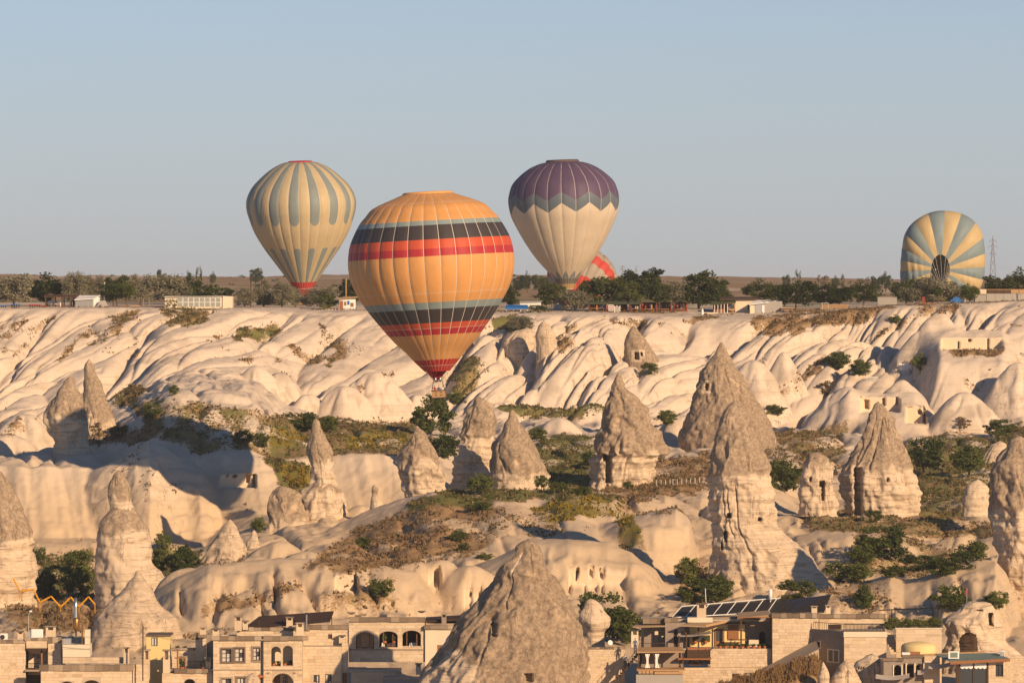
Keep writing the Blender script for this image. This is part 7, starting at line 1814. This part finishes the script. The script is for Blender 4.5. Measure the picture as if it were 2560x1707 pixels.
b.slab('roof', MAT['roofdeck'], [(2112, 1580, .3), (2216, 1580, .3), (2216, 1580, 6), (2042, 1580, 4.6)], .3)
railing(b, 2110, 2212, 1559, 1578, .2, 30, MAT['iron'], .04); 
m = MB(); d_ = b.P(2040, 0, 4.4) - b.P(2110, 0, .2); rl = MB().tube(b.P(2110, 1559, .2), b.P(2040, 1561, 4.3), .035, n=5).build('railing', MAT['iron'], b.root)
for k in range(15): f = k / 14; MB().tube(b.P(2110 - 70 * f, 1578, .2 + 4.1 * f), b.P(2110 - 70 * f, 1559 + 2 * f, .2 + 4.1 * f), .025, n=4).build('baluster', MAT['iron'], rl)
for k in range(4): b.box('planter_cushion', MAT['awning'], 2076 + k * 8, 2084 + k * 8, 1566, 1577, 3.2, 3.9)
# ---- far parapet houses behind the cube
b = PB('stone_house', 'pale stone house wall with a dark coping behind the iron-railed terrace', 'house', 2130, 1700, 531)
wall(b, 2048, 2212, 1545, 1700, 0, seed=95, core=MAT['plaster'], course=8, blen=(16, 30)); coping(b, 2046, 2214, 1534, 1544.6, -.2, .6, seed=96); shell(b, 2048, 2212, 1545, 1700, 0, 6)
b = PB('terrace_wall', 'long cream terrace wall beside the narrow stone stair', 'wall', 2295, 1760, 525)
wall(b, 2240, 2354, 1572, 1760, 0, seed=97, core=MAT['plaster'], course=10, blen=(20, 34)); b.box('coping', MAT['plaster'], 2238, 2356, 1569, 1571.7, -.1, .6); b.box('moulding', MAT['plaster'], 2239, 2355, 1582, 1584, -.07, -.045)
for k in range(9): b.box('stair_step', MAT['block'], 2216 + k * 1.2, 2238 + k * 1.2, 1584 + k * 5.6, 1589.5 + k * 5.6, 2.4 - k * .3, 2.7 - k * .3)
b = PB('vine_pergola', 'iron pergola with green vines above the cream terrace wall', 'pergola', 2270, 1572, 530)
for px in (2230, 2238, 2345): b.tube('post', MAT['iron'], (px, 1572, .3), (px, 1522, .3), .05)
b.tube('beam', MAT['iron'], (2197, 1525, .3), (2348, 1519, .3), .06); railing(b, 2240, 2350, 1556, 1570, -3.5, 24, MAT['iron'])
for k, lab in enumerate(('leafy vine at the left end of the terrace pergola', 'leafy vine second from the left under the terrace pergola', 'leafy vine third from the left under the terrace pergola', 'leafy vine at the right end of the terrace pergola')):
    tree('vine', lab, 'vine', at(2230 + k * 34, 1574, 528.8 + .2 * k), 1.9, 1.3, 'bush', .0, 'vines')
# ---- bottom right cluster
b = PB('domed_hut', 'low ochre domed hut with wood boards in front of the cream terrace wall', 'hut', 2300, 1700, 516)
MB().lathe([(1.9, 0), (1.9, .9), (1.75, 1.15), (1.2, 1.35), (.5, 1.45), (.02, 1.47)], 24, b.P(2300, 1640, 1.9)).build('dome', MAT['yplaster'], b.root, smooth=True)
b.box('board', MAT['wood'], 2262, 2300, 1628, 1641, -.1, .05); b.slab('board', MAT['palewood'], [(2300.5, 1634, -.1), (2460, 1627, -.1), (2460, 1627, .1), (2300.5, 1634, .1)], .45); b.box('cabinet', MAT['white'], 2254, 2274, 1629, 1640, -.6, -.15)
b.box('deck', MAT['teal'], 2258, 2345, 1641.2, 1645, -.7, 3)
b = PB('stone_house', 'grey stone house with three pointed arch windows at bottom right', 'house', 2260, 1760, 511)
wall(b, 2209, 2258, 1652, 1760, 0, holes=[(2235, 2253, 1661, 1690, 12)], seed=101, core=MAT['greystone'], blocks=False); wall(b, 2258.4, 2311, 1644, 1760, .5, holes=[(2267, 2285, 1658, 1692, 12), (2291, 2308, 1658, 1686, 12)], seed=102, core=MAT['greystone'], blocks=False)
coping(b, 2206, 2259, 1644, 1651.6, -.15, .6, seed=103); coping(b, 2256, 2313, 1637, 1643.6, .35, .6, seed=104); shell(b, 2209, 2311, 1653, 1760, .5, 5)
for a, c, t in ((2232, 2234.6, 1660), (2253.4, 2256, 1660), (2264, 2266.6, 1657), (2285.4, 2288.6, 1657), (2308.4, 2310.8, 1657)): b.box('pilaster', MAT['plaster'], a, c, t, 1692, -.1, .42)
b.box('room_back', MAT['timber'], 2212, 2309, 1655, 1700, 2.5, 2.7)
wall(b, 2311.4, 2350, 1640, 1760, .2, seed=105, core=MAT['plaster'], course=9, blocks=True)
for nm, pts, s in (('awning', [(2290, 1682), (2318, 1672)], 0), ('awning', [(2186, 1692), (2270, 1690)], 1), ('awning', [(2318, 1668), (2392, 1655)], 2)):
    m = MB(); (x0, y0), (x1, y1) = pts
    for k in range(8):
        f0, f1 = k / 8, (k + 1) / 8; sg = lambda f: 5 * math.sin(math.pi * f)
        m.quad(b.P(x0 + (x1 - x0) * f0, y0 + (y1 - y0) * f0 + sg(f0), -1.6), b.P(x0 + (x1 - x0) * f1, y0 + (y1 - y0) * f1 + sg(f1), -1.6), b.P(x0 + (x1 - x0) * f1 + 4, y0 + (y1 - y0) * f1 + sg(f1) - 8, .1), b.P(x0 + (x1 - x0) * f0 + 4, y0 + (y1 - y0) * f0 + sg(f0) - 8, .1))
    m.build(nm, MAT['canvas'], b.root, smooth=True)
b = PB('glazed_cafe', 'wooden-framed glass cafe with a teal flat roof at the bottom right', 'building', 2440, 1760, 508)
b.slab('roof', MAT['teal'], [(2374, 1651, -.8), (2522, 1644, -.8), (2500, 1638, 4), (2345, 1641, 4)], .06); b.slab('fascia', MAT['wood'], [(2374, 1655, -.86), (2523, 1647, -.86), (2523, 1643.8, -.8), (2374, 1650.8, -.8)], .16)
for px in (2399, 2434, 2468): b.box('post', MAT['timber'], px - 1.6, px + 1.6, 1655, 1760, 0, .2)
for a, c in ((2401, 2432), (2436, 2466)): 
    b.box('pane', MAT['glass'], a, c, 1658, 1760, .1, .13)
    m = MB(); n = 12
    for k in range(n): f0, f1 = k / n, (k + 1) / n; e = lambda f: 1668 + 3.2 * abs(math.sin(f * math.pi * 3)); m.quad(b.P(a + (c - a) * f0, 1657, -.05), b.P(a + (c - a) * f0, e(f0), -.05), b.P(a + (c - a) * f1, e(f1), -.05), b.P(a + (c - a) * f1, 1657, -.05))
    m.build('scalloped_blind', MAT['white'], b.root)
wall(b, 2471, 2516, 1654, 1760, 0, holes=[(2489, 2508, 1660, 1690)], seed=111); window(b, 2489, 2508, 1660, 1690, 0, 2, 1, False, False); shell(b, 2400, 2516, 1656, 1760, 0, 5)
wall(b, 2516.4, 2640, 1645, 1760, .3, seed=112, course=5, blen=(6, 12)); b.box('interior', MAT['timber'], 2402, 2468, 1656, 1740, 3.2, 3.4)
b = PB('solar_screen', 'white-framed square panel standing on the teal roof', 'panel', 2385, 1648, 508.2); b.box('frame', MAT['white'], 2371, 2398, 1627, 1645.5, 0, .08); b.box('screen', MAT['teal'], 2376, 2394, 1630, 1642.5, -.03, -.004); b.tube('leg', MAT['white'], (2372, 1646, .3), (2378, 1636, .1), .03)
b = PB('roof_cabinet', 'small white cabinet at the right end of the teal roof', 'cabinet', 2508, 1646, 509.5); b.box('body', MAT['white'], 2501, 2512, 1626, 1640.5, 0, .5); b.box('door', MAT['greymetal'], 2502, 2511, 1628, 1639, -.03, -.004)
# arch rock and rocks between the houses
spire('arch_rock', 'cream rock hollowed by a round arch and a window behind the teal-roofed cafe', 'rock', 533,
  [(2420,1503),(2411,1511),(2395,1531),(2366,1546),(2359,1557),(2371,1572),(2373,1590),(2366,1620),(2360,1680)], [(2470,1505),(2479,1512),(2490,1545),(2504,1570),(2510,1590),(2508,1602),(2530,1622),(2560,1648),(2575,1680)], [], 29, 1.2, nseg=220, strata=.3, crack=.25, capbase=.12,
  carve=[(2395,2436,1592,1660,3.2),(2399,2432,1584,1592,3.2),(2406,2425,1579,1584,3.2),(2468,2480,1532,1562,2.6),(2438,2454,1522,1526,1.5)])
spire('rock', 'smooth grey boulder with a shaded side in front of the cube-shaped house', 'boulder', 514,
  [(2112,1650),(2098,1662),(2080,1690),(2068,1740)], [(2122,1650),(2138,1668),(2150,1690),(2160,1740)], [], 30, .8, capbase=.25, strata=.1)
spire('rock', 'low rounded boulder with three small holes right of the cube-shaped house', 'boulder', 517,
  [(2165,1640),(2142,1652),(2128,1672),(2120,1740)], [(2190,1636),(2205,1650),(2212,1680),(2216,1740)], [], 31, .7, capbase=.15, strata=.1, carve=[(2143,2146,1665,1669,.6),(2149,2152,1665,1669,.6),(2155,2158,1665,1669,.6)])
spire('rock', 'small pointed boulder between the grass bank and the cube-shaped house', 'boulder', 513,
  [(2056,1655),(2050,1670),(2044,1690),(2040,1740)], [(2060,1655),(2068,1672),(2074,1690),(2078,1740)], [], 32, .9, capbase=.2, strata=.1)
spire('rock', 'flat pale rock above the narrow stone stair', 'boulder', 522,
  [(2172,1622),(2164,1632),(2160,1650),(2160,1700)], [(2200,1620),(2212,1630),(2216,1650),(2218,1700)], [], 33, .7, strata=.2)
spire('rock', 'grey rounded rock at the foot of the main stone house', 'boulder', 516,
  [(625,1684),(612,1692),(606,1710),(604,1760)], [(638,1684),(648,1694),(652,1712),(655,1760)], [], 34, 1.0, capbase=.4, strata=.1)
b = PB('rock_apron', 'sloping grey rock apron between the terrace restaurant wall and the grass bank', 'rock', 1960, 1760, 521)
m = MB(); q0 = [(1878, 1700), (1920, 1672), (1960, 1652), (2000, 1630), (2046, 1606)]
for (a, c), (e, f) in zip(q0, q0[1:]): m.hexa([b.P(a, c + 60, -1.2), b.P(e, f + 60, -1.2), b.P(e, f + 60, 4), b.P(a, c + 60, 4), b.P(a, c + 14, -.8), b.P(e, f + 14, -.8), b.P(e, f, 4), b.P(a, c, 4)])
m.build('slope', MAT['mortar'], b.root)
# brown grass bank before the terrace restaurant
xs = np.arange(1770, 2060, 4.0); tops = np.interp(xs, [1770, 1830, 1900, 1960, 2010, 2030, 2045, 2060], [1722, 1702, 1682, 1664, 1645, 1640, 1648, 1680])
V = []
for i, (x, t) in enumerate(zip(xs, tops)):
    for j, f in enumerate(np.linspace(0, 1, 14)): V.append(at(x, t + 150 * f ** 1.4 + 2 * math.sin(x * .4 + j), 519.5 - 9 * f) + Vector((0, 0, .15 * math.sin(x * .13 + 3 * f))))
me = mesh_np('grass_bank', V, grid_faces(len(xs), 14)[:, ::-1], MAT['tuff_ground']); n_ = len(V); fattr(me, 'veg', np.full(n_, .85)); fattr(me, 'green', np.full(n_, .1)); fattr(me, 'yellow', np.zeros(n_)); fattr(me, 'stain', np.zeros(n_))
o = link('grass_bank', me); tag(o, kind='structure')
r = np.random.default_rng(8); Vn = np.array([tuple(v) for v in V]).reshape(len(xs), 14, 3); n = 5200
i = r.integers(0, len(xs) - 1, n); j = r.integers(0, 6, n); p = Vn[i, j] + (Vn[i + 1, j] - Vn[i, j]) * r.random(n)[:, None] + (Vn[i, j + 1] - Vn[i, j]) * r.random(n)[:, None]
a = r.uniform(0, 6.28, n); h = r.uniform(.25, .55, n); w_ = .05; lx = r.normal(0, .12, n); c, s_ = np.cos(a) * w_, np.sin(a) * w_; z0 = np.zeros(n)
vv = np.stack([p + np.stack([c, s_, z0], 1), p - np.stack([c, s_, z0], 1), p + np.stack([lx - c * .5, z0, h], 1), p + np.stack([lx + c * .5, z0, h * .9], 1)], 1).reshape(-1, 3)
o = link('dry_grass', mesh_np('dry_grass', vv, np.arange(len(vv)).reshape(-1, 4), leaf_mat('straw', (.20, .115, .05), (.36, .24, .11)), False)); tag(o, 'tall dry brown grass on the bank below the terrace restaurant', 'grass', kind='stuff')

# ---- yellow zigzag railing, left
b = PB('zigzag_railing', 'bright yellow zigzag pipe railing in the left hollow', 'railing', 140, 1530, 600)
zz = [(33, 1445), (49, 1477), (84, 1473), (99, 1505), (128, 1490), (151, 1517), (177, 1492), (197, 1516), (221, 1491), (237, 1510)]
for (a, c), (e, f) in zip(zz, zz[1:]): b.tube('rail', MAT['yellow'], (a, c, 0), (e, f, .15), .11)
for (a, c) in zz[1::2]: b.tube('post', MAT['yellow'], (a, c, .1), (a, c + 22, .3), .06)
# ---- red flag on the slope, right
b = PB('flag', 'small red flag on a thin pole in the right hollow', 'flag', 2417, 1500, 565); b.tube('pole', MAT['greymetal'], (2417, 1520), (2417, 1468), .03)
m = MB(); m.hexa([b.P(2414, 1486, 0), b.P(2417, 1484, .02), b.P(2417, 1484, .05), b.P(2414, 1486, .03), b.P(2415.5, 1474, 0), b.P(2419.5, 1471, .02), b.P(2419.5, 1471, .05), b.P(2415.5, 1474, .03)]); m.build('cloth', plain('flag_red', (.55, .02, .02), .8), b.root)

# ---- shutters and railings of the cave dwellings (the faces themselves are cut into the terrain)
p = hit(2264, 920, 820, 975); b = PB('cave_window', 'white-shuttered cave window below the little tree on the slope', 'window', 2264, 930, p.y - .12)
b.box('frame', MAT['white'], 2247, 2281, 909, 928, .02, .1); b.box('shutter', MAT['white'], 2249, 2263.6, 911, 926, -.05, .01); b.box('shutter', MAT['white'], 2264.4, 2279, 911, 926, -.05, .01)
for lab, a, c, r0, r1, base in (('white metal railing of the upper cave terrace', 2165, 2195, 942, 953, 956), ('white metal railing at the lower cave terrace', 1926, 1962, 1049, 1064, 1068)):
    p = hit((a + c) / 2, base, 700, 975); b = PB('terrace_railing', lab, 'railing', (a + c) / 2, r1, p.y - .3); railing(b, a, c, r0, r1 + 2, 0, 8, MAT['white'], .04)
# fence posts on the crest by the jagged spire
b0 = hit(1690, 1215, 640, 800)
b = PB('post_fence', 'thin white post fence on the grassy shelf right of the jagged spire', 'fence', 1690, HY - b0.z / b0.y * F, b0.y)
for k in range(12):
    px = 1640 + k * 11; q = hit(px, 1216 - k * .6, 640, 800); q = q - b.o; MB().tube((q.x, q.y, q.z - .2), (q.x, q.y, q.z + 1.0), .04, n=5).build('post', MAT['white'], b.root)
# ------------------------------------------------------------------ thin morning haze round the whole scene
hz = bpy.data.materials.new('haze'); hz.use_nodes = True; ht = hz.node_tree; ht.nodes.clear()
ho = ht.nodes.new('ShaderNodeOutputMaterial'); pv = ht.nodes.new('ShaderNodeVolumePrincipled')
pv.inputs['Color'].default_value = (0.86, 0.88, 0.92, 1); pv.inputs['Density'].default_value = 0.000045; pv.inputs['Anisotropy'].default_value = 0.0
ht.links.new(pv.outputs[0], ho.inputs['Volume'])
zmin = float(TERR[0][..., 2].min()) - 1.0
o = MB().box(-2200, 2200, -60, 7200, zmin, 34.0).build('haze', hz); tag(o, 'thin pale morning haze filling the valley', 'haze', kind='stuff')
